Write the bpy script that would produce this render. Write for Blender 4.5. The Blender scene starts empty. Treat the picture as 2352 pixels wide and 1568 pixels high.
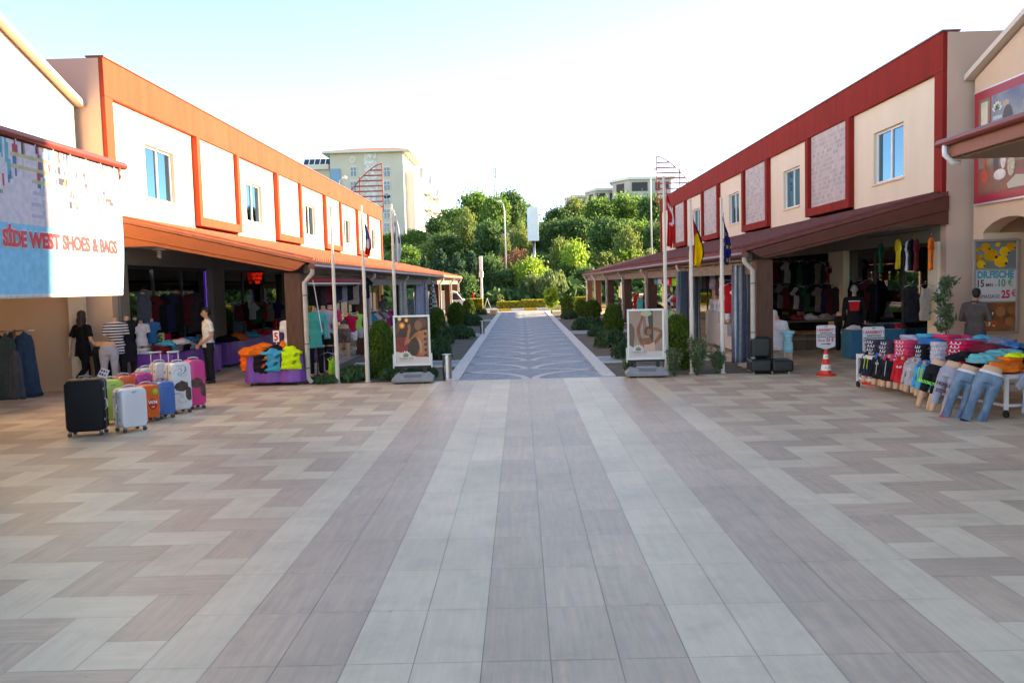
import bpy, bmesh, math, random
from mathutils import Vector, Matrix, noise
random.seed(7)
R = math.radians
sc = bpy.context.scene
col = sc.collection
# ------------------------------------------------------------------ camera
CAMH = 2.15; FPX = 2050.0
PITCH = math.atan(141/FPX); YAW = math.atan(23.8/FPX); ROLL = 0.027
fh = Vector((-math.sin(YAW), math.cos(YAW), 0)); r0 = Vector((math.cos(YAW), math.sin(YAW), 0)); zz = Vector((0, 0, 1))
FWD = math.cos(PITCH)*fh - math.sin(PITCH)*zz
up0 = math.sin(PITCH)*fh + math.cos(PITCH)*zz
RT = math.cos(ROLL)*r0 - math.sin(ROLL)*up0
UP = math.sin(ROLL)*r0 + math.cos(ROLL)*up0
cam_d = bpy.data.cameras.new('camera'); cam = bpy.data.objects.new('camera', cam_d); col.objects.link(cam)
cam_d.sensor_width = 36; cam_d.lens = FPX/2500*36; cam_d.clip_end = 3000; cam_d.clip_start = 0.05
mw = Matrix.Identity(4)
for i in range(3):
    mw[i][0] = RT[i]; mw[i][1] = UP[i]; mw[i][2] = -FWD[i]
mw[0][3], mw[1][3], mw[2][3] = 0, 0, CAMH
cam.matrix_world = mw
sc.camera = cam
# ------------------------------------------------------------------ light
SUN_AZ = 22.0      # degrees from +X towards +Y
SUN_EL = 17.0
SUN_DIR = Vector((math.cos(R(SUN_EL))*math.cos(R(SUN_AZ)), math.cos(R(SUN_EL))*math.sin(R(SUN_AZ)), math.sin(R(SUN_EL))))
w = bpy.data.worlds.new('World'); sc.world = w; w.use_nodes = True
nt = w.node_tree; bg = nt.nodes['Background']
sky = nt.nodes.new('ShaderNodeTexSky'); sky.sky_type = 'NISHITA'; sky.sun_disc = False
sky.sun_elevation = R(SUN_EL); sky.sun_rotation = R(90-SUN_AZ)
sky.air_density = 0.72; sky.altitude = 2500; sky.dust_density = 0.15; sky.ozone_density = 1.6
nt.links.new(sky.outputs[0], bg.inputs[0]); bg.inputs[1].default_value = 0.15
sd = bpy.data.lights.new('sun', 'SUN'); sd.energy = 5.0; sd.angle = R(0.6); sd.color = (1.0, 0.86, 0.68)
so = bpy.data.objects.new('sun', sd); col.objects.link(so)
so.rotation_euler = SUN_DIR.to_track_quat('Z', 'Y').to_euler()
sc.view_settings.view_transform = 'Standard'; sc.view_settings.look = 'None'
sc.view_settings.exposure = 2.28; sc.view_settings.gamma = 1.0
sc.view_settings.use_white_balance = True; sc.view_settings.white_balance_temperature = 8800; sc.view_settings.white_balance_tint = 10
sc.cycles.max_bounces = 8

# ------------------------------------------------------------------ helpers
def ray(x, y):
    u = (x-1176)*2500/2352; v = (784-y)*2500/2352
    return (FWD*FPX + RT*u + UP*v)
CO = Vector((0, 0, CAMH))
def P(x, y, Y):
    d = ray(x, y); return CO + d*(Y/d.y)
def PX(x, y, X):
    d = ray(x, y); return CO + d*(X/d.x)
def G(x, y, z=0.0):
    d = ray(x, y); return CO + d*((z-CAMH)/d.z)

MC = {}
def M(name, c, rough=0.65, metal=0.0, var=0.0, scale=6.0, bump=0.0, bscale=40.0, spec=0.4, c2=None, stretch=(1, 1, 1), emit=0.0, sheen=0.0, detail=3.0):
    if name in MC: return MC[name]
    m = bpy.data.materials.new(name); m.use_nodes = True; n = m.node_tree; b = n.nodes['Principled BSDF']
    b.inputs['Base Color'].default_value = (*c, 1); b.inputs['Roughness'].default_value = rough; b.inputs['Metallic'].default_value = metal
    b.inputs['Specular IOR Level'].default_value = spec
    if sheen: b.inputs['Sheen Weight'].default_value = sheen
    if emit:
        b.inputs['Emission Color'].default_value = (*c, 1); b.inputs['Emission Strength'].default_value = emit
    if var or bump or c2:
        tc = n.nodes.new('ShaderNodeTexCoord'); mp = n.nodes.new('ShaderNodeMapping'); mp.inputs['Scale'].default_value = stretch
        n.links.new(tc.outputs['Object'], mp.inputs[0])
    if var or c2:
        nz = n.nodes.new('ShaderNodeTexNoise'); nz.inputs['Scale'].default_value = scale; nz.inputs['Detail'].default_value = detail
        n.links.new(mp.outputs[0], nz.inputs[0])
        rp = n.nodes.new('ShaderNodeValToRGB'); e = rp.color_ramp.elements
        e[0].position = 0.3; e[1].position = 0.7
        if c2: e[0].color = (*c2, 1); e[1].color = (*c, 1)
        else:
            e[0].color = (*[max(0, k*(1-var)) for k in c], 1); e[1].color = (*[min(1, k*(1+var)) for k in c], 1)
        n.links.new(nz.outputs[0], rp.inputs[0]); n.links.new(rp.outputs[0], b.inputs['Base Color'])
    if bump:
        nb = n.nodes.new('ShaderNodeTexNoise'); nb.inputs['Scale'].default_value = bscale; nb.inputs['Detail'].default_value = 4
        n.links.new(mp.outputs[0], nb.inputs[0]); bp = n.nodes.new('ShaderNodeBump'); bp.inputs['Strength'].default_value = bump; bp.inputs['Distance'].default_value = 0.02
        n.links.new(nb.outputs[0], bp.inputs['Height']); n.links.new(bp.outputs[0], b.inputs['Normal'])
    MC[name] = m; return m

def fabric(name, c, **k):
    k.setdefault('var', 0.12); k.setdefault('scale', 9); k.setdefault('bump', 0.25); k.setdefault('bscale', 14); k.setdefault('rough', 0.9); k.setdefault('spec', 0.15)
    return M('cloth_'+name, c, **k)

def tag(o, label=None, cat=None, group=None, kind=None):
    if label: o['label'] = label
    if cat: o['category'] = cat
    if group: o['group'] = group
    if kind: o['kind'] = kind
    return o
def thing(name, label, cat, loc=(0, 0, 0), rz=0.0, group=None):
    o = bpy.data.objects.new(name, None); col.objects.link(o); o.empty_display_size = 0.1
    o.location = loc; o.rotation_euler = (0, 0, rz)
    return tag(o, label, cat, group)
def mloc(o):
    return Matrix.Translation(o.location) @ o.rotation_euler.to_matrix().to_4x4()

class MB:
    def __init__(s): s.v = []; s.f = []; s.m = []; s.mats = []
    def mi(s, m):
        if m not in s.mats: s.mats.append(m)
        return s.mats.index(m)
    def add(s, vs, fs, m):
        o = len(s.v); k = s.mi(m); s.v += [tuple(v) for v in vs]
        for f in fs: s.f.append(tuple(o+i for i in f)); s.m.append(k)
        return s
    def box(s, a, b, m, rz=0, c=None):
        x0, y0, z0 = [min(p, q) for p, q in zip(a, b)]; x1, y1, z1 = [max(p, q) for p, q in zip(a, b)]
        vs = [Vector(q) for q in ((x0, y0, z0), (x1, y0, z0), (x1, y1, z0), (x0, y1, z0), (x0, y0, z1), (x1, y0, z1), (x1, y1, z1), (x0, y1, z1))]
        if rz:
            c = Vector(c) if c else Vector(((x0+x1)/2, (y0+y1)/2, 0)); mt = Matrix.Rotation(rz, 3, 'Z'); vs = [mt @ (q-c)+c for q in vs]
        return s.add(vs, [(0, 3, 2, 1), (4, 5, 6, 7), (0, 1, 5, 4), (1, 2, 6, 5), (2, 3, 7, 6), (3, 0, 4, 7)], m)
    def bar(s, a, b, wdt, h, m):      # box beam from a to b
        a = Vector(a); b = Vector(b); d = (b-a).normalized(); sd_ = d.cross(zz)
        if sd_.length < 1e-3: sd_ = Vector((1, 0, 0))
        sd_.normalize(); u = sd_.cross(d).normalized()
        vs = []
        for p in (a, b):
            for q in ((-1, -1), (1, -1), (1, 1), (-1, 1)): vs.append(p + sd_*q[0]*wdt/2 + u*q[1]*h/2)
        return s.add(vs, [(0, 3, 2, 1), (4, 5, 6, 7), (0, 1, 5, 4), (1, 2, 6, 5), (2, 3, 7, 6), (3, 0, 4, 7)], m)
    def tube(s, pts, rad, m, seg=10, ref=None, cap=True):
        pts = [Vector(p) for p in pts]; n = len(pts); vs = []; fs = []
        if not isinstance(rad, (list, tuple)): rad = [rad]*n
        ref0 = Vector(ref) if ref else None
        prev = None
        for i, p in enumerate(pts):
            d = (pts[min(i+1, n-1)]-pts[max(i-1, 0)]).normalized()
            if ref0 is not None: a = (ref0 - d*ref0.dot(d))
            elif prev is None: a = d.orthogonal()
            else: a = prev - d*prev.dot(d)
            if a.length < 1e-4: a = d.orthogonal()
            a.normalize(); prev = a; b = d.cross(a)
            ra, rb = rad[i] if isinstance(rad[i], (list, tuple)) else (rad[i], rad[i])
            for k in range(seg):
                t = 2*math.pi*k/seg; vs.append(p + a*ra*math.cos(t) + b*rb*math.sin(t))
        for i in range(n-1):
            for k in range(seg):
                k2 = (k+1) % seg; fs.append((i*seg+k, i*seg+k2, (i+1)*seg+k2, (i+1)*seg+k))
        if cap:
            fs.append(tuple(range(seg-1, -1, -1))); fs.append(tuple((n-1)*seg+k for k in range(seg)))
        return s.add(vs, fs, m)
    def cyl(s, c, r, h, m, seg=16, r2=None):
        c = Vector(c); return s.tube([c, c+Vector((0, 0, h))], [r, r if r2 is None else r2], m, seg)
    def ball(s, c, r, m, seg=12, rings=8):
        c = Vector(c); rx, ry, rz_ = r if isinstance(r, (list, tuple)) else (r, r, r); vs = []; fs = []
        for i in range(1, rings):
            ph = math.pi*i/rings
            for k in range(seg):
                t = 2*math.pi*k/seg; vs.append(c+Vector((rx*math.sin(ph)*math.cos(t), ry*math.sin(ph)*math.sin(t), rz_*math.cos(ph))))
        a = len(vs); vs.append(c+Vector((0, 0, rz_))); vs.append(c-Vector((0, 0, rz_)))
        for i in range(rings-2):
            for k in range(seg):
                k2 = (k+1) % seg; fs.append((i*seg+k, (i+1)*seg+k, (i+1)*seg+k2, i*seg+k2))
        for k in range(seg):
            k2 = (k+1) % seg; fs.append((a, k, k2)); fs.append((a+1, (rings-2)*seg+k2, (rings-2)*seg+k))
        return s.add(vs, fs, m)
    def prism(s, pts, ext, m):        # closed outline (3-D, planar) extruded by vector ext
        pts = [Vector(p) for p in pts]; e = Vector(ext); n = len(pts)
        nrm = Vector((0, 0, 0))
        for i in range(n): nrm += pts[i].cross(pts[(i+1) % n])
        if nrm.dot(e) > 0: pts = pts[::-1]
        vs = pts + [p+e for p in pts]
        fs = [tuple(range(n)), tuple(range(2*n-1, n-1, -1))]
        for i in range(n):
            j = (i+1) % n; fs.append((j, i, n+i, n+j))
        return s.add(vs, fs, m)
    def quad(s, a, b, c, d, m): return s.add([a, b, c, d], [(0, 1, 2, 3)], m)
    def mesh(s, name, inv=None, smooth=False):
        me = bpy.data.meshes.new(name)
        vs = s.v if inv is None else [tuple(inv @ Vector(v)) for v in s.v]
        me.from_pydata(vs, [], s.f)
        for m in s.mats: me.materials.append(m)
        me.polygons.foreach_set('material_index', s.m)
        if smooth: me.polygons.foreach_set('use_smooth', [True]*len(s.f))
        me.update(); return me
    def build(s, name, parent=None, smooth=False, bevel=0.0, world=False, loc=None, rot=None, autos=False, bseg=2):
        inv = mloc(parent).inverted() if (world and parent) else None
        o = bpy.data.objects.new(name, s.mesh(name, inv, smooth or autos)); col.objects.link(o)
        if parent: o.parent = parent
        if loc is not None: o.location = loc
        if rot is not None: o.rotation_euler = rot
        if bevel:
            b = o.modifiers.new('bevel', 'BEVEL'); b.width = bevel; b.segments = bseg; b.limit_method = 'ANGLE'; b.angle_limit = R(35)
            if not smooth: o.data.polygons.foreach_set('use_smooth', [True]*len(s.f))
            wn = o.modifiers.new('wn', 'WEIGHTED_NORMAL'); wn.keep_sharp = True
        elif autos:
            o.data.set_sharp_from_angle(angle=R(35))
        return o

def blob(name, mb, parent=None, voxel=0.012, smooth_it=4, world=False, dens=None):
    """fuse the overlapping closed shapes of mb into one continuous skin"""
    o = mb.build(name, None)
    if world and parent:
        inv = mloc(parent).inverted(); o.data.transform(inv)
    r = o.modifiers.new('r', 'REMESH'); r.mode = 'VOXEL'; r.voxel_size = voxel; r.use_smooth_shade = True
    if smooth_it:
        q = o.modifiers.new('s', 'SMOOTH'); q.iterations = smooth_it; q.factor = 0.5
    dg = bpy.context.evaluated_depsgraph_get(); dg.update()
    me = bpy.data.meshes.new_from_object(o.evaluated_get(dg)); old = o.data; mats = list(old.materials)
    o.modifiers.clear(); o.data = me; bpy.data.meshes.remove(old); me.name = name
    if not me.materials:
        for m in mats: me.materials.append(m)
    me.polygons.foreach_set('use_smooth', [True]*len(me.polygons))
    if parent: o.parent = parent
    return o

def copy_tree(o, parent=None):
    c = o.copy(); col.objects.link(c); c.parent = parent
    for ch in [q for q in bpy.data.objects if q.parent == o]: copy_tree(ch, c)
    return c
KIDS = {}
def dup(root, loc, rz=None, label=None, scale=None):
    ch = [q for q in root.children]
    c = root.copy(); col.objects.link(c); c.location = loc
    if rz is not None: c.rotation_euler = (0, 0, rz)
    if label: c['label'] = label
    if scale is not None: c.scale = scale if isinstance(scale, (tuple, list)) else (scale,)*3
    for q in ch:
        d = q.copy(); col.objects.link(d); d.parent = c
        for g in q.children:
            e = g.copy(); col.objects.link(e); e.parent = d
    return c

FC = {}
def text_mb(s, size, m, depth=0.004, bold=0.0, xs=1.0):
    """letters as solid geometry in the XZ plane, facing -Y, centred on x, baseline z=0"""
    cu = bpy.data.curves.new('t', 'FONT'); cu.body = s; cu.size = size; cu.extrude = depth; cu.offset = bold; cu.align_x = 'CENTER'; cu.resolution_u = 3
    o = bpy.data.objects.new('t', cu); col.objects.link(o)
    dg = bpy.context.evaluated_depsgraph_get(); dg.update()
    me = bpy.data.meshes.new_from_object(o.evaluated_get(dg))
    b = MB(); b.add([(v.co.x*xs, -v.co.z, v.co.y) for v in me.vertices], [tuple(p.vertices) for p in me.polygons], m)
    bpy.data.objects.remove(o); bpy.data.curves.remove(cu); bpy.data.meshes.remove(me)
    return b
def merge(dst, src, mt=None):
    for k, m in enumerate(src.mats):
        idx = [i for i, q in enumerate(src.m) if q == k]
        dst.add([(mt @ Vector(v)) if mt is not None else v for v in src.v], [src.f[i] for i in idx], m) if k == 0 and len(src.mats) == 1 else None
    if len(src.mats) > 1:
        o = len(dst.v); dst.v += [tuple(mt @ Vector(v)) if mt is not None else v for v in src.v]
        for f, q in zip(src.f, src.m): dst.f.append(tuple(o+i for i in f)); dst.m.append(dst.mi(src.mats[q]))
    return dst
def text(parent, name, s, size, m, at, rz=0, depth=0.003, bold=0.0, xs=1.0, tilt=0.0, label=None):
    b = text_mb(s, size, m, depth, bold, xs)
    o = b.build(name, parent); o.location = at; o.rotation_euler = (0, tilt, rz)
    if label: o['label'] = label
    return o
# ================================================================== SETTING
XL, XR = -9.22, 9.5          # upper wall planes of the two shop rows
CL, CR = -4.85, 5.2         # downpipe lines
Y0 = 18.9                   # front end of both rows
TW = 0.393
CX = 0.315
ROW0 = G(915, 1523).y
# ---- ground sheet with terrain
def hill(x, y):
    t = min(1, max(0, (y-74-0.06*abs(x-2))/58.0)); t = t*t*(3-2*t)
    t2 = min(1, max(0, (y-130)/60.0))
    side = 1.0
    if x < -16: side = max(0.35, 1-(-16-x)/30)
    if x > 30: side = max(0.5, 1-(x-30)/80)
    return (t*9.5 + t2*6.5)*side + (0.6*noise.noise(Vector((x*.05, y*.05, 0))) if y > 78 else 0)*min(1, max(0, (y-78)/10))
def soil_mat():
    return M('dry_earth', (0.17, 0.13, 0.095), rough=0.95, c2=(0.10, 0.082, 0.058), scale=2.5, bump=0.6, bscale=30, detail=6)
g = MB(); gm = M('earth_and_dry_grass', (0.12, 0.12, 0.05), rough=0.95, c2=(0.07, 0.085, 0.03), scale=0.4, bump=0.5, bscale=3, detail=6)
xs = [-900, -500, -250] + [-150+6*i for i in range(51)] + [250, 500, 900]
ys = [-300, -60] + [-20+i*10 for i in range(9)] + [72+5*i for i in range(28)] + [240, 300, 500, 900, 1500]
vs = [(x, y, hill(x, y)-0.03 if y < 400 else 10) for y in ys for x in xs]
fs = [(j*len(xs)+i, j*len(xs)+i+1, (j+1)*len(xs)+i+1, (j+1)*len(xs)+i) for j in range(len(ys)-1) for i in range(len(xs)-1)]
g.add(vs, fs, gm); tag(g.build('ground', smooth=True), kind='structure')

# ---- plaza tiles
def tile_mat(name, c, c2, along):
    m = bpy.data.materials.new(name); m.use_nodes = True; n = m.node_tree; b = n.nodes['Principled BSDF']
    tc = n.nodes.new('ShaderNodeTexCoord'); mp = n.nodes.new('ShaderNodeMapping')
    mp.inputs['Scale'].default_value = (22, 1.6, 1) if along == 'Y' else (1.6, 22, 1)
    at = n.nodes.new('ShaderNodeAttribute'); at.attribute_name = 'rnd'
    va = n.nodes.new('ShaderNodeVectorMath'); va.operation = 'ADD'; sc_ = n.nodes.new('ShaderNodeVectorMath'); sc_.operation = 'SCALE'; sc_.inputs['Scale'].default_value = 37.0
    n.links.new(at.outputs['Color'], sc_.inputs[0]); n.links.new(tc.outputs['Object'], mp.inputs[0])
    n.links.new(mp.outputs[0], va.inputs[0]); n.links.new(sc_.outputs[0], va.inputs[1])
    nz = n.nodes.new('ShaderNodeTexNoise'); nz.inputs['Scale'].default_value = 0.9; nz.inputs['Detail'].default_value = 7; nz.inputs['Roughness'].default_value = 0.68
    n.links.new(va.outputs[0], nz.inputs[0])
    rp = n.nodes.new('ShaderNodeValToRGB'); e = rp.color_ramp.elements; e[0].position = 0.36; e[1].position = 0.66
    e[0].color = (*c2, 1); e[1].color = (*c, 1); n.links.new(nz.outputs[0], rp.inputs[0])
    # per tile brightness
    hs = n.nodes.new('ShaderNodeHueSaturation'); mr = n.nodes.new('ShaderNodeMapRange'); mr.inputs[3].default_value = 0.90; mr.inputs[4].default_value = 1.08
    n.links.new(at.outputs['Fac'], mr.inputs[0]); n.links.new(mr.outputs[0], hs.inputs['Value'])
    # large soft dirt
    n2 = n.nodes.new('ShaderNodeTexNoise'); n2.inputs['Scale'].default_value = 0.45; n2.inputs['Detail'].default_value = 5; n.links.new(tc.outputs['Object'], n2.inputs[0])
    m2 = n.nodes.new('ShaderNodeMapRange'); m2.inputs[1].default_value = 0.3; m2.inputs[2].default_value = 0.75; m2.inputs[3].default_value = 0.84; m2.inputs[4].default_value = 1.06
    n.links.new(n2.outputs[0], m2.inputs[0])
    mx = n.nodes.new('ShaderNodeMix'); mx.data_type = 'RGBA'; mx.blend_type = 'MULTIPLY'; mx.inputs[0].default_value = 1
    n.links.new(rp.outputs[0], hs.inputs['Color']); n.links.new(hs.outputs[0], mx.inputs[6]); n.links.new(m2.outputs[0], mx.inputs[7])
    # gum spots, scuffs and grime
    vs_ = n.nodes.new('ShaderNodeTexVoronoi'); vs_.inputs['Scale'].default_value = 1.7; n.links.new(tc.outputs['Object'], vs_.inputs[0])
    sp = n.nodes.new('ShaderNodeMapRange'); sp.inputs[1].default_value = 0.018; sp.inputs[2].default_value = 0.034; sp.inputs[3].default_value = 0.72; sp.inputs[4].default_value = 1.0; n.links.new(vs_.outputs['Distance'], sp.inputs[0])
    n5 = n.nodes.new('ShaderNodeTexNoise'); n5.inputs['Scale'].default_value = 2.6; n5.inputs['Detail'].default_value = 8; n5.inputs['Roughness'].default_value = 0.7; n.links.new(tc.outputs['Object'], n5.inputs[0])
    m5 = n.nodes.new('ShaderNodeMapRange'); m5.inputs[1].default_value = 0.34; m5.inputs[2].default_value = 0.52; m5.inputs[3].default_value = 0.88; m5.inputs[4].default_value = 1.0; n.links.new(n5.outputs[0], m5.inputs[0])
    ml = n.nodes.new('ShaderNodeMath'); ml.operation = 'MULTIPLY'; n.links.new(sp.outputs[0], ml.inputs[0]); n.links.new(m5.outputs[0], ml.inputs[1])
    mx3 = n.nodes.new('ShaderNodeMix'); mx3.data_type = 'RGBA'; mx3.blend_type = 'MULTIPLY'; mx3.inputs[0].default_value = 1; n.links.new(mx.outputs[2], mx3.inputs[6]); n.links.new(ml.outputs[0], mx3.inputs[7])
    n.links.new(mx3.outputs[2], b.inputs['Base Color'])
    rr = n.nodes.new('ShaderNodeMapRange'); rr.inputs[3].default_value = 0.30; rr.inputs[4].default_value = 0.5
    n.links.new(nz.outputs[0], rr.inputs[0]); n.links.new(rr.outputs[0], b.inputs['Roughness'])
    b.inputs['Specular IOR Level'].default_value = 0.2
    bp = n.nodes.new('ShaderNodeBump'); bp.inputs['Strength'].default_value = 0.12; bp.inputs['Distance'].default_value = 0.003
    n.links.new(nz.outputs[0], bp.inputs['Height']); n.links.new(bp.outputs[0], b.inputs['Normal'])
    return m
BE, BE2 = (0.82, 0.66, 0.465), (0.73, 0.59, 0.415)
BR, BR2 = (0.72, 0.525, 0.365), (0.56, 0.42, 0.305)
tm = [tile_mat('beige_tile_long', BE, BE2, 'Y'), tile_mat('brown_tile_long', BR, BR2, 'Y'),
      tile_mat('beige_tile_cross', BE, BE2, 'X'), tile_mat('brown_tile_cross', BR, BR2, 'X')]
tv = []; tf = []; tmi = []; tr = []
def tile(x0, y0, x1, y1, k):
    gp = 0.0016
    o = len(tv); tv.extend([(x0+gp, y0+gp, 0), (x1-gp, y0+gp, 0), (x1-gp, y1-gp, 0), (x0+gp, y1-gp, 0)]); tf.append((o, o+1, o+2, o+3)); tmi.append(k); tr.append(random.random())
def inside(x0, x1, y0, y1):
    if y1 > 68 or y0 < -7: return False
    if y0 > Y0 and (x1 < 0 and x0 > CL-0.35 or x0 > 0 and x1 < CR+0.3): return False
    return True
half = 6.5*TW
colr = [0, 1, 1, 0, 0, 1, 1, 1, 0, 0, 1, 1, 0]
YE = Y0-0.05
for c in range(13):
    x0 = CX-half+c*TW; j = -14
    while True:
        ya = ROW0+j*2*TW; yb = ya+2*TW
        if ya > YE: break
        tile(x0, ya, x0+TW, min(yb, YE), colr[c]); j += 1
for side in (-1, 1):
    for m_ in range(1, 36):
        for j in range(-26, 165):
            i = -m_; jp = j-1; k = (i-jp) % 4
            # start cell of the tile this cell belongs to
            if k == 0: i0, j0 = i, jp; kind = 'H'
            elif k == 1: i0, j0 = i-1, jp; kind = 'H'
            elif k == 3: i0, j0 = i, jp; kind = 'V'
            else: i0, j0 = i, jp-1; kind = 'V'
            first = (k in (0, 3)) or (k == 1 and m_ == 35)
            if k == 0 and m_ == 1: ncell = 1
            else: ncell = 2
            if not first: continue
            band = math.floor((i0+j0+1)/2); brown = (band % 2 == 0)
            ya = ROW0+(j)*TW
            xa = -half + i*TW; xb = xa + (TW*ncell if kind == 'H' else TW); yb = ya + (TW if kind == 'H' else 2*TW)
            if side == 1: xa, xb = -xb, -xa
            xa += CX; xb += CX
            if abs((xa+xb)/2) < abs(CR)+0.2 and ya > YE: continue
            xm = (xa+xb)/2
            if yb > YE and ya < YE and (CL-0.3 < xm < CR+0.3): yb = YE
            if not inside(xa, xb, ya, yb): continue
            tile(xa, ya, xb, yb, (2 if kind == 'H' else 0)+(1 if brown else 0))
me = bpy.data.meshes.new('plaza'); me.from_pydata(tv, [], tf)
for m in tm: me.materials.append(m)
me.polygons.foreach_set('material_index', tmi)
a = me.attributes.new('rnd', 'FLOAT_COLOR', 'FACE')
flat = []
for q in tr: flat += [q, (q*7.3) % 1, (q*3.1) % 1, 1]
a.data.foreach_set('color', flat)
o = bpy.data.objects.new('plaza', me); col.objects.link(o); tag(o, kind='structure')
gb = MB(); gr = M('tile_grout', (0.46, 0.43, 0.40), rough=0.9, c2=(0.22, 0.19, 0.17), scale=1.3, detail=5)
gb.quad((-24, -8, -.005), (24, -8, -.005), (24, YE, -.005), (-24, YE, -.005), gr)
gb.quad((-24, YE, -.005), (CL-.35, YE, -.005), (CL-.35, 68, -.005), (-24, 68, -.005), gr)
gb.quad((CR+.35, YE, -.005), (24, YE, -.005), (24, 68, -.005), (CR+.35, 68, -.005), gr)
tag(gb.build('plaza_grout'), kind='structure')

# ---- path with fan arcs
PC = 0.18; PW = 1.62
cob = bpy.data.materials.new('grey_cobbles'); cob.use_nodes = True; n = cob.node_tree; b = n.nodes['Principled BSDF']
tc = n.nodes.new('ShaderNodeTexCoord'); vo = n.nodes.new('ShaderNodeTexVoronoi'); vo.inputs['Scale'].default_value = 9
vo.feature = 'F1'; n.links.new(tc.outputs['Object'], vo.inputs[0])
rp = n.nodes.new('ShaderNodeValToRGB'); e = rp.color_ramp.elements; e[0].color = (0.19, 0.20, 0.225, 1); e[1].color = (0.33, 0.34, 0.37, 1)
hsx = n.nodes.new('ShaderNodeSeparateColor'); n.links.new(vo.outputs['Color'], hsx.inputs[0]); n.links.new(hsx.outputs[0], rp.inputs[0])
n3 = n.nodes.new('ShaderNodeTexNoise'); n3.inputs['Scale'].default_value = 0.6; n.links.new(tc.outputs['Object'], n3.inputs[0])
mm = n.nodes.new('ShaderNodeMapRange'); mm.inputs[3].default_value = 0.75; mm.inputs[4].default_value = 1.2; n.links.new(n3.outputs[0], mm.inputs[0])
mx = n.nodes.new('ShaderNodeMix'); mx.data_type = 'RGBA'; mx.blend_type = 'MULTIPLY'; mx.inputs[0].default_value = 1
n.links.new(rp.outputs[0], mx.inputs[6]); n.links.new(mm.outputs[0], mx.inputs[7]); n.links.new(mx.outputs[2], b.inputs['Base Color'])
b.inputs['Roughness'].default_value = 0.6
bp = n.nodes.new('ShaderNodeBump'); bp.inputs['Strength'].default_value = 0.5; bp.inputs['Distance'].default_value = 0.01; bp.invert = True
n.links.new(vo.outputs['Distance'], bp.inputs['Height']); n.links.new(bp.outputs[0], b.inputs['Normal'])
YP = 62.5
pb = MB(); pb.quad((PC-PW, YE, -.002), (PC+PW, YE, -.002), (PC+PW, YP, -.002), (PC-PW, YP, -.002), cob)
cross = [(22.3, 23.7), (35.2, 36.6), (49.5, 51.0)]
for a_, b_ in cross:
    for s_ in (-1, 1):
        x0, x1 = sorted((PC+s_*(PW+.32), (CR-.1) if s_ > 0 else CL+.1)); pb.quad((x0, a_, -.002), (x1, a_, -.002), (x1, b_, -.002), (x0, b_, -.002), cob)
tag(pb.build('path'), kind='structure')
arc_m = M('pale_setts', (0.74, 0.69, 0.62), rough=0.7, c2=(0.58, 0.54, 0.49), scale=9, bump=0.4, bscale=25)
ab = MB()
def strip(pts, wd):
    L = []
    for i, p in enumerate(pts):
        a_ = Vector(pts[max(i-1, 0)]); b_ = Vector(pts[min(i+1, len(pts)-1)]); d = (b_-a_).normalized(); nn = Vector((-d.y, d.x))
        L.append((Vector(p)+nn*wd/2, Vector(p)-nn*wd/2))
    for i in range(len(L)-1):
        q = [L[i][1], L[i+1][1], L[i+1][0], L[i][0]]
        ab.add([(v.x, min(max(v.y, YE+.01), YP), .0025) for v in q], [(0, 1, 2, 3)], arc_m)
p_ = 2.2; kk = 0
while YE+kk*p_ < YP-1:
    c0 = YE+kk*p_ - 0.05; e0 = c0+1.65; c1 = c0+p_
    for s_ in (-1, 1):
        A = []; B = []
        for t in range(15):
            th = math.pi/2*t/14
            A.append((PC+s_*(0.10+(PW-.12)*(1-math.cos(th))), c0+(e0-c0)*math.sin(th)))
            B.append((PC+s_*(PW*(1-t/14)), e0+(c1-e0)*math.sin(th)*1.0))
        strip(A, .18); strip(B, .17)
    kk += 1
tag(ab.build('path_arcs'), kind='structure')
eb = MB()
for s_ in (-1, 1):
    yy = YE+.01
    while yy < YP:
        y2 = min(yy+6, YP); x0, x1 = sorted((PC+s_*PW, PC+s_*(PW+.30)))
        eb.box((x0, yy, -.02), (x1, y2, .025), arc_m); yy = y2+.004
    for a_, b_ in cross:
        x0, x1 = sorted((PC+s_*(PW+.305), (CR-.1) if s_ > 0 else CL+.1))
        eb.box((x0, a_-.12, -.02), (x1, a_-.004, .02), arc_m); eb.box((x0, b_+.004, -.02), (x1, b_+.12, .02), arc_m)
tag(eb.build('path_edging'), kind='structure')
# planting beds
sb = MB(); sm = soil_mat()
for s_ in (-1, 1):
    x0, x1 = sorted((PC+s_*(PW+.31), (CR+.34) if s_ > 0 else CL-.34)); nx, ny = 14, 150; vs = []
    for j in range(ny+1):
        for i in range(nx+1):
            x = x0+(x1-x0)*i/nx; y = YE+.03+(YP-YE)*j/ny
            h = 0.03+0.05*noise.noise(Vector((x*1.3, y*1.3, 3)))
            h *= min(1, i*3/nx, (nx-i)*3/nx)*min(1, j/2)
            for a_, b_ in cross:
                if a_-.35 < y < b_+.35: h = -.03
            vs.append((x, y, h-.006))
    sb.add(vs, [(j*(nx+1)+i, j*(nx+1)+i+1, (j+1)*(nx+1)+i+1, (j+1)*(nx+1)+i) for j in range(ny) for i in range(nx)], sm)
tag(sb.build('planting_bed', smooth=True), kind='structure')
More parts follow.
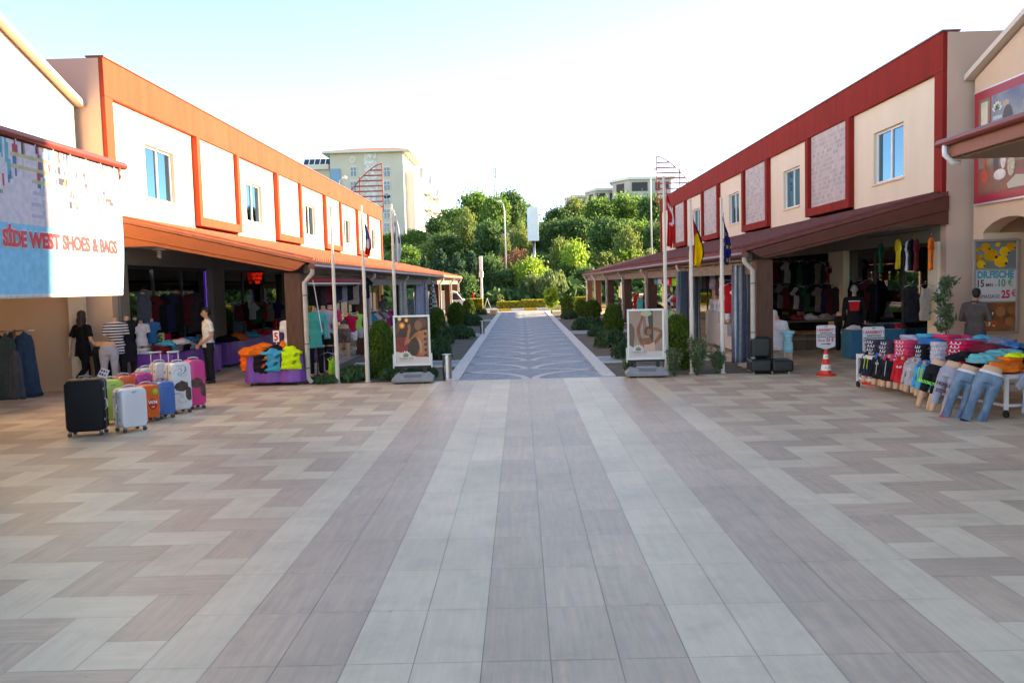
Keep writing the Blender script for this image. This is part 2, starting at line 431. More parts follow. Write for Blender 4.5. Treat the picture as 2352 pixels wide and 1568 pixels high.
# road beyond, kerb blocks, sunlit pavement
rb = MB(); rb.quad((-60, 68.2, .0), (60, 68.2, .0), (60, 77, .0), (-60, 77, .0), M('asphalt', (0.065, 0.065, 0.068), rough=0.9, var=.25, scale=3, bump=.3, bscale=80))
tag(rb.build('road'), kind='structure')
rb = MB(); pv = M('light_pavement', (0.42, 0.40, 0.37), rough=.85, var=.12, scale=1.5, bump=.2)
rb.quad((-60, YP+.004, .004), (60, YP+.004, .004), (60, 66.1, .004), (-60, 66.1, .004), pv); tag(rb.build('pavement'), kind='structure')
kb = MB(); wt = M('white_kerb_paint', (0.75, 0.74, 0.72), rough=.6, var=.1, scale=8); yl = M('yellow_kerb_paint', (0.70, 0.42, 0.05), rough=.6, var=.15, scale=8)
for i in range(-26, 27): kb.box((i*1.0+.25, 66.1, 0), (i*1.0+1.245, 66.3, .2), wt if i % 2 else yl)
kb.box((-26, 66.3, .0), (27, 68.1, .15), M('island_concrete', (0.40, 0.38, .34), var=.15, scale=2, rough=.9))
tag(kb.build('kerb', bevel=.012), kind='structure')
# ================================================================== SHOP ROWS
red = M('brick_red_render', (0.25, 0.020, 0.014), spec=.15, rough=.8, var=.13, scale=2.2, stretch=(1.5, 1.5, .25), bump=.15, bscale=60)
orange = M('terracotta_render', (0.38, 0.060, 0.030), spec=.15, rough=.8, var=.12, scale=2.2, stretch=(1.5, 1.5, .25), bump=.15, bscale=60)
cream = M('cream_render', (0.74, 0.62, 0.47), rough=.85, var=.035, scale=1.5, stretch=(1, 1, .5), detail=6, bump=.15, bscale=70)
pink = M('pink_beige_render', (0.62, 0.43, 0.335), rough=.85, var=.05, scale=1.0, bump=.15, bscale=70)
greyw = M('grey_beige_render', (0.26, 0.225, 0.195), rough=.85, var=.05, scale=1.5)
peach = M('peach_render', (0.66, 0.46, 0.32), rough=.85, var=.05, scale=1.2, bump=.15, bscale=70)
board = M('brown_fascia_board', (0.12, 0.032, 0.019), rough=.6, var=.1, scale=3)
boardL = M('orange_fascia_board', (0.44, 0.115, 0.038), rough=.6, var=.08, scale=3)
wood = M('stained_timber', (0.13, 0.05, 0.028), rough=.55, c2=(0.075, 0.03, 0.018), scale=5, stretch=(6, 6, .6))
ceil = M('soffit_paint', (0.52, 0.46, 0.40), rough=.85, var=.05)
beam = M('weathered_grey_beam', (0.27, 0.235, 0.20), rough=.8, c2=(0.18, 0.15, 0.13), scale=4, stretch=(1, .4, 3))
white = M('white_pvc', (0.80, 0.80, 0.80), rough=.4)
pipe = M('pale_pipe_plastic', (0.50, 0.44, 0.39), rough=.5, var=.08, scale=6)
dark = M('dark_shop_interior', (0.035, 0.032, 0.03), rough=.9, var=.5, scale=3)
black = M('black_plastic', (0.015, 0.015, 0.016), rough=.45)
steel = M('brushed_steel', (0.55, 0.55, 0.55), rough=.25, metal=1)
roofm = M('red_roof_tiles', (0.20, 0.055, 0.045), rough=.8, var=.18, scale=5)
roofL = M('orange_roof_tiles', (0.50, 0.17, 0.09), rough=.8, var=.12, scale=5)
gutm = M('brown_gutter', (0.17, 0.055, 0.045), rough=.4, var=.1)
def glass_mat(name, tint=(.75, .8, .8), refl=.35, gcol=(1, 1, 1)):
    m = bpy.data.materials.new(name); m.use_nodes = True; n = m.node_tree; n.nodes.clear()
    o = n.nodes.new('ShaderNodeOutputMaterial'); mx = n.nodes.new('ShaderNodeMixShader'); t = n.nodes.new('ShaderNodeBsdfTransparent'); gl = n.nodes.new('ShaderNodeBsdfGlossy')
    t.inputs[0].default_value = (*tint, 1); gl.inputs['Roughness'].default_value = 0.015; gl.inputs[0].default_value = (*gcol, 1); fr = n.nodes.new('ShaderNodeFresnel'); fr.inputs[0].default_value = 1.5
    ad = n.nodes.new('ShaderNodeMath'); ad.operation = 'MULTIPLY_ADD'; ad.inputs[1].default_value = 1.0; ad.inputs[2].default_value = refl*.4; ad.use_clamp = True
    n.links.new(fr.outputs[0], ad.inputs[0]); n.links.new(ad.outputs[0], mx.inputs[0]); n.links.new(t.outputs[0], mx.inputs[1]); n.links.new(gl.outputs[0], mx.inputs[2]); n.links.new(mx.outputs[0], o.inputs[0])
    return m
glass = glass_mat('shop_glass', (.7, .75, .75), .12); 
wglass = glass_mat('window_glass', (.05, .08, .10), .9, (.30, .55, .72))
stone = bpy.data.materials.new('patterned_stone_cladding'); stone.use_nodes = True; n = stone.node_tree; b = n.nodes['Principled BSDF']
tc = n.nodes.new('ShaderNodeTexCoord'); mp = n.nodes.new('ShaderNodeMapping'); mp.inputs['Rotation'].default_value = (R(90), 0, R(90))
n.links.new(tc.outputs['Object'], mp.inputs[0]); br = n.nodes.new('ShaderNodeTexBrick'); br.inputs['Scale'].default_value = 2.2
br.inputs['Color1'].default_value = (.58, .47, .42, 1); br.inputs['Color2'].default_value = (.36, .32, .32, 1); br.inputs['Mortar'].default_value = (.5, .45, .42, 1); br.inputs['Mortar Size'].default_value = .03
br.inputs['Brick Width'].default_value = .45; br.inputs['Row Height'].default_value = .3; br.inputs['Bias'].default_value = .1
mp2 = n.nodes.new('ShaderNodeSeparateXYZ'); cb = n.nodes.new('ShaderNodeCombineXYZ'); n.links.new(tc.outputs['Object'], mp2.inputs[0])
n.links.new(mp2.outputs[1], cb.inputs[0]); n.links.new(mp2.outputs[2], cb.inputs[1]); n.links.new(cb.outputs[0], br.inputs[0])
n.links.new(br.outputs[0], b.inputs['Base Color']); b.inputs['Roughness'].default_value = .8
bp = n.nodes.new('ShaderNodeBump'); bp.inputs['Strength'].default_value = .5; bp.inputs['Distance'].default_value = .02; n.links.new(br.outputs[0], bp.inputs['Height']); n.links.new(bp.outputs[0], b.inputs['Normal'])

COLY = [Y0+.3+8.05*k for k in range(7)]
COLY[-1] = 66.6
ZT = 7.40
frames = [(24.05+7.9*k, 27.7+7.9*k) for k in range(4)]
YEND = 56.4
def row(sx):
    W = XL if sx < 0 else XR; C = CL if sx < 0 else CR
    trim = orange if sx < 0 else red; brd = boardL if sx < 0 else board; rf = roofL if sx < 0 else roofm
    lab = ('two-storey shop row with bright orange trim and tiled arcade left of the path' if sx < 0 else
           'two-storey shop row with dark red trim and tiled arcade right of the path')
    t = thing('shop_building', lab, 'building', (W, Y0, 0))
    def X(d): return W - sx*d          # d metres inward (toward the path) from the wall plane
    def bx(mb, d0, d1, y0, y1, z0, z1, m):
        return mb.box((X(d0), y0, z0), (X(d1), y1, z1), m)
    # ---- upper wall with window holes, built as strips between openings
    bays = []; ys = [Y0+.38]+[v for f in frames for v in f]+[YEND-.3]
    for k in range(5): bays.append((ys[2*k], ys[2*k+1]))
    wins = []
    zw0, zw1 = 4.0, 6.56
    for k, (a_, b_) in enumerate(bays):
        mb = MB(); wy0 = a_+(1.72 if k == 0 else .97); wy1 = wy0+1.75
        wz0, wz1 = 4.52, 5.86
        wins.append((wy0, wy1, wz0, wz1))
        bx(mb, -.25, 0, a_, wy0, 3.7, zw1, cream); bx(mb, -.25, 0, wy1, b_, 3.7, zw1, cream)
        bx(mb, -.25, 0, wy0, wy1, 3.7, wz0, cream); bx(mb, -.25, 0, wy0, wy1, wz1, zw1, cream); mb.build('wall_bay', t, world=True)
    # parapet band and frames
    mb = MB(); bx(mb, -.25, .10, Y0, YEND, 6.56, ZT, trim)
    bx(mb, -.25, .10, Y0, Y0+.38, 3.75, 6.56, trim); bx(mb, -.25, .10, YEND-.3, YEND, 3.75, 6.56, trim)
    mb.build('parapet_band', t, world=True, bevel=.012)
    mb = MB(); bx(mb, -.28, .13, Y0-.02, YEND+.02, ZT, ZT+.035, M('metal_coping', (.22, .10, .09), rough=.5)); mb.build('coping', t, world=True)
    for (a_, b_) in frames:
        f = MB(); bx(f, -.2, .16, a_, a_+.26, 4.04, 6.55, trim); bx(f, -.2, .16, b_-.26, b_, 4.04, 6.55, trim)
        bx(f, -.2, .16, a_+.26, b_-.26, 4.04, 4.30, trim); fo = f.build('panel_frame', t, world=True, bevel=.012)
        p = MB(); bx(p, -.2, .04, a_+.27, b_-.27, 4.31, 6.558, stone if sx > 0 else cream); p.build('wall_panel', t, world=True)
    for (a_, b_, z0, z1) in wins:
        f = MB(); fw = .055
        for q in ((a_, a_+fw, z0, z1), (b_-fw, b_, z0, z1), (a_+fw, b_-fw, z0, z0+fw), (a_+fw, b_-fw, z1-fw, z1), ((a_+b_)/2-.03, (a_+b_)/2+.03, z0+fw, z1-fw)):
            bx(f, -.16, -.09, *q, white)
        fr = f.build('window', t, world=True)
        inv = mloc(t).inverted()
        p = MB(); bx(p, -.135, -.125, a_+fw, b_-fw, z0+fw, z1-fw, wglass); p.v = [tuple(inv @ Vector(v)) for v in p.v]; p.build('pane', fr)
        p = MB(); bx(p, -.05, .05, a_-.06, b_+.06, z0-.05, z0, cream); p.v = [tuple(inv @ Vector(v)) for v in p.v]; p.build('sill', fr)
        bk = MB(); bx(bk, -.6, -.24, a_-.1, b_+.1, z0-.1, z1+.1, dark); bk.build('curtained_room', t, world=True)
    # end wall, far wall, roof slab
    mb = MB(); bx(mb, -9, -.28, Y0-.02, Y0+.25, 3.2, ZT-.02, pink); bx(mb, -9, 0, Y0-.02, Y0+.25, 0, 3.2, peach if sx < 0 else pink); mb.build('end_wall', t, world=True)
    mb = MB(); bx(mb, -.28, 0, Y0-.02, Y0, 3.2, ZT-.02, pink); mb.build('corner_strip', t, world=True)
    mb = MB(); bx(mb, -9, -.26, YEND-.3, YEND, 0, ZT-.1, cream); bx(mb, -9, -8.7, Y0+.3, YEND, 0, ZT-.1, cream); mb.build('rear_wall', t, world=True)
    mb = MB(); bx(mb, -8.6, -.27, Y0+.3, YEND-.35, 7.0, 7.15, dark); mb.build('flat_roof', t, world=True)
    # ---- ground floor: header, pillars, glass, dark rooms
    mb = MB(); bx(mb, -.25, -.02, Y0+.26, YEND-.3, 2.84, 3.68, greyw); mb.build('shop_header', t, world=True)
    openings = [(Y0+.7, 25.0), (26.0, 32.9), (34.0, 40.6), (41.6, 47.5), (48.5, 55.5)]
    if sx > 0: openings = [(Y0+.7, 24.7), (25.9, 32.9), (34.0, 40.6), (41.6, 47.5), (48.5, 55.5)]
    last = Y0+.26
    for a_, b_ in openings+[(YEND-.3, 0)]:
        mb = MB(); bx(mb, -.30, .06, last, a_, 0, 2.84, greyw if sx < 0 else cream); mb.build('shop_pillar', t, world=True); last = b_
    for k, (a_, b_) in enumerate(openings):
        if not (sx > 0 and k == 1):
            f = MB(); fr = M('dark_shopfront_frame', (.06, .06, .065), rough=.4, metal=.6)
            n_ = 3
            for i in range(n_+1):
                yy = a_+(b_-a_)*i/n_; bx(f, -.2, -.12, yy-.03, yy+.03, 0, 2.84, fr)
            bx(f, -.2, -.12, a_, b_, 2.76, 2.84, fr); bx(f, -.2, -.12, a_, b_, 0, .10, fr); sf = f.build('shopfront', t, world=True)
            p = MB(); bx(p, -.165, -.155, a_+.03, b_-.03, .1, 2.76, glass); inv = mloc(t).inverted(); p.v = [tuple(inv @ Vector(v)) for v in p.v]; p.build('pane', sf)
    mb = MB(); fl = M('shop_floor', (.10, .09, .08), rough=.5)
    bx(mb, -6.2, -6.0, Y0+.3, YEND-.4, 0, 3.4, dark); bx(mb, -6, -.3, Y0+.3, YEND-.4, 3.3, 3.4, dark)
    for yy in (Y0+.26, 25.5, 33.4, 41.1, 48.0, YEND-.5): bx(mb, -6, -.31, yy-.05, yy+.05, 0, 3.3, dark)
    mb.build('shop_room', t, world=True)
    # ---- arcade canopy
    dC = abs(C-W)
    zi, zo = 3.93, 2.80             # roof top at the wall / at the eave
    YC1 = 67.2
    mb = MB()
    nseg = 24
    prof = [(0.0, zi), (dC+.22, zo)]
    mb.prism([(X(-.02), Y0-.05, zi), (X(dC+.25), Y0-.05, zo-.02), (X(dC+.25), Y0-.05, zo-.09), (X(-.02), Y0-.05, zi-.09)], (0, YC1-Y0, 0), rf)
    ro = mb.build('canopy_roof', t, world=True)
    # tile ribs: low half rounds running down the slope, on the roof part
    rb_ = MB(); yy = Y0+.15
    while yy < YC1-.1:
        rb_.bar((X(.12), yy, zi+.0), (X(dC+.2), yy, zo+.03), .09, .05, rf); yy += .22
    inv = mloc(t).inverted(); rb_.v = [tuple(inv @ Vector(v)) for v in rb_.v]; rb_.build('tile_ribs', ro)
    # soffit: flat then sloping
    mb = MB(); mb.prism([(X(-.0), Y0+.05, 3.23), (X(1.05), Y0+.05, 3.23), (X(dC-.25), Y0+.05, 2.62), (X(dC-.25), Y0+.05, 2.66), (X(1.05), Y0+.05, 3.27), (X(0), Y0+.05, 3.27)], (0, YC1-Y0-.2, 0), ceil)
    mb.build('soffit', t, world=True)
    # front fascia, two boards
    mb = MB(); z_ = lambda d: zi-.10-(zi-zo)*d/(dC+.2)
    mb.prism([(X(-.02), Y0-.10, z_(0)), (X(dC+.05), Y0-.10, z_(dC+.05)), (X(dC-.15), Y0-.10, z_(dC)-.16), (X(-.02), Y0-.10, 3.52)], (0, .14, 0), brd)
    mb.prism([(X(-.02), Y0-.075, 3.515), (X(dC-.15), Y0-.075, z_(dC)-.165), (X(dC-.3), Y0-.075, 2.56), (X(1.05), Y0-.075, 3.2), (X(-.02), Y0-.075, 3.2)], (0, .115, 0), brd)
    mb.build('front_fascia', t, world=True, bevel=.006)
    mb = MB(); mb.prism([(X(0), YC1-.1, 3.9), (X(dC+.05), YC1-.1, 2.75), (X(dC-.3), YC1-.1, 2.56), (X(1.05), YC1-.1, 3.2), (X(0), YC1-.1, 3.2)], (0, .1, 0), brd); mb.build('rear_fascia', t, world=True)
    # outer beams + gutter
    mb = MB(); bx(mb, dC-.12, dC+.02, Y0+.42, YC1-.12, 2.52, 2.72, beam); mb.build('eave_board', t, world=True, bevel=.008)
    mb = MB(); bx(mb, dC-.34, dC-.13, Y0+.30, YC1-.12, 2.22, 2.50, beam); mb.build('ring_beam', t, world=True, bevel=.008)
    mb = MB(); mb.tube([(X(dC+.2), Y0-.12, zo-.14), (X(dC+.2), YC1+.05, zo-.14)], [(.08, .065)]*2, gutm, 12, ref=(1, 0, 0)); mb.build('gutter', t, world=True, smooth=False, autos=True)
    for k, yy in enumerate(COLY):
        mb = MB(); bx(mb, dC-.5, dC-.125, yy-.16, yy+.20, 0, 2.53, wood); bx(mb, dC-.53, dC-.07, yy-.19, yy+.23, 0, .14, wood)
        mb.build('column', t, world=True, bevel=.012)
        mb = MB(); x0 = X(dC+.17); x1 = X(dC-.02)
        mb.tube([(x0, yy-.25, zo-.18), (x0, yy-.25, zo-.30), (x1, yy-.25, zo-.50), (x1, yy-.25, .22), (x1, yy-.25, .12), (X(dC+.06), yy-.25, .03)], .052, pipe, 12)
        for zc in (.35, .9, 2.0): mb.tube([(x1, yy-.25, zc), (x1, yy-.25, zc+.025)], .060, M('pipe_clip', (.15, .13, .12)), 12)
        mb.build('downpipe', t, world=True, autos=True)
    return t
rowL = row(-1); rowR = row(1)

# ---- nearer gabled buildings framing the view
def near_building(sx):
    W = -9.72 if sx < 0 else 10.0
    lab = 'gabled cream building cut off by the left edge of the picture behind the banner' if sx < 0 else 'gabled peach building with red framed wall posters at the right edge'
    t = thing('gabled_building', lab, 'building', (W, 18.7, 0))
    o_ = sx
    wm = cream if sx < 0 else peach
    YA, YR, YB = 18.70, 11.6, 3.2
    zA, zR = 6.3, 8.8
    # wall plane X=W with arch opening(s) : outline polygon via strips
    mb = MB()
    def wall(y0, y1, zb0, zb1):
        zt = lambda y: zA+(zR-zA)*(YA-y)/(YA-YR) if y > YR else zA+(zR-zA)*(y-YB)/(YR-YB)
        mb.prism([(W, y0, zb0), (W, y1, zb1), (W, y1, zt(y1)), (W, y0, zt(y0))], (o_*.35, 0, 0), wm)
    if sx > 0:
        arcs = [(16.1, 18.55), (12.6, 15.3), (9.0, 11.8), (5.4, 8.2)]
    else:
        arcs = [(14.6, 18.6), (9.9, 13.6), (5.4, 9.0)]
    last = YA
    for (a_, b_) in arcs:
        wall(b_, last, 0, 0) if last-b_ > .01 else None
        rr = (b_-a_)/2; cz = 3.25-rr*.55; n_ = 12
        for i in range(n_):
            t0 = math.pi*i/n_; t1 = math.pi*(i+1)/n_
            ya, yb = (a_+b_)/2+rr*math.cos(t1), (a_+b_)/2+rr*math.cos(t0)
            wall(ya, yb, cz+rr*.55*math.sin(t1), cz+rr*.55*math.sin(t0))
        last = a_
    wall(YB, last, 0, 0)
    mb.build('wall', t, world=True)
    mb = MB(); mb.box((W+o_*6, YB, 0), (W+o_*6.3, YA-.1, 6.2), wm); mb.box((W+o_*.36, YB, 0), (W+o_*6, YB+.3, 6.2), wm)
    mb.box((W+o_*.36, YB+.31, 3.4), (W+o_*5.98, YA-.05, 3.55), M('timber_ceiling', (.28, .13, .07), rough=.6, c2=(.2, .09, .05), scale=4, stretch=(8, .5, 1)))
    mb.build('back_wall', t, world=True)
    if sx > 0:
        mb = MB(); mb.box((9.86, 18.06, 0), (10.95, 18.2, 2.95), wm); mb.build('archway_screen', t, world=True)
        mb = MB(); mb.box((12.4, 5, 0), (20, 20.2, 14.5), wm); mb.build('unseen_shade_block', t, world=True)  # unseen tall block, placed and sized to shade the banner's left end
    # roof with pale barge edge
    mb = MB(); wc = M('pale_barge_trim', (.62, .52, .44), rough=.6)
    for (ya, za, yb, zb) in ((YA+.12, zA, YR, zR+.02), (YB-.3, zA, YR, zR+.02)):
        mb.prism([(W-o_*.18, ya, za), (W-o_*.18, yb, zb), (W-o_*.18, yb, zb+.12), (W-o_*.18, ya, za+.12)], (o_*.6, 0, 0), wc)
    mb.build('barge_board', t, world=True)
    mb = MB()
    for (ya, za, yb, zb) in ((YA+.12, zA+.125, YR, zR+.145), (YB-.3, zA+.125, YR, zR+.145)):
        mb.prism([(W-o_*.14, ya, za), (W-o_*.14, yb, zb), (W-o_*.14, yb, zb+.035), (W-o_*.14, ya, za+.035)], (o_*7.2, 0, 0), roofm)
    mb.build('roof', t, world=True)
    # canopy with gutter and post
    gx = -6.95 if sx < 0 else 7.45; ye = 14.85 if sx < 0 else 15.0; zg = 4.42
    zin = 5.15; xin = W - o_*.02
    mb = MB(); mb.prism([(xin, ye, zin), (gx, ye, zg), (gx, ye, zg-.06), (xin, ye, zin-.06)], (0, -11.5, 0), roofm); mb.build('canopy_roof', t, world=True)
    mb = MB(); hl = orange if sx < 0 else board
    bd = M('canopy_beam_left', (.34, .07, .04), rough=.5) if sx < 0 else M('canopy_beam', (.26, .085, .05), rough=.5, var=.08)
    mb.box((gx+o_*.05, ye-.08, zg-.30), (gx+o_*.17, ye-11.5, zg-.07), bd); mb.build('canopy_beam', t, world=True, bevel=.006)
    mb = MB(); mb.prism([(gx+o_*.18, ye-.02, zg-.30), (gx+o_*.18, ye-.02, zg-.06), (xin, ye-.02, zin-.07), (xin, ye-.02, zg-.30)], (0, -.08, 0), bd); mb.build('canopy_end', t, world=True)
    mb = MB(); mb.tube([(gx-o_*.02, ye+.06, zg-.03), (gx-o_*.02, ye-11.5, zg-.03)], [(.07, .065)]*2, M('red_gutter', (.26, .04, .03), rough=.35) if sx < 0 else M('dark_red_gutter', (.22, .05, .04), rough=.3), 14, ref=(1, 0, 0)); mb.build('gutter', t, world=True, autos=True)
    lath = bpy.data.materials.get('reed_ceiling')
    if not lath:
        lath = bpy.data.materials.new('reed_ceiling'); lath.use_nodes = True; n = lath.node_tree; b = n.nodes['Principled BSDF']
        tc = n.nodes.new('ShaderNodeTexCoord'); wv = n.nodes.new('ShaderNodeTexWave'); wv.bands_direction = 'Y'; wv.inputs['Scale'].default_value = 6; wv.inputs['Distortion'].default_value = .6
        n.links.new(tc.outputs['Object'], wv.inputs[0]); rp = n.nodes.new('ShaderNodeValToRGB'); rp.color_ramp.elements[0].color = (.14, .09, .055, 1); rp.color_ramp.elements[1].color = (.40, .28, .18, 1)
        n.links.new(wv.outputs[0], rp.inputs[0]); n.links.new(rp.outputs[0], b.inputs['Base Color'])
    mb = MB(); mb.box((gx+o_*.18, ye-.11, zg-.32), (xin, ye-11.5, zg-.28), lath); mb.build('reed_ceiling', t, world=True)
    for yy in (ye-4.3, ye-10.5):
        mb = MB(); mb.box((gx+o_*.02, yy-.17, 0), (gx+o_*.36, yy+.17, zg-.33), wood); mb.build('column', t, world=True, bevel=.01)
    # gutter outlet elbow
    mb = MB(); mb.tube([(gx-o_*.02, ye-.15, zg-.08), (gx-o_*.02, ye-.15, zg-.24), (gx+o_*.12, ye-.15, zg-.38), (gx+o_*.25, ye-.15, zg-.38)], .045, white if sx > 0 else gutm, 10); mb.build('gutter_outlet', t, world=True, smooth=True)
    return t
nearL = near_building(-1); nearR = near_building(1)
# ================================================================== BACKGROUND
conc = M('raw_concrete', (.44, .42, .40), rough=.9, var=.12, scale=.6)
hotel_w = M('hotel_beige_render', (.60, .54, .44), rough=.85, var=.05, scale=.3)
hotel_l = M('hotel_pale_trim', (.70, .66, .58), rough=.8)
bl_glass = M('blue_window_glass', (.10, .16, .20), rough=.12, spec=.8)
def hotel():
    Yf = 150
    a0 = P(757, 350, Yf); a1 = P(925, 350, Yf); top = P(840, 352, Yf).z
    x0, x1 = a0.x, a1.x
    t = thing('hotel_building', 'tall beige hotel with red tiled roof and balconies behind the left shop row', 'building', (x0, Yf, 0))
    mb = MB(); mb.box((x0, Yf, 0), (x1, Yf+16, top), hotel_w); mb.build('main_block', t, world=True)
    rf = MB(); zr = top; rf.prism([(x0-1.2, Yf-1.2, zr), (x1+1.2, Yf-1.2, zr), (x1+.9, Yf-1.2, zr+.35), (x0+2.5, Yf-1.2, zr+1.0), (x0-1.0, Yf-1.2, zr+.35)][:3]+[(x0-1.0, Yf-1.2, zr+.35)], (0, 18.4, 0), hotel_l)
    rf.build('cornice', t, world=True)
    rf = MB(); vs = [(x0-1.1, Yf-1.1, zr+.36), (x1+1.1, Yf-1.1, zr+.36), (x1+1.1, Yf+17, zr+.36), (x0-1.1, Yf+17, zr+.36), (x0+3.4, Yf+7, zr+2.0), (x1-2.4, Yf+7, zr+2.0)]
    rf.add(vs, [(0, 1, 5, 4), (1, 2, 5), (2, 3, 4, 5), (3, 0, 4), (0, 3, 2, 1)], roofL); rf.build('roof', t, world=True)
    def win(xa, za, w_, h_, arch=False):
        f = MB(); f.box((xa-w_/2-.14, Yf-.12, za-h_/2-.14), (xa+w_/2+.14, Yf-.003, za+h_/2+.14), hotel_l)
        if arch: f.tube([(xa, Yf-.12, za+h_/2), (xa, Yf-.003, za+h_/2)], w_/2+.14, hotel_l, 16)
        fo = f.build('window', t, world=True)
        p = MB(); p.box((xa-w_/2, Yf-.17, za-h_/2), (xa+w_/2, Yf-.125, za+h_/2), bl_glass)
        if arch: p.tube([(xa, Yf-.17, za+h_/2), (xa, Yf-.126, za+h_/2)], w_/2, bl_glass, 16)
        p.box((xa-.05, Yf-.2, za-h_/2), (xa+.05, Yf-.171, za+h_/2), hotel_l); p.box((xa-w_/2, Yf-.2, za+.1), (xa+w_/2, Yf-.171, za+.2), hotel_l)
        inv = mloc(t).inverted(); p.v = [tuple(inv @ Vector(v)) for v in p.v]; p.build('pane', fo)
    for y_ in (395, 428, 458): q = P(812, y_, Yf); win(q.x, q.z, .95, 1.55)
    for k, y_ in enumerate((395, 427, 460, 491, 523)): q = P(889, y_, Yf); win(q.x, q.z, .95, 1.5, k == 2)
    mb = MB(); q = P(810, 367, Yf); mb.tube([(q.x, Yf-.15, q.z), (q.x, Yf-.003, q.z)], .6, hotel_l, 20); mb.tube([(q.x, Yf-.2, q.z), (q.x, Yf-.151, q.z)], .33, hotel_w, 20); mb.build('round_ornament', t, world=True)
    mb = MB(); qa, qb = P(836, 352, Yf), P(864, 352, Yf); mb.box((qa.x, Yf-.1, 6), (qb.x, Yf-.003, top-.02), M('lattice_render', (.62, .60, .55), var=.35, scale=1.8)); mb.build('lattice_panel', t, world=True)
    mb = MB(); qa, qb = P(759, 392, Yf), P(781, 392, Yf); z1 = P(770, 388, Yf).z; z0 = P(770, 440, Yf).z; mb.box((qa.x, Yf-.3, z0), (qb.x, Yf-.003, z1), M('blue_bay_glass', (.07, .22, .34), rough=.15, spec=.8))
    mb.build('stair_glazing', t, world=True)
    for xq in (787, 834, 866, 912):
        pass
    # lower left wing with solar collectors
    mb = MB(); a_ = P(690, 392, Yf+4); b_ = P(757, 392, Yf+4); mb.box((a_.x, Yf+4, 0), (b_.x, Yf+16, a_.z), hotel_w); mb.build('left_wing', t, world=True)
    mb = MB(); mb.box((a_.x-.5, Yf+3, a_.z), (b_.x, Yf+16, a_.z+.9), hotel_l); mb.build('left_wing_slab', t, world=True)
    mb = MB(); zs = a_.z+.9
    for i in range(5):
        xx = a_.x+.3+i*1.0; mb.prism([(xx, Yf+5, zs+.1), (xx+.9, Yf+5, zs+.1), (xx+.9, Yf+6.2, zs+1.4), (xx, Yf+6.2, zs+1.4)], (0, .1, -.05), M('solar_collector', (.05, .06, .08), rough=.2))
    mb.build('solar_panels', t, world=True)
    # sunlit receding side with stepped balconies
    mb = MB(); xr = x1
    segs = [(Yf+16, Yf+24, 1.6, -2.5), (Yf+24, Yf+32, .6, -1.2), (Yf+32, Yf+40, 1.7, -1.8), (Yf+40, Yf+48, .7, -1.5), (Yf+48, Yf+58, 1.5, -3)]
    mb.box((x1, Yf+2, 8), (x1+1.6, Yf+15.9, top-3), hotel_l)
    for (ya, yb, dx, dz) in segs: mb.box((x1-12, ya+.01, 0), (x1+dx, yb, top+dz), hotel_l)
    mb.build('side_wing', t, world=True)
    for k, (ya, yb, dx, dz) in enumerate(segs):
        for fl in range(6):
            z_ = top+dz-3.0-fl*3.1
            if z_ < 6: continue
            bq = MB(); bq.box((x1+dx+.005, ya+.8, z_), (x1+dx+1.2, yb-.8, z_+.15), hotel_l); bq.box((x1+dx+1.1, ya+.8, z_+.155), (x1+dx+1.2, yb-.8, z_+1.0), M('balcony_glass', (.30, .36, .36), rough=.2)); bq.build('balcony', t, world=True)
            bq = MB(); bq.box((x1+dx+.003, ya+1.6, z_+.2), (x1+dx+.02, yb-1.6, z_+2.3), bl_glass); bq.build('balcony_door', t, world=True)
        gm_ = MB(); yc = (ya+yb)/2; gm_.prism([(x1+dx-.2, ya+2, top+dz), (x1+dx-.2, yb-2, top+dz), (x1+dx-.2, yc+.5, top+dz+2.2), (x1+dx-.2, yc-.5, top+dz+2.2)], (-.6, 0, 0), hotel_l); gm_.build('gable_ornament', t, world=True)
    # front bays of the side wing
    mb = MB(); q0, q1 = P(926, 376, Yf+10), P(962, 376, Yf+10)
    return t
hotel()
def house(xa, xb, ytop, Yf, depth, n_):
    a_, b_ = P(xa, ytop, Yf), P(xb, ytop, Yf); zt = (a_.z+b_.z)/2; zb = hill((a_.x+b_.x)/2, Yf)-1
    t = thing('unfinished_villa', n_, 'house', (a_.x, Yf, zb), group=None)
    x0, x1 = a_.x, b_.x
    mb = MB(); w_ = x1-x0; xm = x0+w_*.26
    # left side receding face then front face (front rotated)
    fp = [(x0, Yf+depth*.45), (xm, Yf), (x1, Yf+.5), (x1, Yf+depth), (x0+1, Yf+depth)]
    mb.prism([(x, y, zb) for x, y in fp], (0, 0, zt-zb-.6), conc); mb.build('wall', t, world=True)
    mb = MB(); c_ = Vector((sum(p[0] for p in fp)/5, sum(p[1] for p in fp)/5)); k_ = 1.13
    mb.prism([(c_.x+(x-c_.x)*k_, c_.y+(y-c_.y)*k_, zt-.6) for x, y in fp], (0, 0, .5), M('villa_roof_slab', (.66, .68, .66), rough=.7)); mb.build('roof', t, world=True)
    dk = M('open_window_void', (.05, .05, .055), rough=.8)
    for fl in range(2):
        z1 = zt-1.1-fl*3.1
        for (fa, fb, h_) in ((.06, .18, 1.9), (.30, .58, 1.7), (.72, .80, 1.7), (.88, .96, 1.5)):
            m_ = MB()
            if fb < .26:
                y_ = lambda f: Yf+depth*.45*(1-f/.26)-.06
                pa = Vector((x0+w_*fa, y_(fa), z1)); pb_ = Vector((x0+w_*fb, y_(fb), z1))
            else:
                pa = Vector((x0+w_*fa, Yf-.06+.5*(fa-.26)/.74, z1)); pb_ = Vector((x0+w_*fb, Yf-.06+.5*(fb-.26)/.74, z1))
            m_.prism([pa, pb_, pb_-Vector((0, 0, h_)), pa-Vector((0, 0, h_))], (0, .05, 0), dk); m_.build('window', t, world=True)
    return t
house(1412, 1542, 405, 165, 10, 'large grey unfinished villa with flat roof on top of the wooded hill')
house(1350, 1420, 431, 172, 10, 'smaller beige villa with flat roof on the hill left of the large one')
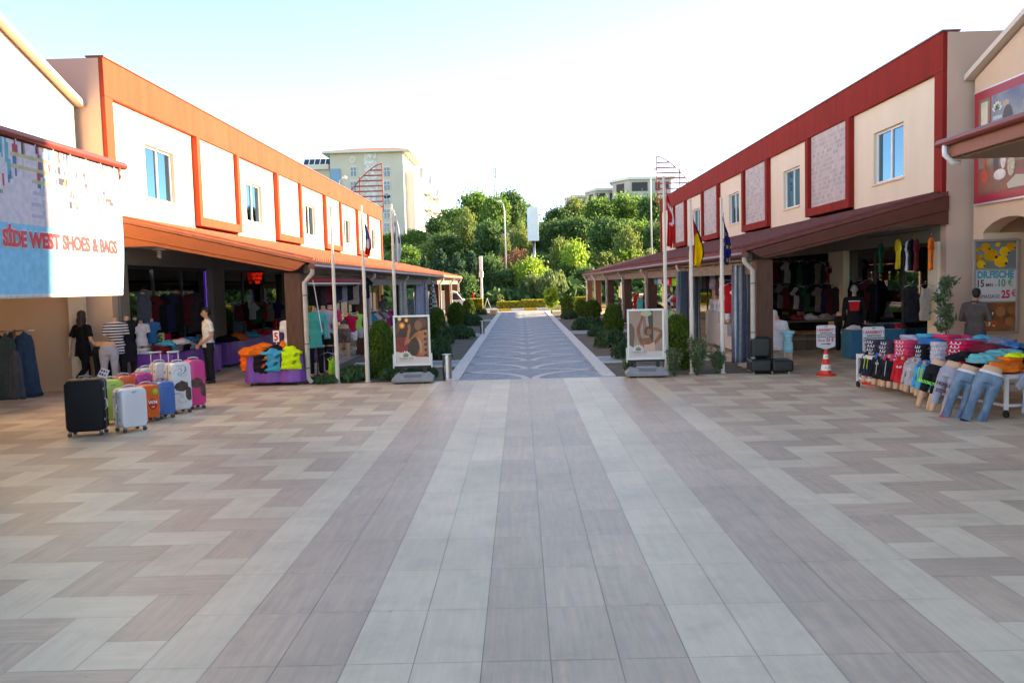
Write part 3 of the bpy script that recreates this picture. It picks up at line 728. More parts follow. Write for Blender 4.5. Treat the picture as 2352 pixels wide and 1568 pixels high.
house(1300, 1352, 447, 178, 9, 'lowest pale villa half hidden by trees on the hilltop')
# white sign tower
t = thing('sign_tower', 'white upright advertising box on a pole rising out of the trees', 'sign', P(1227, 600, 92)*1.0)
t.location.z = hill(t.location.x, 92)
a_, b_, c_ = P(1213, 475, 92), P(1230, 553, 92), P(1238, 480, 93.5)
mb = MB(); mb.box((a_.x, 92, b_.z), (b_.x+.25, 93.2, a_.z), M('white_sign_panel', (.72, .76, .78), rough=.4, var=.04, scale=1), rz=.25); mb.build('sign_box', t, world=True, bevel=.02)
mb = MB(); xc = (a_.x+b_.x)/2+.2; mb.cyl((xc, 92.6, t.location.z), .14, b_.z-t.location.z, steel); mb.build('pole', t, world=True, smooth=True)
# lamp posts
pole_m = M('galvanised_pole', (.50, .52, .52), rough=.4, metal=.3)
def lamp(x, ytop, Y, flip, lab):
    p = P(x, ytop, Y); t = thing('street_lamp', lab, 'street lamp', (p.x, Y, 0), group='tall street lamps')
    h = p.z; mb = MB(); mb.tube([(0, 0, -.3), (0, 0, h-1.6), (0, 0, h-.9), (-.15*flip, 0, h-.2), (-.4*flip, 0, h)], [.09, .06, .05, .04, .035], pole_m, 8); mb.build('pole', t, smooth=True)
    mb = MB(); mb.ball((-.5*flip, 0, h-.02), (.22, .16, .14), M('lamp_housing', (.72, .70, .62), rough=.4)); mb.build('lamp_head', t, smooth=True)
lamp(1158, 462, 84, 1, 'tall curved street lamp behind the hedges in the centre')
lamp(1494, 388, 78, -1, 'tall thin street lamp rising above the right arcade roof')
lamp(776, 408, 66, -1, 'street lamp just showing above the left shop row roof')
# pale tube light column
q = P(1104, 588, 64); t = thing('light_column', 'slender white light column with a rectangular tube head', 'lamp', (q.x, 64, 0)); h = q.z
mb = MB(); mb.cyl((0, 0, 0), .09, h-1.55, M('cream_column', (.72, .66, .58), rough=.5)); mb.build('pole', t, smooth=True)
mb = MB(); mb.cyl((0, 0, h-1.6), .17, .42, MC['cream_column'], seg=8); mb.build('collar', t)
mb = MB(); mb.box((-.12, -.12, h-1.17), (.12, .12, h), M('white_lamp_tube', (.82, .80, .78), rough=.3)); mb.build('lamp_tube', t, bevel=.03)
# antenna mast
q = P(1135, 372, 150); zb = hill(q.x, 150); t = thing('radio_mast', 'thin lattice radio mast standing on the hill behind the trees', 'mast', (q.x, 150, zb)); h = q.z-zb
mb = MB(); am = M('mast_steel', (.22, .20, .20), rough=.6); 
for a_ in (0, 2.1, 4.2): mb.tube([(.25*math.cos(a_), .25*math.sin(a_), 0), (.2*math.cos(a_), .2*math.sin(a_), h-1)], .09, am, 5)
for i in range(int(h/.8)): mb.bar((.25*math.cos(i*2.1), .25*math.sin(i*2.1), i*.8), (.25*math.cos(i*2.1+2.1), .25*math.sin(i*2.1+2.1), i*.8+.7), .04, .04, am)
mb.build('lattice', t); mb = MB(); mb.tube([(0, 0, h-1.2), (0, 0, h+1)], .04, am, 5); mb.build('antenna', t)
# sail shaped lattices on the far ends of the rows
def sail(sx):
    lab = 'red sail shaped metal lattice standing at the far end of the %s shop row' % ('left' if sx < 0 else 'right')
    Y = 56.5; q = P(877, 376, Y) if sx < 0 else P(1508, 359, Y); bx_ = P(806, 442, Y) if sx < 0 else P(1582, 420, Y)
    t = thing('sail_lattice', lab, 'lattice screen', (q.x, Y, 0), group='sail shaped lattices'); sm_ = M('red_lattice_steel', (.34, .045, .04), rough=.5)
    H = q.z; wdt = bx_.x-q.x; zb = bx_.z
    mb = MB(); mb.tube([(0, 0, 7.15), (0, 0, H)], .035, sm_, 8); mb.build('mast', t, smooth=True)
    arc = []
    for i in range(13):
        s_ = i/12; arc.append(Vector((wdt*(1.25*s_), 0, H-(H-zb)*(s_**1.55)*1.35)))
    mb = MB(); mb.tube(arc, .035, sm_, 6); mb.build('curved_edge', t, smooth=True)
    z = H-.42
    while z > 7.2:
        xe = wdt*1.25
        for i in range(12):
            if arc[i].z >= z >= arc[i+1].z: f = (arc[i].z-z)/(arc[i].z-arc[i+1].z); xe = arc[i].x+(arc[i+1].x-arc[i].x)*f
        mb = MB(); mb.bar((0, 0, z), (xe, 0, z), .09, .085, sm_); mb.build('slat', t); z -= .345
    mb = MB(); xm = wdt*.72; zt = [a.z for a in arc if abs(a.x) <= abs(xm)][-1]; mb.bar((xm, .06, 6.9), (xm, .06, zt), .06, .06, sm_); mb.build('brace', t)
sail(-1); sail(1)

# ---- trees
def leaf_mat(name, c, c2, tr=.45):
    m = bpy.data.materials.new(name); m.use_nodes = True; n = m.node_tree; b = n.nodes['Principled BSDF']; b.inputs['Roughness'].default_value = .6; b.inputs['Specular IOR Level'].default_value = .25
    at = n.nodes.new('ShaderNodeAttribute'); at.attribute_name = 'rnd'; rp = n.nodes.new('ShaderNodeValToRGB'); rp.color_ramp.elements[0].color = (*c2, 1); rp.color_ramp.elements[1].color = (*c, 1)
    n.links.new(at.outputs['Fac'], rp.inputs[0]); n.links.new(rp.outputs[0], b.inputs['Base Color'])
    if tr:
        tl = n.nodes.new('ShaderNodeBsdfTranslucent'); n.links.new(rp.outputs[0], tl.inputs[0]); mx = n.nodes.new('ShaderNodeMixShader'); mx.inputs[0].default_value = tr
        o = n.nodes['Material Output']; n.links.new(b.outputs[0], mx.inputs[1]); n.links.new(tl.outputs[0], mx.inputs[2]); n.links.new(mx.outputs[0], o.inputs[0])
    return m
bark = M('bark', (.11, .085, .06), rough=.95, var=.3, scale=8, bump=.6)
def leaves(name, pts, size, m, nrm=None, aspect=1.7, droop=0.0, rng=random):
    vs = []; fs = []; at = []
    for i, p in enumerate(pts):
        a = Vector((rng.gauss(0, 1), rng.gauss(0, 1), rng.gauss(0, 1))); a.normalize()
        if droop: a = (a*(1-droop) + Vector((0, 0, -1))*droop).normalized()
        b = a.orthogonal(); b.rotate(Matrix.Rotation(rng.random()*6.28, 3, a)); b.normalize()
        s_ = size*(0.6+.8*rng.random()); l = a*s_*aspect/2; w_ = b*s_/2
        o = len(vs); vs += [p-l, p+w_*.9, p+l, p-w_*.9]; fs.append((o, o+1, o+2, o+3)); at.append(p.tint if hasattr(p, 'tint') else rng.random())
    me = bpy.data.meshes.new(name); me.from_pydata([tuple(v) for v in vs], [], fs); me.materials.append(m)
    a = me.attributes.new('rnd', 'FLOAT_COLOR', 'FACE'); fl = []
    for q in at: fl += [q, q, q, 1]
    a.data.foreach_set('color', fl)
    return me
def crown_pts(rng, rx, ry, h, z0, nclump, per, cr, shape='round', hollow=.55):
    pts = []; cl = []
    for c in range(nclump):
        while True:
            u = Vector((rng.uniform(-1, 1), rng.uniform(-1, 1), rng.uniform(-1, 1)))
            if u.length > 1 or u.length < hollow*rng.random()**.3: continue
            break
        f = 1.0; zf = (u.z+1)/2
        if shape == 'cone': f = max(.12, 1.05-zf)
        if shape == 'willow': f = 1.0
        f *= .78+.40*rng.random(); q = Vector((u.x*rx*f, u.y*ry*f, z0+zf*h*(.86+.2*rng.random()))); r_ = cr*(.6+.8*rng.random())*(0.5+.5*f if shape == 'cone' else 1); cl.append(q)
        for i in range(per):
            v = Vector((rng.gauss(0, .58), rng.gauss(0, .58), rng.gauss(0, .40)))*r_
            if shape == 'willow': v.z = -abs(rng.gauss(0, 1.0))*r_; v.x *= .55; v.y *= .55
            pts.append(q+v)
    return pts, cl
def make_tree(name, seed, rx, ry, h, z0, m, ncl=70, per=38, cr=.9, leaf=.32, shape='round', droop=0.0, aspect=1.7):
    rng = random.Random(seed); pts, cl = crown_pts(rng, rx, ry, h, z0, ncl, per, cr, shape)
    cm = leaves('crown', pts, leaf, m, rng=rng, droop=droop, aspect=aspect)
    tb = MB(); tb.tube([(0, 0, -1.2), (.05, 0, z0*.5), (.1, .05, z0+h*.35), (.0, 0, z0+h*.75)], [.24, .19, .13, .04], bark, 7)
    for i in range(9):
        q = cl[(i*7) % len(cl)]; b0 = Vector((.05, .02, z0*.6+h*.1*rng.random()*4)); tb.tube([b0, (b0+q)/2+Vector((0, 0, .2)), q], [.08, .05, .02], bark, 5)
    return cm, tb.mesh('trunk', smooth=True)
LM = {
 'dark': leaf_mat('dark_green_leaves', (.15, .27, .08), (.04, .10, .04)),
 'mid': leaf_mat('mid_green_leaves', (.24, .38, .075), (.05, .14, .035)),
 'bright': leaf_mat('bright_green_leaves', (.45, .60, .09), (.14, .28, .035)),
 'olive': leaf_mat('olive_green_leaves', (.33, .40, .11), (.10, .16, .045)),
 'pale': leaf_mat('grey_green_needles', (.29, .37, .13), (.08, .14, .05)),
 'rust': leaf_mat('dry_rust_leaves', (.42, .21, .12), (.20, .10, .07)),
 'pine': leaf_mat('blue_green_needles', (.08, .16, .08), (.025, .06, .04)),
 'gold': leaf_mat('golden_hedge_leaves', (.65, .55, .06), (.2, .26, .04)),
}
PROTO = {
 'broad': [make_tree('b', s, 4.0, 3.6, 7.0, 1.6, LM[k], 120, 42, 1.15, .36) for s, k in ((1, 'mid'), (2, 'dark'), (3, 'mid'))],
 'bright': [make_tree('b', 5, 3.4, 3.2, 5.8, 1.2, LM['bright'], 100, 40, 1.0, .32)],
 'olive': [make_tree('b', s, 3.6, 3.2, 6.0, 1.3, LM['olive'], 100, 42, 1.0, .33) for s in (8, 9)],
 'willow': [make_tree('w', s, 3.3, 3.0, 6.4, .8, LM['pale'], 150, 44, 1.1, .22, 'willow', .75, 3.2) for s in (11, 12)],
 'cypress': [make_tree('c', s, 2.3, 2.2, 8.0, .4, LM['pine'], 130, 36, .8, .30, 'cone') for s in (21, 22)],
 'rust': [make_tree('r', 31, 2.8, 2.6, 5.6, .8, LM['rust'], 100, 36, .9, .2)],
}
TL = {'broad': ('broadleaf_tree', 'bushy green tree'), 'bright': ('broadleaf_tree', 'bright sunlit green tree'), 'olive': ('olive_green_tree', 'yellowish olive green tree'),
      'willow': ('weeping_tree', 'drooping grey green tree'), 'cypress': ('conifer_tree', 'dark pointed conifer'), 'rust': ('dry_tree', 'rust brown dried tree')}
WHERE = []
def put_tree(kind, x, ytop, Y, wpx, where, var=0, rz=None):
    """x: picture column of the trunk, ytop: top of crown, wpx: crown half width"""
    cm, tm_ = PROTO[kind][var % len(PROTO[kind])]; q = P(x, ytop, Y); zb = hill(q.x, Y) if Y > 74 else 0
    dims = {'broad': (4.6, 9.2), 'bright': (4.0, 7.6), 'olive': (4.2, 7.8), 'willow': (3.8, 7.8), 'cypress': (2.4, 8.9), 'rust': (3.2, 7.0)}[kind]
    sz = max(.35, (q.z-zb)/dims[1]); sw = (wpx*Y/1929)/dims[0]
    nm, lb = TL[kind]
    t = thing(nm, lb+' '+where, 'tree', (q.x, Y, zb), random.uniform(0, 6.28) if rz is None else rz, group='trees on the hillside'); t.scale = (sw, sw, sz)
    c = bpy.data.objects.new('crown', cm); col.objects.link(c); c.parent = t
    c = bpy.data.objects.new('trunk', tm_); col.objects.link(c); c.parent = t
    return t
TREES = [
 # back row on the crest
 ('broad', 1008, 492, 118, 36, 'on the skyline right of the hotel', 1), ('broad', 1045, 470, 126, 40, 'on the skyline left of the mast', 0),
 ('broad', 1092, 432, 122, 44, 'forming the tallest crown left of the sign tower', 2), ('broad', 1140, 440, 116, 36, 'directly below the radio mast', 0), ('broad', 1176, 428, 124, 38, 'on the skyline behind the central lamp head', 1),
 ('broad', 1216, 462, 128, 22, 'on the skyline just behind the sign tower', 0), ('broad', 1278, 470, 120, 36, 'on the skyline right of the sign tower', 1),
 ('olive', 1322, 452, 122, 38, 'on the crest below the lowest villa', 0), ('broad', 1376, 447, 116, 42, 'on the crest below the smaller villa', 2), ('broad', 1440, 436, 118, 46, 'on the crest below the large villa', 0), ('broad', 1500, 438, 112, 42, 'on the crest behind the red flag', 1),
 ('broad', 1560, 470, 110, 44, 'hidden behind the right shop row roof', 0), ('broad', 1620, 470, 120, 50, 'far behind the right shop row', 1),
 # second row
 ('broad', 935, 560, 98, 34, 'beside the hotel base', 0), ('olive', 980, 548, 102, 34, 'in front of the hotel wing', 1), ('broad', 1022, 530, 104, 42, 'in the middle of the left slope', 1), ('olive', 1070, 478, 108, 26, 'with a browned top on the left slope', 0),
 ('broad', 1118, 500, 104, 40, 'in the middle of the slope left of the lamp', 1), ('olive', 1160, 536, 96, 18, 'thin and pale beside the lamp pole', 1), ('olive', 1196, 510, 100, 26, 'pale behind the rust tree', 0), ('broad', 1216, 500, 106, 34, 'filling the slope behind the sign tower pole', 1),
 ('rust', 1186, 566, 92, 42, 'left of the sign tower', 0), ('broad', 1270, 500, 104, 44, 'dark on the slope right of the sign tower', 1), ('broad', 1330, 490, 104, 48, 'dark on the middle of the right slope', 1), ('broad', 1395, 490, 100, 48, 'dark below the villas', 1), ('broad', 1460, 500, 98, 46, 'on the right slope beside the thin lamp', 2),
 ('olive', 1440, 520, 92, 34, 'pale topped on the right slope', 0), ('broad', 1520, 500, 95, 46, 'behind the first panel of the right row', 1),
 ('olive', 1290, 538, 92, 30, 'with a tall yellow crown in the centre of the slope', 1), ('bright', 1318, 545, 88, 34, 'beside the tall yellow crown', 0),
 ('broad', 902, 592, 112, 30, 'at the foot of the hotel', 0), ('broad', 955, 572, 112, 34, 'covering the lower hotel balconies', 2),
 # front rows
 ('cypress', 905, 590, 84, 26, 'behind the left flagpole', 0), ('broad', 940, 590, 88, 36, 'above the left arcade roof', 2), ('cypress', 975, 575, 86, 24, 'above the end of the left arcade roof', 1), ('cypress', 1012, 560, 87, 28, 'tallest conifer of the left group', 0), ('cypress', 1048, 572, 84, 28, 'second conifer of the left group', 1), ('cypress', 1082, 566, 88, 28, 'conifer behind the light column', 0), ('broad', 1122, 580, 86, 36, 'dark behind the central lamp pole', 1),
 ('broad', 1165, 620, 84, 36, 'low and dark behind the centre hedge', 1), ('bright', 1215, 585, 84, 44, 'lit bright green below the sign tower', 0), ('willow', 1225, 620, 82, 34, 'left half of the drooping pair', 0), ('willow', 1268, 608, 80, 42, 'right half of the drooping pair', 1), ('broad', 1308, 600, 88, 40, 'dark beside the drooping pair', 1),
 ('olive', 1345, 578, 90, 42, 'right of the drooping pair', 0), ('olive', 1395, 572, 90, 44, 'brownish above the end of the right arcade', 1), ('bright', 1440, 560, 92, 50, 'with a rounded sunlit crown above the right arcade', 0), ('olive', 1492, 572, 88, 40, 'beside the thin lamp above the right arcade', 0),
 ('broad', 1350, 625, 84, 36, 'low behind the far end of the right arcade', 1), ('broad', 1410, 625, 84, 40, 'low seen between the arcade columns', 1), ('broad', 1470, 620, 84, 44, 'low behind the white parked car', 2), ('broad', 1530, 610, 84, 50, 'low behind the right arcade shops', 1),
 ('broad', 880, 620, 84, 40, 'low behind the left arcade', 1), ('broad', 1000, 625, 82, 40, 'low behind the white van', 1), ('broad', 1062, 625, 80, 34, 'low between the van and the light column', 1), ('broad', 820, 610, 86, 46, 'hidden behind the left shops', 1),
]
for tr_ in TREES: put_tree(*tr_[:6], var=tr_[6])
# low shrubbery mass on the foot of the slope
rng = random.Random(5); pts = []
for i in range(17000):
    x = rng.uniform(-32, 34); y = rng.uniform(78.5, 112); hh = hill(x, y); b = .6+1.6*max(0, noise.noise(Vector((x*.3, y*.3, 1)))+.35)
    pts.append(Vector((x, y, hh+b*rng.random())))
um = leaves('undergrowth', pts, .55, LM['dark'], rng=rng); o = bpy.data.objects.new('undergrowth', um); col.objects.link(o)
tag(o, 'dense dark shrub layer covering the wooded slope under the trees', 'undergrowth', kind='stuff')
# ================================================================== FIGURES
skin = M('skin', (.50, .27, .17), rough=.55, var=.06, scale=10)
skin_l = M('light_skin', (.60, .36, .25), rough=.55, var=.06, scale=10)
manq = M('mannequin_plastic', (.62, .36, .22), rough=.4)
hair_m = M('dark_hair', (.018, .012, .010), rough=.55, bump=.5, bscale=60)
hair_b = M('brown_hair', (.05, .022, .018), rough=.5, bump=.6, bscale=50)
def joints(**k):
    J = dict(hip=(.095, 0, .92), knee=(.105, -.015, .50), ank=(.105, .02, .085), toe=(.12, -.15, .03), pel=(0, 0, .95), wai=(0, .0, 1.10), che=(0, 0, 1.28), nb=(0, .01, 1.47), nt=(0, -.01, 1.545), hd=(0, -.02, 1.655),
             sh=(.185, 0, 1.41), el=(.235, .02, 1.13), wr=(.245, -.03, .885))
    D = {}
    for n_, v in J.items():
        if n_ in ('pel', 'wai', 'che', 'nb', 'nt', 'hd'): D[n_] = Vector(v)
        else: D[n_+'L'] = Vector(v); D[n_+'R'] = Vector((-v[0], v[1], v[2]))
    for n_, v in k.items(): D[n_] = Vector(v)
    return D
def f_torso(mb, D, m, f=1.0, neck=True, ref=(1, 0, 0), slim=1.0, top=True):
    p, w_, c, nb = D['pel'], D['wai'], D['che'], D['nb']
    pts = [p-(w_-p)*.55, p, (p+w_)/2, w_, (w_+c)/2, c, c+(nb-c)*.55, c+(nb-c)*.86]
    rr = [(.135, .10), (.165, .115), (.155, .105), (.138*slim, .098), (.15*slim, .108), (.168, .115), (.165, .10), (.09, .07)]
    mb.tube(pts, [(a*f, b*f) for a, b in rr], m, 16, ref=ref)
    if top:
        s = (D['shL']+D['shR'])/2
        mb.tube([D['shR'], s+Vector((0, 0, .02)), D['shL']], [.058*f, .075*f, .058*f], m, 12)
        mb.ball(D['shL'], .062*f, m); mb.ball(D['shR'], .062*f, m)
    if neck: mb.tube([nb-(D['nt']-nb)*.6, nb, D['nt'], D['nt']+(D['nt']-nb)*.5], [.07*f, .056*f, .052*f, .05*f], m, 12)
def f_arm(mb, D, s, m, f=1.0, frac=1.0, hand=True, only_upper=False):
    a, b, c = D['sh'+s], D['el'+s], D['wr'+s]
    if only_upper:
        e = a+(b-a)*frac; mb.tube([a+(a-b)*.05, a+(e-a)*.5, e], [.058*f, .053*f, .052*f], m, 12); return
    mb.tube([a, a+(b-a)*.5, b, b+(c-b)*.35, c], [.05*f, .045*f, .037*f, .037*f, .025*f], m, 12); mb.ball(b, .037*f, m)
    if hand:
        d = (c-b).normalized(); side = Vector((0, 1, 0)) - d*d.y; side.normalize(); n = d.cross(side)
        pal = c+d*.05; mb.tube([c, c+d*.03, c+d*.085], [(.024, .018), (.040, .016), (.037, .014)], m, 12, ref=side)
        sg = -1
        for i, (o_, L) in enumerate(((-.030, .062), (-.011, .075), (.009, .070), (.028, .055))):
            q = c+d*.08+side*o_; mb.tube([q, q+d*L*.5+n*.004*(1 if s == 'L' else -1), q+d*L*.95+n*.022*(1 if s == 'L' else -1)], [.0095, .009, .0075], m, 7)
        q = c+d*.03-side*.032; mb.tube([q, q+d*.03-side*.022, q+d*.06-side*.03], [.012, .011, .009], m, 7)
def f_leg(mb, D, s, m, f=1.0, z1=None, foot=True, flare=0):
    a, b, c = D['hip'+s], D['knee'+s], D['ank'+s]
    pts = [a+Vector((0, 0, .04)), a+(b-a)*.3, a+(b-a)*.7, b, b+(c-b)*.35, b+(c-b)*.75, c]; rr = [.088, .085, .066, .056, .056, .044+flare*.5, .037+flare]
    if z1 is not None:      # cut the tube at a fraction of the length
        n_ = max(2, int(round(z1*6))+1); pts = pts[:n_]; rr = rr[:n_]
    mb.tube(pts, [q*f for q in rr], m, 14)
    if foot:
        t = D['toe'+s]; mb.tube([c+Vector((0, .0, .02)), c+Vector((0, .035, -.045)), (c+t)/2+Vector((0, 0, -.012)), t], [(.036*f, .04*f), (.036*f, .036*f), (.044*f, .030*f), (.030*f, .018*f)], m, 12)
def f_head(mb, D, m, turn=0.0, face=True, sc_=1.0):
    h = D['hd']; R_ = Matrix.Rotation(turn, 3, 'Z'); q = lambda x, y, z: h+R_ @ Vector((x, y, z))*sc_
    o = len(mb.v)
    mb.ball((0, 0, 0), (.075*sc_, .092*sc_, .105*sc_), m, 18, 12)
    mb.v[o:] = [tuple(h+Vector((0, .008, .015))+R_ @ Vector(v)) for v in mb.v[o:]]
    mb.tube([q(0, -.02, -.02), q(0, -.045, -.075), q(0, -.055, -.098)], [(.062*sc_, .06*sc_), (.046*sc_, .045*sc_), (.026*sc_, .024*sc_)], m, 12, ref=R_ @ Vector((1, 0, 0)))
    if face:
        mb.tube([q(0, -.082, .02), q(0, -.102, -.012), q(0, -.112, -.028), q(0, -.085, -.036)], [.011, .013, .017, .010], m, 8)
        mb.tube([q(-.025, -.083, -.06), q(0, -.092, -.06), q(.025, -.083, -.06)], [.007, .010, .007], m, 8)
        for s in (-1, 1):
            mb.tube([q(.072*s, .012, .015), q(.082*s, .02, .0), q(.074*s, .012, -.03)], [.008, .014, .008], m, 8); mb.tube([q(.012*s, -.088, .032), q(.045*s, -.078, .034)], [.009, .008], m, 8)
def eyes(t, D, turn, sc_=1.0):
    h = D['hd']; R_ = Matrix.Rotation(turn, 3, 'Z'); mb = MB()
    for s in (-1, 1): mb.ball(h+R_ @ Vector((.030*s, -.084, .014)), .010, M('eye_dark', (.03, .02, .02), rough=.2), 8, 6)
    for s in (-1, 1): mb.tube([h+R_ @ Vector((.014*s, -.096, .034)), h+R_ @ Vector((.05*s, -.082, .036))], [.004, .003], hair_m, 6)
    mb.build('eyes', t, smooth=True)
def short_hair(t, D, turn, m):
    h = D['hd']; R_ = Matrix.Rotation(turn, 3, 'Z'); mb = MB()
    for (x, y, z, a, b, c) in ((0, .028, .045, .082, .082, .085), (0, .05, .0, .070, .062, .08), (0, -.03, .085, .062, .060, .040), (.035, -.045, .085, .03, .03, .025), (-.03, -.05, .088, .03, .03, .022)):
        o = len(mb.v); mb.ball((x, y, z), (a, b, c), m, 14, 9); mb.v[o:] = [tuple(h+R_ @ Vector(v)) for v in mb.v[o:]]
    blob('hair', mb, t, .008, 2)

# ---- man in the white polo shirt
q = G(483, 879)
man = thing('person', 'man in white polo shirt and black trousers standing with folded hands before the left shop', 'person', (q.x, q.y, 0), R(-52)); man.scale = (1.0, 1.0, 1.0)
D = joints(wrL=(.06, -.19, .93), wrR=(-.04, -.20, .92), elL=(.25, .03, 1.14), elR=(-.25, .03, 1.14), toeL=(.16, -.15, .03), toeR=(-.15, -.15, .03), ankL=(.12, .02, .085), ankR=(-.11, .02, .085), kneeL=(.115, 0, .5), kneeR=(-.11, 0, .5))
turn = R(-18)
mb = MB(); f_torso(mb, D, skin)
for s in 'LR': f_arm(mb, D, s, skin); f_leg(mb, D, s, skin)
f_head(mb, D, skin, turn); blob('body', mb, man, .0075, 2)
wp = fabric('white_polo', (.78, .76, .76)); tr = fabric('black_trousers', (.018, .018, .022))
mb = MB(); f_torso(mb, D, wp, 1.10, neck=False); 
for s in 'LR': f_arm(mb, D, s, wp, 1.18, .72, only_upper=True)
mb.tube([D['pel']+Vector((0, 0, -.10)), D['pel']+Vector((0, 0, .05))], [(.185, .135), (.185, .13)], wp, 16, ref=(1, 0, 0)); blob('polo_shirt', mb, man, .010, 3)
mb = MB(); mb.tube([D['nb']+Vector((0, 0, -.01)), D['nb']+Vector((0, -.004, .045))], [.075, .066], wp, 14); mb.build('collar', man, smooth=True)
mb = MB(); mb.tube([D['pel']+Vector((0, 0, .04)), D['pel']+Vector((0, 0, -.12))], [(.168, .118), (.168, .122)], tr, 16, ref=(1, 0, 0))
for s in 'LR': f_leg(mb, D, s, tr, 1.16, foot=False, flare=.022)
blob('trousers', mb, man, .010, 3)
mb = MB()
for s in 'LR':
    c, t_ = D['ank'+s], D['toe'+s]; mb.tube([c+Vector((0, .05, -.045)), (c+t_)/2+Vector((0, 0, -.01)), t_+Vector((0, -.02, .008))], [(.045, .04), (.052, .040), (.034, .026)], black, 12, ref=(1, 0, 0))
mb.build('shoes', man, smooth=True); eyes(man, D, turn); short_hair(man, D, turn, hair_m)

# ---- woman walking, in black
q = G(197, 900)
wom = thing('person', 'woman in black top and black trousers walking past the suitcases with long dark hair', 'person', (q.x, q.y, 0), R(158)); wom.scale = (1.02,)*3
D = joints(kneeL=(.09, -.16, .52), ankL=(.09, -.16, .10), toeL=(.09, -.32, .05), kneeR=(-.09, .06, .50), ankR=(-.10, .38, .20), toeR=(-.11, .30, .04), elL=(.26, .10, 1.14), wrL=(.29, .10, .90), elR=(-.27, .02, 1.14), wrR=(-.33, -.14, .93), hipR=(-.09, .02, .92), hipL=(.09, -.02, .92))
turn = R(28)
mb = MB(); f_torso(mb, D, skin_l, .93, slim=.9)
for s in 'LR': f_arm(mb, D, s, skin_l, .93); f_leg(mb, D, s, skin_l, .95)
f_head(mb, D, skin_l, turn); blob('body', mb, wom, .0075, 2)
bt = fabric('black_top', (.010, .010, .011))
mb = MB(); f_torso(mb, D, bt, 1.07, neck=False, slim=.95)
for s in 'LR': f_arm(mb, D, s, bt, 1.25, .75, only_upper=True)
mb.tube([D['pel']+Vector((0, 0, -.16)), D['wai']], [(.20, .15), (.16, .12)], bt, 16, ref=(1, 0, 0)); blob('top', mb, wom, .011, 3)
mb = MB(); mb.tube([D['pel']+Vector((0, 0, .04)), D['pel']+Vector((0, 0, -.12))], [(.165, .118), (.165, .122)], bt, 16, ref=(1, 0, 0))
for s in 'LR': f_leg(mb, D, s, bt, 1.12, foot=False, flare=.008)
blob('trousers', mb, wom, .010, 3)
mb = MB()
for s in 'LR':
    c, t_ = D['ank'+s], D['toe'+s]; mb.tube([c+Vector((0, .03, -.035)), (c+t_)/2, t_], [(.040, .035), (.046, .03), (.03, .02)], black, 12, ref=(1, 0, 0))
mb.build('shoes', wom, smooth=True); eyes(wom, D, turn)
h = D['hd']; mb = MB()
for (x, y, z, a, b, c) in ((0, .025, .035, .092, .095, .095), (0, .075, -.06, .085, .065, .12), (.01, .085, -.16, .08, .055, .11), (.05, .05, -.10, .045, .06, .11), (-.05, .05, -.08, .045, .06, .12), (.0, -.02, .075, .07, .07, .05)):
    mb.ball(h+Matrix.Rotation(turn, 3, 'Z') @ Vector((x, y, z)), (a, b, c), hair_b, 14, 9)
blob('hair', mb, wom, .010, 2)

# ---- man in the dark jacket at the right
q = P(2240, 700, 17.35)
mj = thing('person', 'man in brown-grey jacket standing turned away before the massage poster', 'person', (q.x, 17.35, 0), R(135)); mj.scale = (1.02,)*3
D = joints(wrL=(.10, -.22, 1.12), wrR=(-.02, -.24, 1.16), elL=(.27, -.03, 1.14), elR=(-.27, -.03, 1.14), hd=(0, -.07, 1.645), nt=(0, -.035, 1.54))
turn = R(10)
mb = MB(); f_torso(mb, D, skin)
for s in 'LR': f_arm(mb, D, s, skin); f_leg(mb, D, s, skin)
f_head(mb, D, skin, turn); blob('body', mb, mj, .008, 2)
jk = fabric('jacket', (.115, .085, .080)); kh = fabric('khaki', (.25, .19, .15))
mb = MB(); f_torso(mb, D, jk, 1.18, neck=False)
for s in 'LR': f_arm(mb, D, s, jk, 1.42, hand=False)
mb.tube([D['pel']+Vector((0, 0, -.20)), D['pel']+Vector((0, 0, .1))], [(.215, .165), (.19, .14)], jk, 16, ref=(1, 0, 0)); blob('jacket', mb, mj, .011, 3)
mb = MB(); mb.tube([D['nb']+Vector((0, 0.01, -.01)), D['nb']+Vector((0, .0, .04))], [.082, .07], jk, 14); mb.build('collar', mj, smooth=True)
mb = MB(); mb.tube([D['pel']+Vector((0, 0, .04)), D['pel']+Vector((0, 0, -.12))], [(.168, .118), (.168, .122)], kh, 16, ref=(1, 0, 0))
for s in 'LR': f_leg(mb, D, s, kh, 1.18, foot=False, flare=.025)
blob('trousers', mb, mj, .011, 3)
mb = MB()
for s in 'LR':
    c, t_ = D['ank'+s], D['toe'+s]; mb.tube([c+Vector((0, .05, -.045)), (c+t_)/2+Vector((0, 0, -.01)), t_], [(.045, .04), (.05, .038), (.034, .026)], black, 12, ref=(1, 0, 0))
mb.build('shoes', mj, smooth=True); eyes(mj, D, turn); short_hair(mj, D, turn, hair_m)

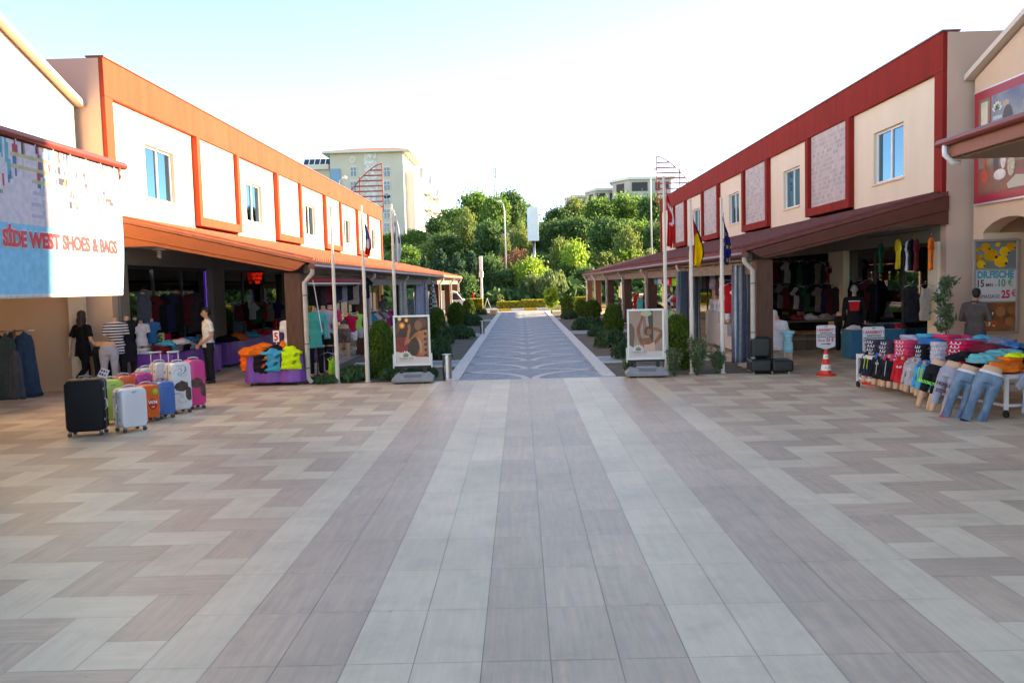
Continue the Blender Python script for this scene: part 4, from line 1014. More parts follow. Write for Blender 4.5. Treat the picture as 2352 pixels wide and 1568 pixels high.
# ---- small distant people
def far_person(x, ytop, Y, rz, lab, cs, ct, hm=hair_m, sit=False, sc_=1.0):
    q = P(x, ytop, Y); s0 = (q.z/1.76)*sc_ if not sit else 1.0
    t = thing('person', lab, 'person', (q.x, Y, 0), rz); t.scale = (s0,)*3
    if sit:
        D = joints(); off = Vector((0, 0, -.42))
        for k_ in list(D): D[k_] = D[k_]+off
        for s in 'LR':
            x_ = .1 if s == 'L' else -.1
            D['knee'+s] = Vector((x_, -.42, .50)); D['ank'+s] = Vector((x_, -.42, .10)); D['toe'+s] = Vector((x_, -.58, .04))
    else: D = joints(elL=(.25, -.03, 1.15), wrL=(.2, -.22, 1.02))
    mb = MB(); f_torso(mb, D, skin)
    for s in 'LR': f_arm(mb, D, s, skin); f_leg(mb, D, s, skin)
    f_head(mb, D, skin, 0); blob('body', mb, t, .012, 2)
    mb = MB(); f_torso(mb, D, cs, 1.12, neck=False)
    for s in 'LR': f_arm(mb, D, s, cs, 1.25, .9, only_upper=True)
    blob('shirt', mb, t, .014, 2)
    mb = MB(); mb.tube([D['pel']+Vector((0, 0, .04)), D['pel']+Vector((0, 0, -.10))], [(.17, .122), (.17, .122)], ct, 14, ref=(1, 0, 0))
    for s in 'LR': f_leg(mb, D, s, ct, 1.18, foot=False, flare=.02)
    blob('trousers', mb, t, .014, 2); short_hair(t, D, 0, hm)
    return t
far_person(957, 669, 52, R(150), 'man in pale shirt and dark trousers standing among racks under the left arcade', fabric('pale_shirt', (.55, .48, .40)), fabric('navy', (.02, .025, .05)), M('brown_red_hair', (.12, .04, .02)))
far_person(878, 678, 42, R(70), 'dark haired person in striped shirt reading under the left arcade', fabric('grey_shirt', (.20, .20, .24)), fabric('navy', (.02, .025, .05)))
far_person(990, 696, 50, R(200), 'person in light blue shirt sitting under the left arcade', fabric('light_blue', (.20, .50, .68)), fabric('navy', (.02, .025, .05)), sit=True)
far_person(1474, 688, 60, R(170), 'man in white T-shirt by the white car behind the right arcade', fabric('white_tee', (.75, .75, .78)), fabric('navy', (.02, .025, .05)))
# ================================================================== GARDEN
SH = {
 'globe': leaf_mat('thuja_green', (.16, .25, .03), (.03, .085, .015), .25),
 'jun': leaf_mat('juniper_green', (.10, .19, .07), (.025, .065, .035), .2),
 'olea': leaf_mat('oleander_green', (.20, .26, .13), (.05, .09, .045), .25),
}
def shrub_mesh(seed, kind):
    rng = random.Random(seed); pts = []
    if kind == 'globe':       # upright rounded thuja, unit radius, height 2.3
        for i in range(9000):
            th = rng.random()*6.283; zf = rng.random(); prof = (1-((zf-.4)/.62)**2.6)**.5 if zf > .4 else .80+.20*math.sin(math.pi*zf/.8)
            r_ = prof*(1+.26*noise.noise(Vector((math.cos(th)*1.8, math.sin(th)*1.8, zf*4+seed)))+.20*noise.noise(Vector((math.cos(th)*5, math.sin(th)*5, zf*11+seed))))*(1-.35*rng.random()**2.2)
            pts.append(Vector((r_*math.cos(th), r_*math.sin(th), .05+zf*2.25+.12*noise.noise(Vector((math.cos(th)*4, math.sin(th)*4, seed))))))
        me = leaves('foliage', pts, .085, SH['globe'], rng=rng, aspect=2.4)
    elif kind == 'jun':       # low spreading, unit radius, height .8
        cl = [Vector((rng.uniform(-.8, .8), rng.uniform(-.8, .8), 0)) for _ in range(16)]
        for i in range(6500):
            c = cl[rng.randrange(16)]; th = rng.random()*6.283; ph = rng.random()**.7*math.pi/2; r_ = .42*(1-.25*rng.random())
            z = r_*1.25*math.sin(ph)*(1-.3*c.length); pts.append(c*.8+Vector((r_*math.cos(ph)*math.cos(th), r_*math.cos(ph)*math.sin(th), .04+z)))
        me = leaves('foliage', pts, .075, SH['jun'], rng=rng, aspect=2.6)
    elif kind == 'olea':
        for s in range(46):
            a = rng.random()*6.283; l = Vector((math.cos(a)*rng.uniform(.1, .75), math.sin(a)*rng.uniform(.1, .75), rng.uniform(.7, 1.25)))
            for j in range(46):
                f = .15+.85*rng.random(); pts.append(l*f+Vector((rng.gauss(0, .05), rng.gauss(0, .05), rng.gauss(0, .05))))
        me = leaves('foliage', pts, .055, SH['olea'], rng=rng, aspect=3.2)
    else:                     # clipped golden hedge block 1 x .5 x 1
        for i in range(7000):
            f = rng.randrange(5); u, v = rng.uniform(-1, 1), rng.uniform(-1, 1); q = {0: (u, v*.5, 1), 1: (u, -.5, (v+1)/2), 2: (u, .5, (v+1)/2), 3: (-1, u*.5, (v+1)/2), 4: (1, u*.5, (v+1)/2)}[f]
            n_ = .07*noise.noise(Vector((q[0]*4, q[1]*4, q[2]*4+seed))); pts.append(Vector((q[0]*(1+n_), q[1]*(1+n_), q[2]*(1+n_*1.2)+rng.gauss(0, .02))))
        me = leaves('foliage', pts, .07, LM['gold'], rng=rng, aspect=2.0)
    return me
SM = {k: [shrub_mesh(i*7+3, k) for i in range(2)] for k in ('globe', 'jun', 'olea', 'gold')}
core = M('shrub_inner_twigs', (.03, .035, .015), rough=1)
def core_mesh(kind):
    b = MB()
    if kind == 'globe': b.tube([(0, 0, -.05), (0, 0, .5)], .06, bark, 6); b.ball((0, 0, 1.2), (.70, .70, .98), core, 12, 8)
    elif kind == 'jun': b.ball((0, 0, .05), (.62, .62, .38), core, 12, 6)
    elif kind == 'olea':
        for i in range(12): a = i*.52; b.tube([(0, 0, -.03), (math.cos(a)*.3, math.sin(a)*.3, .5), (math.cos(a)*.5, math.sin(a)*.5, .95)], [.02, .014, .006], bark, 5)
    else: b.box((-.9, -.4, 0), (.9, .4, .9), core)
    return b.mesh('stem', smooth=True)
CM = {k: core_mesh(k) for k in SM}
def shrub(kind, x0, x1, ytop, ybase, lab, Y=None, var=0, dy=1.0):
    c = (x0+x1)/2; g_ = G(c, ybase) if Y is None else P(c, ybase, Y); Y = g_.y
    top = P(c, ytop, Y).z; wd = (x1-x0)/2*Y/1929
    nm = {'globe': 'globe_shrub', 'jun': 'juniper_shrub', 'olea': 'oleander_shrub', 'gold': 'golden_hedge'}[kind]
    gp = {'globe': 'rounded evergreen shrubs along the path', 'jun': 'low spreading shrubs along the path', 'olea': 'narrow leaved shrubs', 'gold': 'golden hedges by the road'}[kind]
    t = thing(nm, lab, 'shrub', (g_.x, Y, 0), random.random()*6 if kind != 'gold' else 0, gp)
    hh = {'globe': 2.35, 'jun': .62, 'olea': 1.2, 'gold': 1.0}[kind]; zs = max(.1, top/hh); t.scale = (wd, wd*dy, zs)
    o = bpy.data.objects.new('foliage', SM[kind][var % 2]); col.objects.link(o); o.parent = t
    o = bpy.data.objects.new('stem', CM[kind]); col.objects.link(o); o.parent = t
for a_ in (
 ('globe', 848, 906, 738, 868, 'large rounded shrub between the second left flagpole and the spa sign'),
 ('globe', 988, 1024, 706, 778, 'rounded shrub just right of the top of the left spa sign'),
 ('globe', 1030, 1067, 694, 750, 'rounded shrub in the middle of the left bed'),
 ('globe', 1063, 1091, 686, 733, 'farthest rounded shrub in the left bed'),
 ('globe', 1388, 1431, 697, 768, 'rounded shrub left of the right spa sign'),
 ('globe', 1341, 1379, 688, 733, 'rounded shrub in the middle of the right bed'),
 ('globe', 1322, 1348, 687, 728, 'narrow rounded shrub behind the middle one of the right bed'),
 ('globe', 1290, 1326, 679, 724, 'farthest and broadest rounded shrub of the right bed'),
 ('globe', 1524, 1590, 722, 850, 'large rounded shrub right of the right spa sign'),
 ('jun', 770, 856, 834, 874, 'low shrub between the two left flagpoles'),
 ('jun', 872, 935, 836, 872, 'low shrub under the left spa sign'),
 ('jun', 930, 1008, 836, 866, 'low shrub behind the base of the left spa sign'),
 ('jun', 912, 962, 722, 772, 'low shrub peeping over the left spa sign'),
 ('jun', 1026, 1088, 742, 778, 'low spreading shrub in the middle of the left bed'),
 ('jun', 1062, 1109, 717, 748, 'low spreading shrub by the second steel bollard'),
 ('jun', 985, 1036, 768, 826, 'tallest low shrub between the left spa sign and steel bollard'),
 ('jun', 1000, 1045, 745, 790, 'low shrub under the rounded shrub by the left spa sign'),
 ('jun', 1086, 1122, 703, 724, 'low shrub at the far end of the left bed'),
 ('jun', 1310, 1390, 724, 757, 'broad low shrub in the middle of the right bed'),
 ('jun', 1288, 1326, 710, 733, 'low shrub at the far end of the right bed'),
 ('jun', 1348, 1394, 745, 772, 'small bright low shrub in the right bed'),
 ('jun', 1364, 1442, 752, 797, 'low shrub left of the right spa sign'),
 ('jun', 1402, 1452, 782, 822, 'low green shrub touching the right spa sign'),
 ('jun', 1480, 1530, 690, 745, 'low shrub peeping over the right spa sign'),
 ('olea', 1418, 1466, 818, 862, 'straggly shrub left of the right spa sign base'),
 ('olea', 1562, 1640, 772, 862, 'tall oleander between the German and European flags'),
 ('olea', 1615, 1680, 800, 858, 'smaller oleander left of the striped curtain'),
 ('olea', 1520, 1580, 800, 864, 'oleander right of the right spa sign base'),
 ('jun', 720, 772, 858, 880, 'ragged low growth at the foot of the left corner column'),
): shrub(*a_[:6], var=hash(a_[5]) % 2 if False else len(a_[5]) % 2)
shrub('gold', 1143, 1197, 693, 711, 'left clipped golden hedge on the striped kerb', Y=67.2, dy=.55)
shrub('gold', 1200, 1254, 689, 711, 'right clipped golden hedge on the striped kerb', Y=67.2, var=1, dy=.55)
shrub('gold', 1320, 1352, 683, 705, 'golden hedge behind the shrubs of the right bed', Y=66.9, dy=1)
# planters with golden bushes
for i, (x, lab) in enumerate(((1086, 'left white planter box with a golden bush at the end of the left bed'), (1099, 'right white planter box with a golden bush at the end of the left bed'))):
    q = G(x, 724); t = thing('planter', lab, 'planter', (q.x, q.y-.2, 0), 0, 'white planters'); mb = MB(); mb.box((-.2, -.2, 0), (.2, .2, .38), white); mb.box((-.17, -.17, .38), (.17, .17, .40), MC['dry_earth']); mb.build('box', t, bevel=.012)
    o = bpy.data.objects.new('bush', SM['gold'][i]); col.objects.link(o); o.parent = t; o.location = (0, 0, .41); o.scale = (.33, .5, .72)
# saplings
def sapling(x, ybase, ytop, lab, Y=None, m=None, n_=600, sp=.35, leaf=.09, z0f=.25, aspect=2.6, stem=.012):
    g_ = G(x, ybase) if Y is None else P(x, ybase, Y); h = P(x, ytop, g_.y).z
    t = thing('sapling', lab, 'young tree', (g_.x, g_.y, 0)); rng = random.Random(len(lab)); mb = MB()
    mb.tube([(0, 0, 0), (.02, 0, h*.4), (-.01, .01, h*.97)], [stem*1.5, stem, stem*.4], bark, 7); pts = []
    for i in range(16):
        z = h*(z0f+(1-z0f)*i/16); a = rng.random()*6.28; l = sp*(.6+.6*rng.random())*(1-.35*i/16); e = Vector((math.cos(a)*l, math.sin(a)*l, z+l*.7)); mb.tube([(0, 0, z), e], [stem*.5, stem*.2], bark, 5)
        for j in range(n_//16): f = .2+.8*rng.random(); pts.append(Vector((0, 0, z))*(1-f)+e*f+Vector((rng.gauss(0, .05), rng.gauss(0, .05), rng.gauss(0, .05))))
    mb.build('trunk', t, smooth=True)
    if n_: o = bpy.data.objects.new('crown', leaves('crown', pts, leaf, m, rng=rng, aspect=aspect)); col.objects.link(o); o.parent = t
    return t
sapling(2171, 800, 640, 'thin olive sapling with narrow leaves against the corner of the right row', Y=17.2, m=SH['olea'], n_=420, sp=.22, leaf=.055, z0f=.46, aspect=3.0)
sapling(1267, 722, 668, 'bright green sapling at the far right end of the path', m=LM['bright'], n_=420, sp=.5, leaf=.22, z0f=.3, stem=.03)
sapling(1150, 705, 678, 'bare thin sapling left of the striped kerb hedges', Y=68, m=LM['olive'], n_=48, sp=.3, leaf=.1, z0f=.5, stem=.03)
# ================================================================== SIGNS, POLES, BOLLARDS
alu = M('silver_frame', (.62, .61, .60), rough=.35, metal=.5)
greyb = M('grey_plastic_base', (.25, .26, .28), rough=.5, var=.1, scale=6)
def poly(mb, pts, y, m, th=.0015):
    mb.prism([(a, y, b) for a, b in pts], (0, -th, 0), m)
def ell(cx, cz, rx, rz_, n=18, a0=0): return [(cx+rx*math.cos(a0+2*math.pi*i/n), cz+rz_*math.sin(a0+2*math.pi*i/n)) for i in range(n)]
def lotus(mb, cx, cz, s, y):
    gs = M('lotus_green', (.18, .42, .10)); bs = M('lotus_blue', (.08, .14, .22)); ps = M('lotus_pale', (.72, .62, .58)); tl_ = M('lotus_teal', (.35, .50, .48))
    def petal(a, L, wd, m, yy):
        c, s_ = math.cos(a), math.sin(a); P_ = [(0, 0), (wd, L*.45), (wd*.7, L*.75), (0, L), (-wd*.7, L*.75), (-wd, L*.45)]
        poly(mb, [(cx+(x*c+z*s_)*s, cz+(-x*s_+z*c)*s) for x, z in P_], yy, m)
    for a in (-1.25, -.75, -.25, .25, .75, 1.25): petal(a, 1.0, .24, ps, y)
    for a in (-.95, .95): petal(a, .72, .20, tl_, y-.002)
    for a in (-1.2, 1.2): petal(a, .55, .13, bs, y-.004)
    for a in (-.42, 0, .42): petal(a, .70, .14, gs, y-.006)
def spa_stand(x, ybase, lab, kind):
    q = G(x, ybase); t = thing('spa_sign', lab, 'sign', (q.x, q.y+.22, 0), R(-2) if kind else R(2), 'spa advertising stands')
    W_, H_ = .82, 1.13; z0 = .33
    mb = MB()   # water filled base
    lo = [(-.46, -.26), (.46, -.26), (.46, .26), (-.46, .26)]; hi = [(-.36, -.16), (.36, -.16), (.36, .16), (-.36, .16)]
    vs = [(a, b, .035) for a, b in lo]+[(a, b, .11) for a, b in lo]+[(a, b, .22) for a, b in hi]
    fs = [(3, 2, 1, 0)]+[(i, (i+1) % 4, 4+(i+1) % 4, 4+i) for i in range(4)]+[(4+i, 4+(i+1) % 4, 8+(i+1) % 4, 8+i) for i in range(4)]+[(8, 9, 10, 11)]
    mb.add(vs, fs, greyb); mb.box((-.19, -.235, .125), (.19, -.165, .20), M('grey_plastic_recess', (.17, .18, .2)))
    for a in (-.3, .3): mb.box((a-.06, -.22, 0), (a+.06, .22, .036), black)
    mb.build('base', t, bevel=.012)
    for a in (-.26, .26): mb = MB(); mb.box((a-.035, -.03, .20), (a+.035, .03, z0+.02), black); mb.build('leg', t)
    mb = MB(); mb.box((-W_/2-.03, -.035, z0), (W_/2+.03, .035, z0+.045), black); mb.build('lower_bar', t, bevel=.005)
    mb = MB(); zb, zt = z0+.05, z0+.05+H_; fw = .045
    for q_ in ((-W_/2, W_/2, zb, zb+fw), (-W_/2, W_/2, zt-fw, zt), (-W_/2, -W_/2+fw, zb+fw, zt-fw), (W_/2-fw, W_/2, zb+fw, zt-fw)): mb.box((q_[0], -.03, q_[2]), (q_[1], .03, q_[3]), alu)
    for a in (-1, 1): mb.box((a*(W_/2+.002), -.04, zb-.05), (a*(W_/2+.03), .04, zb+.27), alu)
    mb.build('frame', t, bevel=.005)
    x0, x1, b0, b1 = -W_/2+fw, W_/2-fw, zb+fw, zt-fw; w_, h_ = x1-x0, b1-b0
    X_ = lambda u: x0+w_*u; Z_ = lambda v: b1-h_*v
    Q = lambda L: [(X_(u), Z_(v)) for u, v in L]
    p = MB(); pale = M('poster_white', (.62, .56, .54), rough=.5)
    p.box((x0, -.016, b0), (x1, .016, b1), pale)
    if kind == 0:
        poly(p, Q([(0, 0), (1, 0), (1, .86), (.7, .855), (.45, .82), (.2, .76), (0, .73)]), -.016, M('poster_dark_brown', (.05, .025, .014), var=.5, scale=4, rough=.4))
        poly(p, Q([(0, .44), (.38, .42), (.36, .70), (.3, .80), (.2, .757), (0, .727)]), -.018, M('poster_wine', (.22, .025, .018), var=.4, scale=6, rough=.4))
        poly(p, Q([(.70, .30), (.98, .27), (1, .40), (1, .84), (.64, .84), (.72, .66), (.70, .56), (.64, .46), (.60, .42), (.48, .47), (.40, .56), (.27, .60), (.27, .55), (.34, .40), (.39, .26), (.38, .17), (.44, .13), (.48, .18), (.47, .27), (.43, .38), (.40, .49), (.50, .42), (.60, .34)]), -.018, M('poster_back_skin', (.36, .14, .055), var=.35, scale=5, rough=.4))
        poly(p, Q([(.68, .42), (.76, .50), (.80, .58), (.79, .74), (.74, .80), (.75, .66), (.71, .52)]), -.0198, M('poster_skin_light', (.50, .28, .17), rough=.4))
        poly(p, [(a, b) for a, b in ell(X_(.70), Z_(.18), w_*.115, h_*.105)], -.0216, M('poster_face', (.26, .11, .055), rough=.4))
        poly(p, [(a, b) for a, b in ell(X_(.79), Z_(.13), w_*.17, h_*.11)], -.0196, M('poster_hair', (.13, .06, .03), rough=.4))
        poly(p, Q([(.62, .82), (.98, .82), (1, .858), (.6, .853)]), -.0198, M('poster_red', (.50, .05, .02), rough=.4))
        for i in range(5): poly(p, ell(X_(.91), Z_(.36+.115*i), w_*.05, h_*.035, 14), -.0214, M('poster_stone', (.05, .045, .045), rough=.3))
        for u, v, r_, m_ in ((.21, .175, .085, 'a'), (.35, .06, .06, 'a'), (.14, .03, .055, 'b')): poly(p, ell(X_(u), Z_(v), w_*r_, h_*r_*.78), -.0198, M('poster_candle_'+m_, (.85, .28, .03) if m_ == 'a' else (.8, .6, .2), rough=.4)); poly(p, ell(X_(u), Z_(v), w_*r_*.4, h_*r_*.3), -.0214, M('poster_candle_core', (.95, .75, .3)))
        for i in range(7): poly(p, Q([(.0, .16+.035*i), (.0, .168+.035*i), (.16, .05+.035*i), (.15, .045+.035*i)]), -.0198, M('poster_stripe', (.30, .16, .08)))
    else:
        poly(p, Q([(0, 0), (1, 0), (1, .86), (.6, .86), (.3, .82), (0, .72)]), -.016, M('poster_beige', (.36, .25, .19), var=.15, scale=3, rough=.4))
        poly(p, Q([(0, .25), (.08, .27), (.16, .36), (.16, .55), (.12, .78), (0, .72)]), -.018, M('poster_tan', (.17, .10, .065), rough=.4))
        poly(p, Q([(.55, 0), (.72, 0), (.73, .75), (.62, .75), (.60, .3)]), -.018, M('poster_grey_brown', (.06, .045, .04), rough=.4))
        poly(p, Q([(.40, .12), (.43, .35), (.42, .62), (.45, .62), (.52, .30), (.50, .12)]), -.018, M('poster_grey_brown2', (.22, .17, .15), rough=.4))
        poly(p, Q([(.36, .02), (.44, .02), (.46, .10), (.40, .22), (.33, .38), (.34, .50), (.40, .60), (.46, .58), (.62, .56), (.74, .66), (.86, .54), (.94, .47), (.72, .40), (.70, .35), (.86, .36), (1, .42), (1, .56), (.84, .68), (.74, .74), (.70, .84), (.46, .85), (.42, .74), (.32, .70), (.24, .50), (.22, .38), (.30, .24), (.37, .12)]), -.0196, M('poster_back_tan', (.25, .095, .045), var=.3, scale=5, rough=.4))
        poly(p, ell(X_(.57), Z_(.43), w_*.12, h_*.10), -.0212, M('poster_blond', (.11, .05, .025), var=.2, scale=20, rough=.4))
        poly(p, ell(X_(.60), Z_(.45), w_*.075, h_*.07), -.0228, M('poster_face2', (.30, .12, .06), rough=.4))
        poly(p, Q([(.44, .72), (.60, .715), (.76, .66), (.78, .85), (.44, .86)]), -.0228, M('poster_towel', (.60, .40, .32), rough=.5))
        poly(p, ell(X_(.52), Z_(.055), w_*.17, h_*.06), -.0228, M('poster_bowl', (.45, .40, .25), rough=.4)); poly(p, Q([(.53, .11), (.545, .11), (.55, .28), (.54, .28)]), -.0212, pale)
    lotus(p, X_(.30 if kind == 0 else .27), Z_(.84), .135, -.0245)
    pm = M('logo_text_grey', (.22, .18, .18)); 
    merge(p, text_mb('DESIRA SPA', .062, pm, .001, 0), Matrix.Translation((X_(.31), -.0195, Z_(.905))))
    merge(p, text_mb('Massage  Hamam  Peeling  Sauna', .022, pm, .001, 0), Matrix.Translation((X_(.31), -.0195, Z_(.935))))
    p.build('poster', t)
    return t
spa_stand(947, 881, 'spa sign with poster of a bare back with hot stones beside the left bed', 0)
spa_stand(1488, 867, 'spa sign with poster of a woman pouring water over her hair', 1)
# bollards
def bollard(x, yb, lab, Y=None):
    q = G(x, yb); t = thing('steel_bollard', lab, 'bollard', (q.x, q.y, 0), group='steel bollards'); mb = MB()
    mb.cyl((0, 0, .012), .105, .555, steel, 28); mb.cyl((0, 0, .568), .112, .02, M('steel_cap', (.4, .4, .4), rough=.4, metal=1), 28); mb.build('tube', t, autos=True, bevel=0)
    mb = MB(); mb.cyl((0, 0, 0), .125, .012, M('steel_foot', (.3, .3, .3), rough=.5, metal=1), 28); mb.build('foot', t)
bollard(1028, 872, 'near steel bollard at the left start of the patterned path'); bollard(1108, 768, 'far steel bollard at the left edge of the patterned path')
# flagpoles and flags
polem = M('cream_pole_paint', (.68, .62, .54), rough=.45, var=.06, scale=3)
def flag(t, ztop, H_, L0, L1, cf, side=1, seed=0, rzf=0):
    """limp flag: gathered folds hanging from the pole; cf(u,v)->material"""
    rng = random.Random(seed); nu, nv = 30, 22; vs = []; mb = MB()
    for i in range(nu+1):
        u = i/nu
        for j in range(nv+1):
            v = j/nv; wd = L0+(L1-L0)*math.sin(min(1, u*1.15)*math.pi*.62)
            if u > .8: wd *= 1-(u-.8)*1.9*v
            x = side*(.05+wd*(v+.10*math.sin(v*9+u*3))) ; y = .045*math.sin(v*17+u*2.0+seed)*(.4+u) ; z = ztop-H_*(u*(1-.0*v))-.18*v*(1-u)*H_*.8-.10*v*u*math.sin(v*3)
            vs.append(Vector((x, y, z)))
    Rz = Matrix.Rotation(rzf, 3, 'Z'); vs = [Rz @ q for q in vs]
    for i in range(nu):
        for j in range(nv):
            a = i*(nv+1)+j; m_ = cf((i+.5)/nu, (j+.5)/nv); k_ = mb.mi(m_)
            mb.f.append((a, a+nv+1, a+nv+2, a+1)); mb.m.append(k_)
    mb.v = [tuple(v) for v in vs]; o = mb.build('flag', t, smooth=True); so_ = o.modifiers.new('s', 'SOLIDIFY'); so_.thickness = .004
    return o
fR = fabric('flag_red', (.62, .02, .02)); fW = fabric('flag_white', (.72, .70, .74)); fB = fabric('flag_blue', (.05, .14, .42)); fN = fabric('flag_navy', (.012, .02, .13)); fY = fabric('flag_yellow', (.80, .48, .01)); fK = fabric('flag_black', (.012, .012, .014)); fWi = fabric('flag_wine', (.22, .05, .08))
def pole(xb, yb, xt, yt, lab, flagf=None):
    q = G(xb, yb); top = P(xt, yt, q.y); t = thing('flagpole', lab, 'flagpole', (q.x, q.y, 0), group='flagpoles along the plaza edge'); h = top.z; mb = MB()
    mb.tube([(0, 0, 0), (0, 0, .02)], .075, polem, 16); mb.tube([(0, 0, .02), (0, 0, 1.45), (0, 0, 1.5), (0, 0, 2.75), (0, 0, 2.8), (0, 0, h)], [.050, .048, .040, .038, .030, .026], polem, 16); mb.build('pole', t, autos=True)
    mb = MB(); mb.ball((0, 0, h+.02), .035, polem); mb.build('finial', t, smooth=True)
    mb = MB(); mb.tube([(.03, -.035, .9), (.032, -.04, h-.05)], .004, fW, 5); mb.build('halyard', t)
    if flagf: flagf(t, h)
    return t
pole(776, 879, 759, 478, 'leftmost white flagpole, without a flag')
pole(845, 877, 829, 477, 'flagpole with limp blue, white and red flag', lambda t, h: flag(t, h-.22, .82, .02, .16, lambda u, v: fB if u+v*.25 < .66 else (fW if u+v*.1 < .84 and v < .75 else fR), 1, 1))
pole(913, 866, 900, 474, 'flagpole behind the left spa sign with limp white flag', lambda t, h: flag(t, h-.06, 1.22, .05, .16, lambda u, v: fWi if (.22 < u < .34 and v < .25) or (.45 < u < .6 and .55 < v < .72) else fW, 1, 2))
def turk(t, h):
    def cf(u, v):
        d1 = ((u-.40)/.20)**2+((v-.45)/.42)**2; d2 = ((u-.43)/.155)**2+((v-.30)/.38)**2
        return fW if d1 < 1 and d2 > 1 else fR
    flag(t, h-.20, 1.28, .03, .20, cf, 1, 3)
pole(1531, 861, 1508, 411, 'tallest flagpole with limp red flag with white crescent', turk)
pole(1590, 858, 1582, 462, 'flagpole with limp black, red and gold flag', lambda t, h: flag(t, h-.30, 1.12, .02, .26, lambda u, v: fK if v > .60+.12*u else (fR if (u < .50-.35*v or v < .16) else fY), 1, 4))
pole(1660, 857, 1650, 459, 'rightmost flagpole with limp blue flag with yellow stars', lambda t, h: flag(t, h-.28, 1.12, -.03, .17, lambda u, v: fY if (int(u*15) % 4 == 1 and int(v*11) % 5 == 0) else fN, 1, 5))
# warning cones with offer signs
def cone_sign(x, yb, lab, Y=None, sc_=1.0, rz=0):
    q = G(x, yb) if Y is None else Vector((P(x, yb, Y).x, Y, 0)); t = thing('cone_sign', lab, 'sign', (q.x, q.y, 0), rz, 'offer signs on traffic cones'); t.scale = (sc_,)*3
    cr = M('cone_red', (.78, .045, .02), rough=.45); cw = M('cone_white', (.78, .76, .74), rough=.5); n_ = 8
    mb = MB(); mb.tube([(0, 0, 0), (0, 0, .025), (0, 0, .045)], [.22, .22, .15], cr, 8); mb.build('base', t)
    mb = MB(); rr = lambda z: .128-(z-.045)*.19
    for a, b, m_ in ((.045, .115, cr), (.115, .24, cw), (.24, .36, cr), (.36, .46, cw), (.46, .56, cr)): mb.tube([(0, 0, a), (0, 0, b)], [rr(a), rr(b)], m_, 8, cap=True)
    for z, s_ in ((.18, .035), (.41, .022)):
        for a in (-1, 1): mb.tube([(a*s_, -rr(z)*.93, z), (a*s_, -rr(z)*.93-.008, z)], .012, cr, 8)
    mb.build('cone', t)
    mb = MB(); sw = .20; z0, z1 = .56, 1.08
    pts = [(0, z0), (.19, z0+.06), (sw, z0+.09), (sw, z1-.02), (sw-.02, z1), (-sw+.02, z1), (-sw, z1-.02), (-sw, z0+.09), (-.19, z0+.06)]
    mb.prism([(a, -.008, b) for a, b in pts], (0, .016, 0), M('sign_board_white', (.66, .62, .64), rough=.4)); mb.box((-.03, -.0085, z1-.035), (.03, -.0082, z1-.02), black); mb.build('board', t, bevel=.003)
    rm = M('sign_red_ink', (.55, .02, .03)); km = M('sign_black_ink', (.03, .03, .035))
    w = MB()
    for s_, sz, z, m_, xx, bd in (('! ANGEBOT !', .075, .955, rm, 0, .0025), ('HAMAM PROGRAM', .034, .905, km, 0, .001), ('PEELING SCHAUM MASSAGE', .034, .862, km, 0, .001), ('GANZKÖRPER ÖL MASSAGE', .034, .818, km, 0, .001), ('90 min', .06, .735, rm, -.095, .0015), ('25 €', .095, .735, rm, .085, .003)):
        merge(w, text_mb(s_, sz, m_, .001, bd, .9), Matrix.Translation((xx, -.0105, z)))
    w.prism([(-.11, -.0095, .685), (.03, -.0095, .688), (.03, -.0095, .70), (.12, -.0095, .679), (.03, -.0095, .662), (.03, -.0095, .673), (-.11, -.0095, .672)], (0, -.002, 0), km)
    w.build('lettering', t)
cone_sign(1897, 862, 'offer sign on a red and white cone standing before the right shop')
cone_sign(2006, 880, 'offer sign partly hidden behind the heaped clothing table', Y=16.4, sc_=1.04)
# DR.FISCHE panel on the end wall
a_, b_ = P(2236, 550, 18.0), P(2338, 765, 18.0)
t = thing('poster_panel', 'framed price panel with yellow fish on top and massage picture below', 'poster', (a_.x, 18.05, b_.z)); Wd = b_.x-a_.x; Hh = a_.z-b_.z
mb = MB(); 
for q_ in ((0, Wd, 0, .05), (0, Wd, Hh-.05, Hh), (0, .05, .05, Hh-.05), (Wd-.05, Wd, .05, Hh-.05), (.05, Wd-.05, Hh*.33, Hh*.33+.03), (.05, Wd-.05, Hh*.675, Hh*.675+.03)): mb.box((q_[0], -.07, q_[2]), (q_[1], 0, q_[3]), M('panel_frame_taupe', (.34, .28, .25), rough=.5))
mb.build('frame', t, bevel=.006)
mb = MB(); z1, z2 = Hh*.675+.03, Hh-.05; mb.box((.05, -.03, z1), (Wd-.05, -.0, z2), M('fish_poster_sea', (.10, .22, .34), c2=(.20, .17, .08), scale=5, rough=.4)); rng = random.Random(4)
fym = M('fish_yellow', (.80, .42, .01), var=.2, scale=4, rough=.4); fym2 = M('fish_orange', (.62, .27, .01), var=.2, scale=4, rough=.4)
for (u, v, r_) in ((.28, .78, .13), (.40, .50, .19), (.70, .62, .14), (.62, .25, .18), (.85, .80, .12), (.12, .70, .07), (.10, .42, .10), (.18, .16, .12), (.55, .88, .07)):
    k_ = rng.random()*.001; r2 = r_*Wd*.85; uu = min(max(u*Wd, .055+r2), Wd-.055-r2); zz_ = min(max(z1+(z2-z1)*v, z1+r2*.85+.003), z2-r2*.85-.003)
    poly(mb, ell(uu, zz_, r2, r2*.85), -.0305-k_, fym if rng.random() > .35 else fym2, .002); poly(mb, ell(uu+r2*.7, zz_-r2*.3, r2*.2, r2*.2, 10), -.034, black, .002)
mb.build('fish_picture', t)
mb = MB(); mb.box((.05, -.03, Hh*.33+.03), (Wd-.05, 0, Hh*.675), M('price_board', (.62, .56, .55), rough=.5)); zb = Hh*.33+.03; hh = Hh*.345-.03
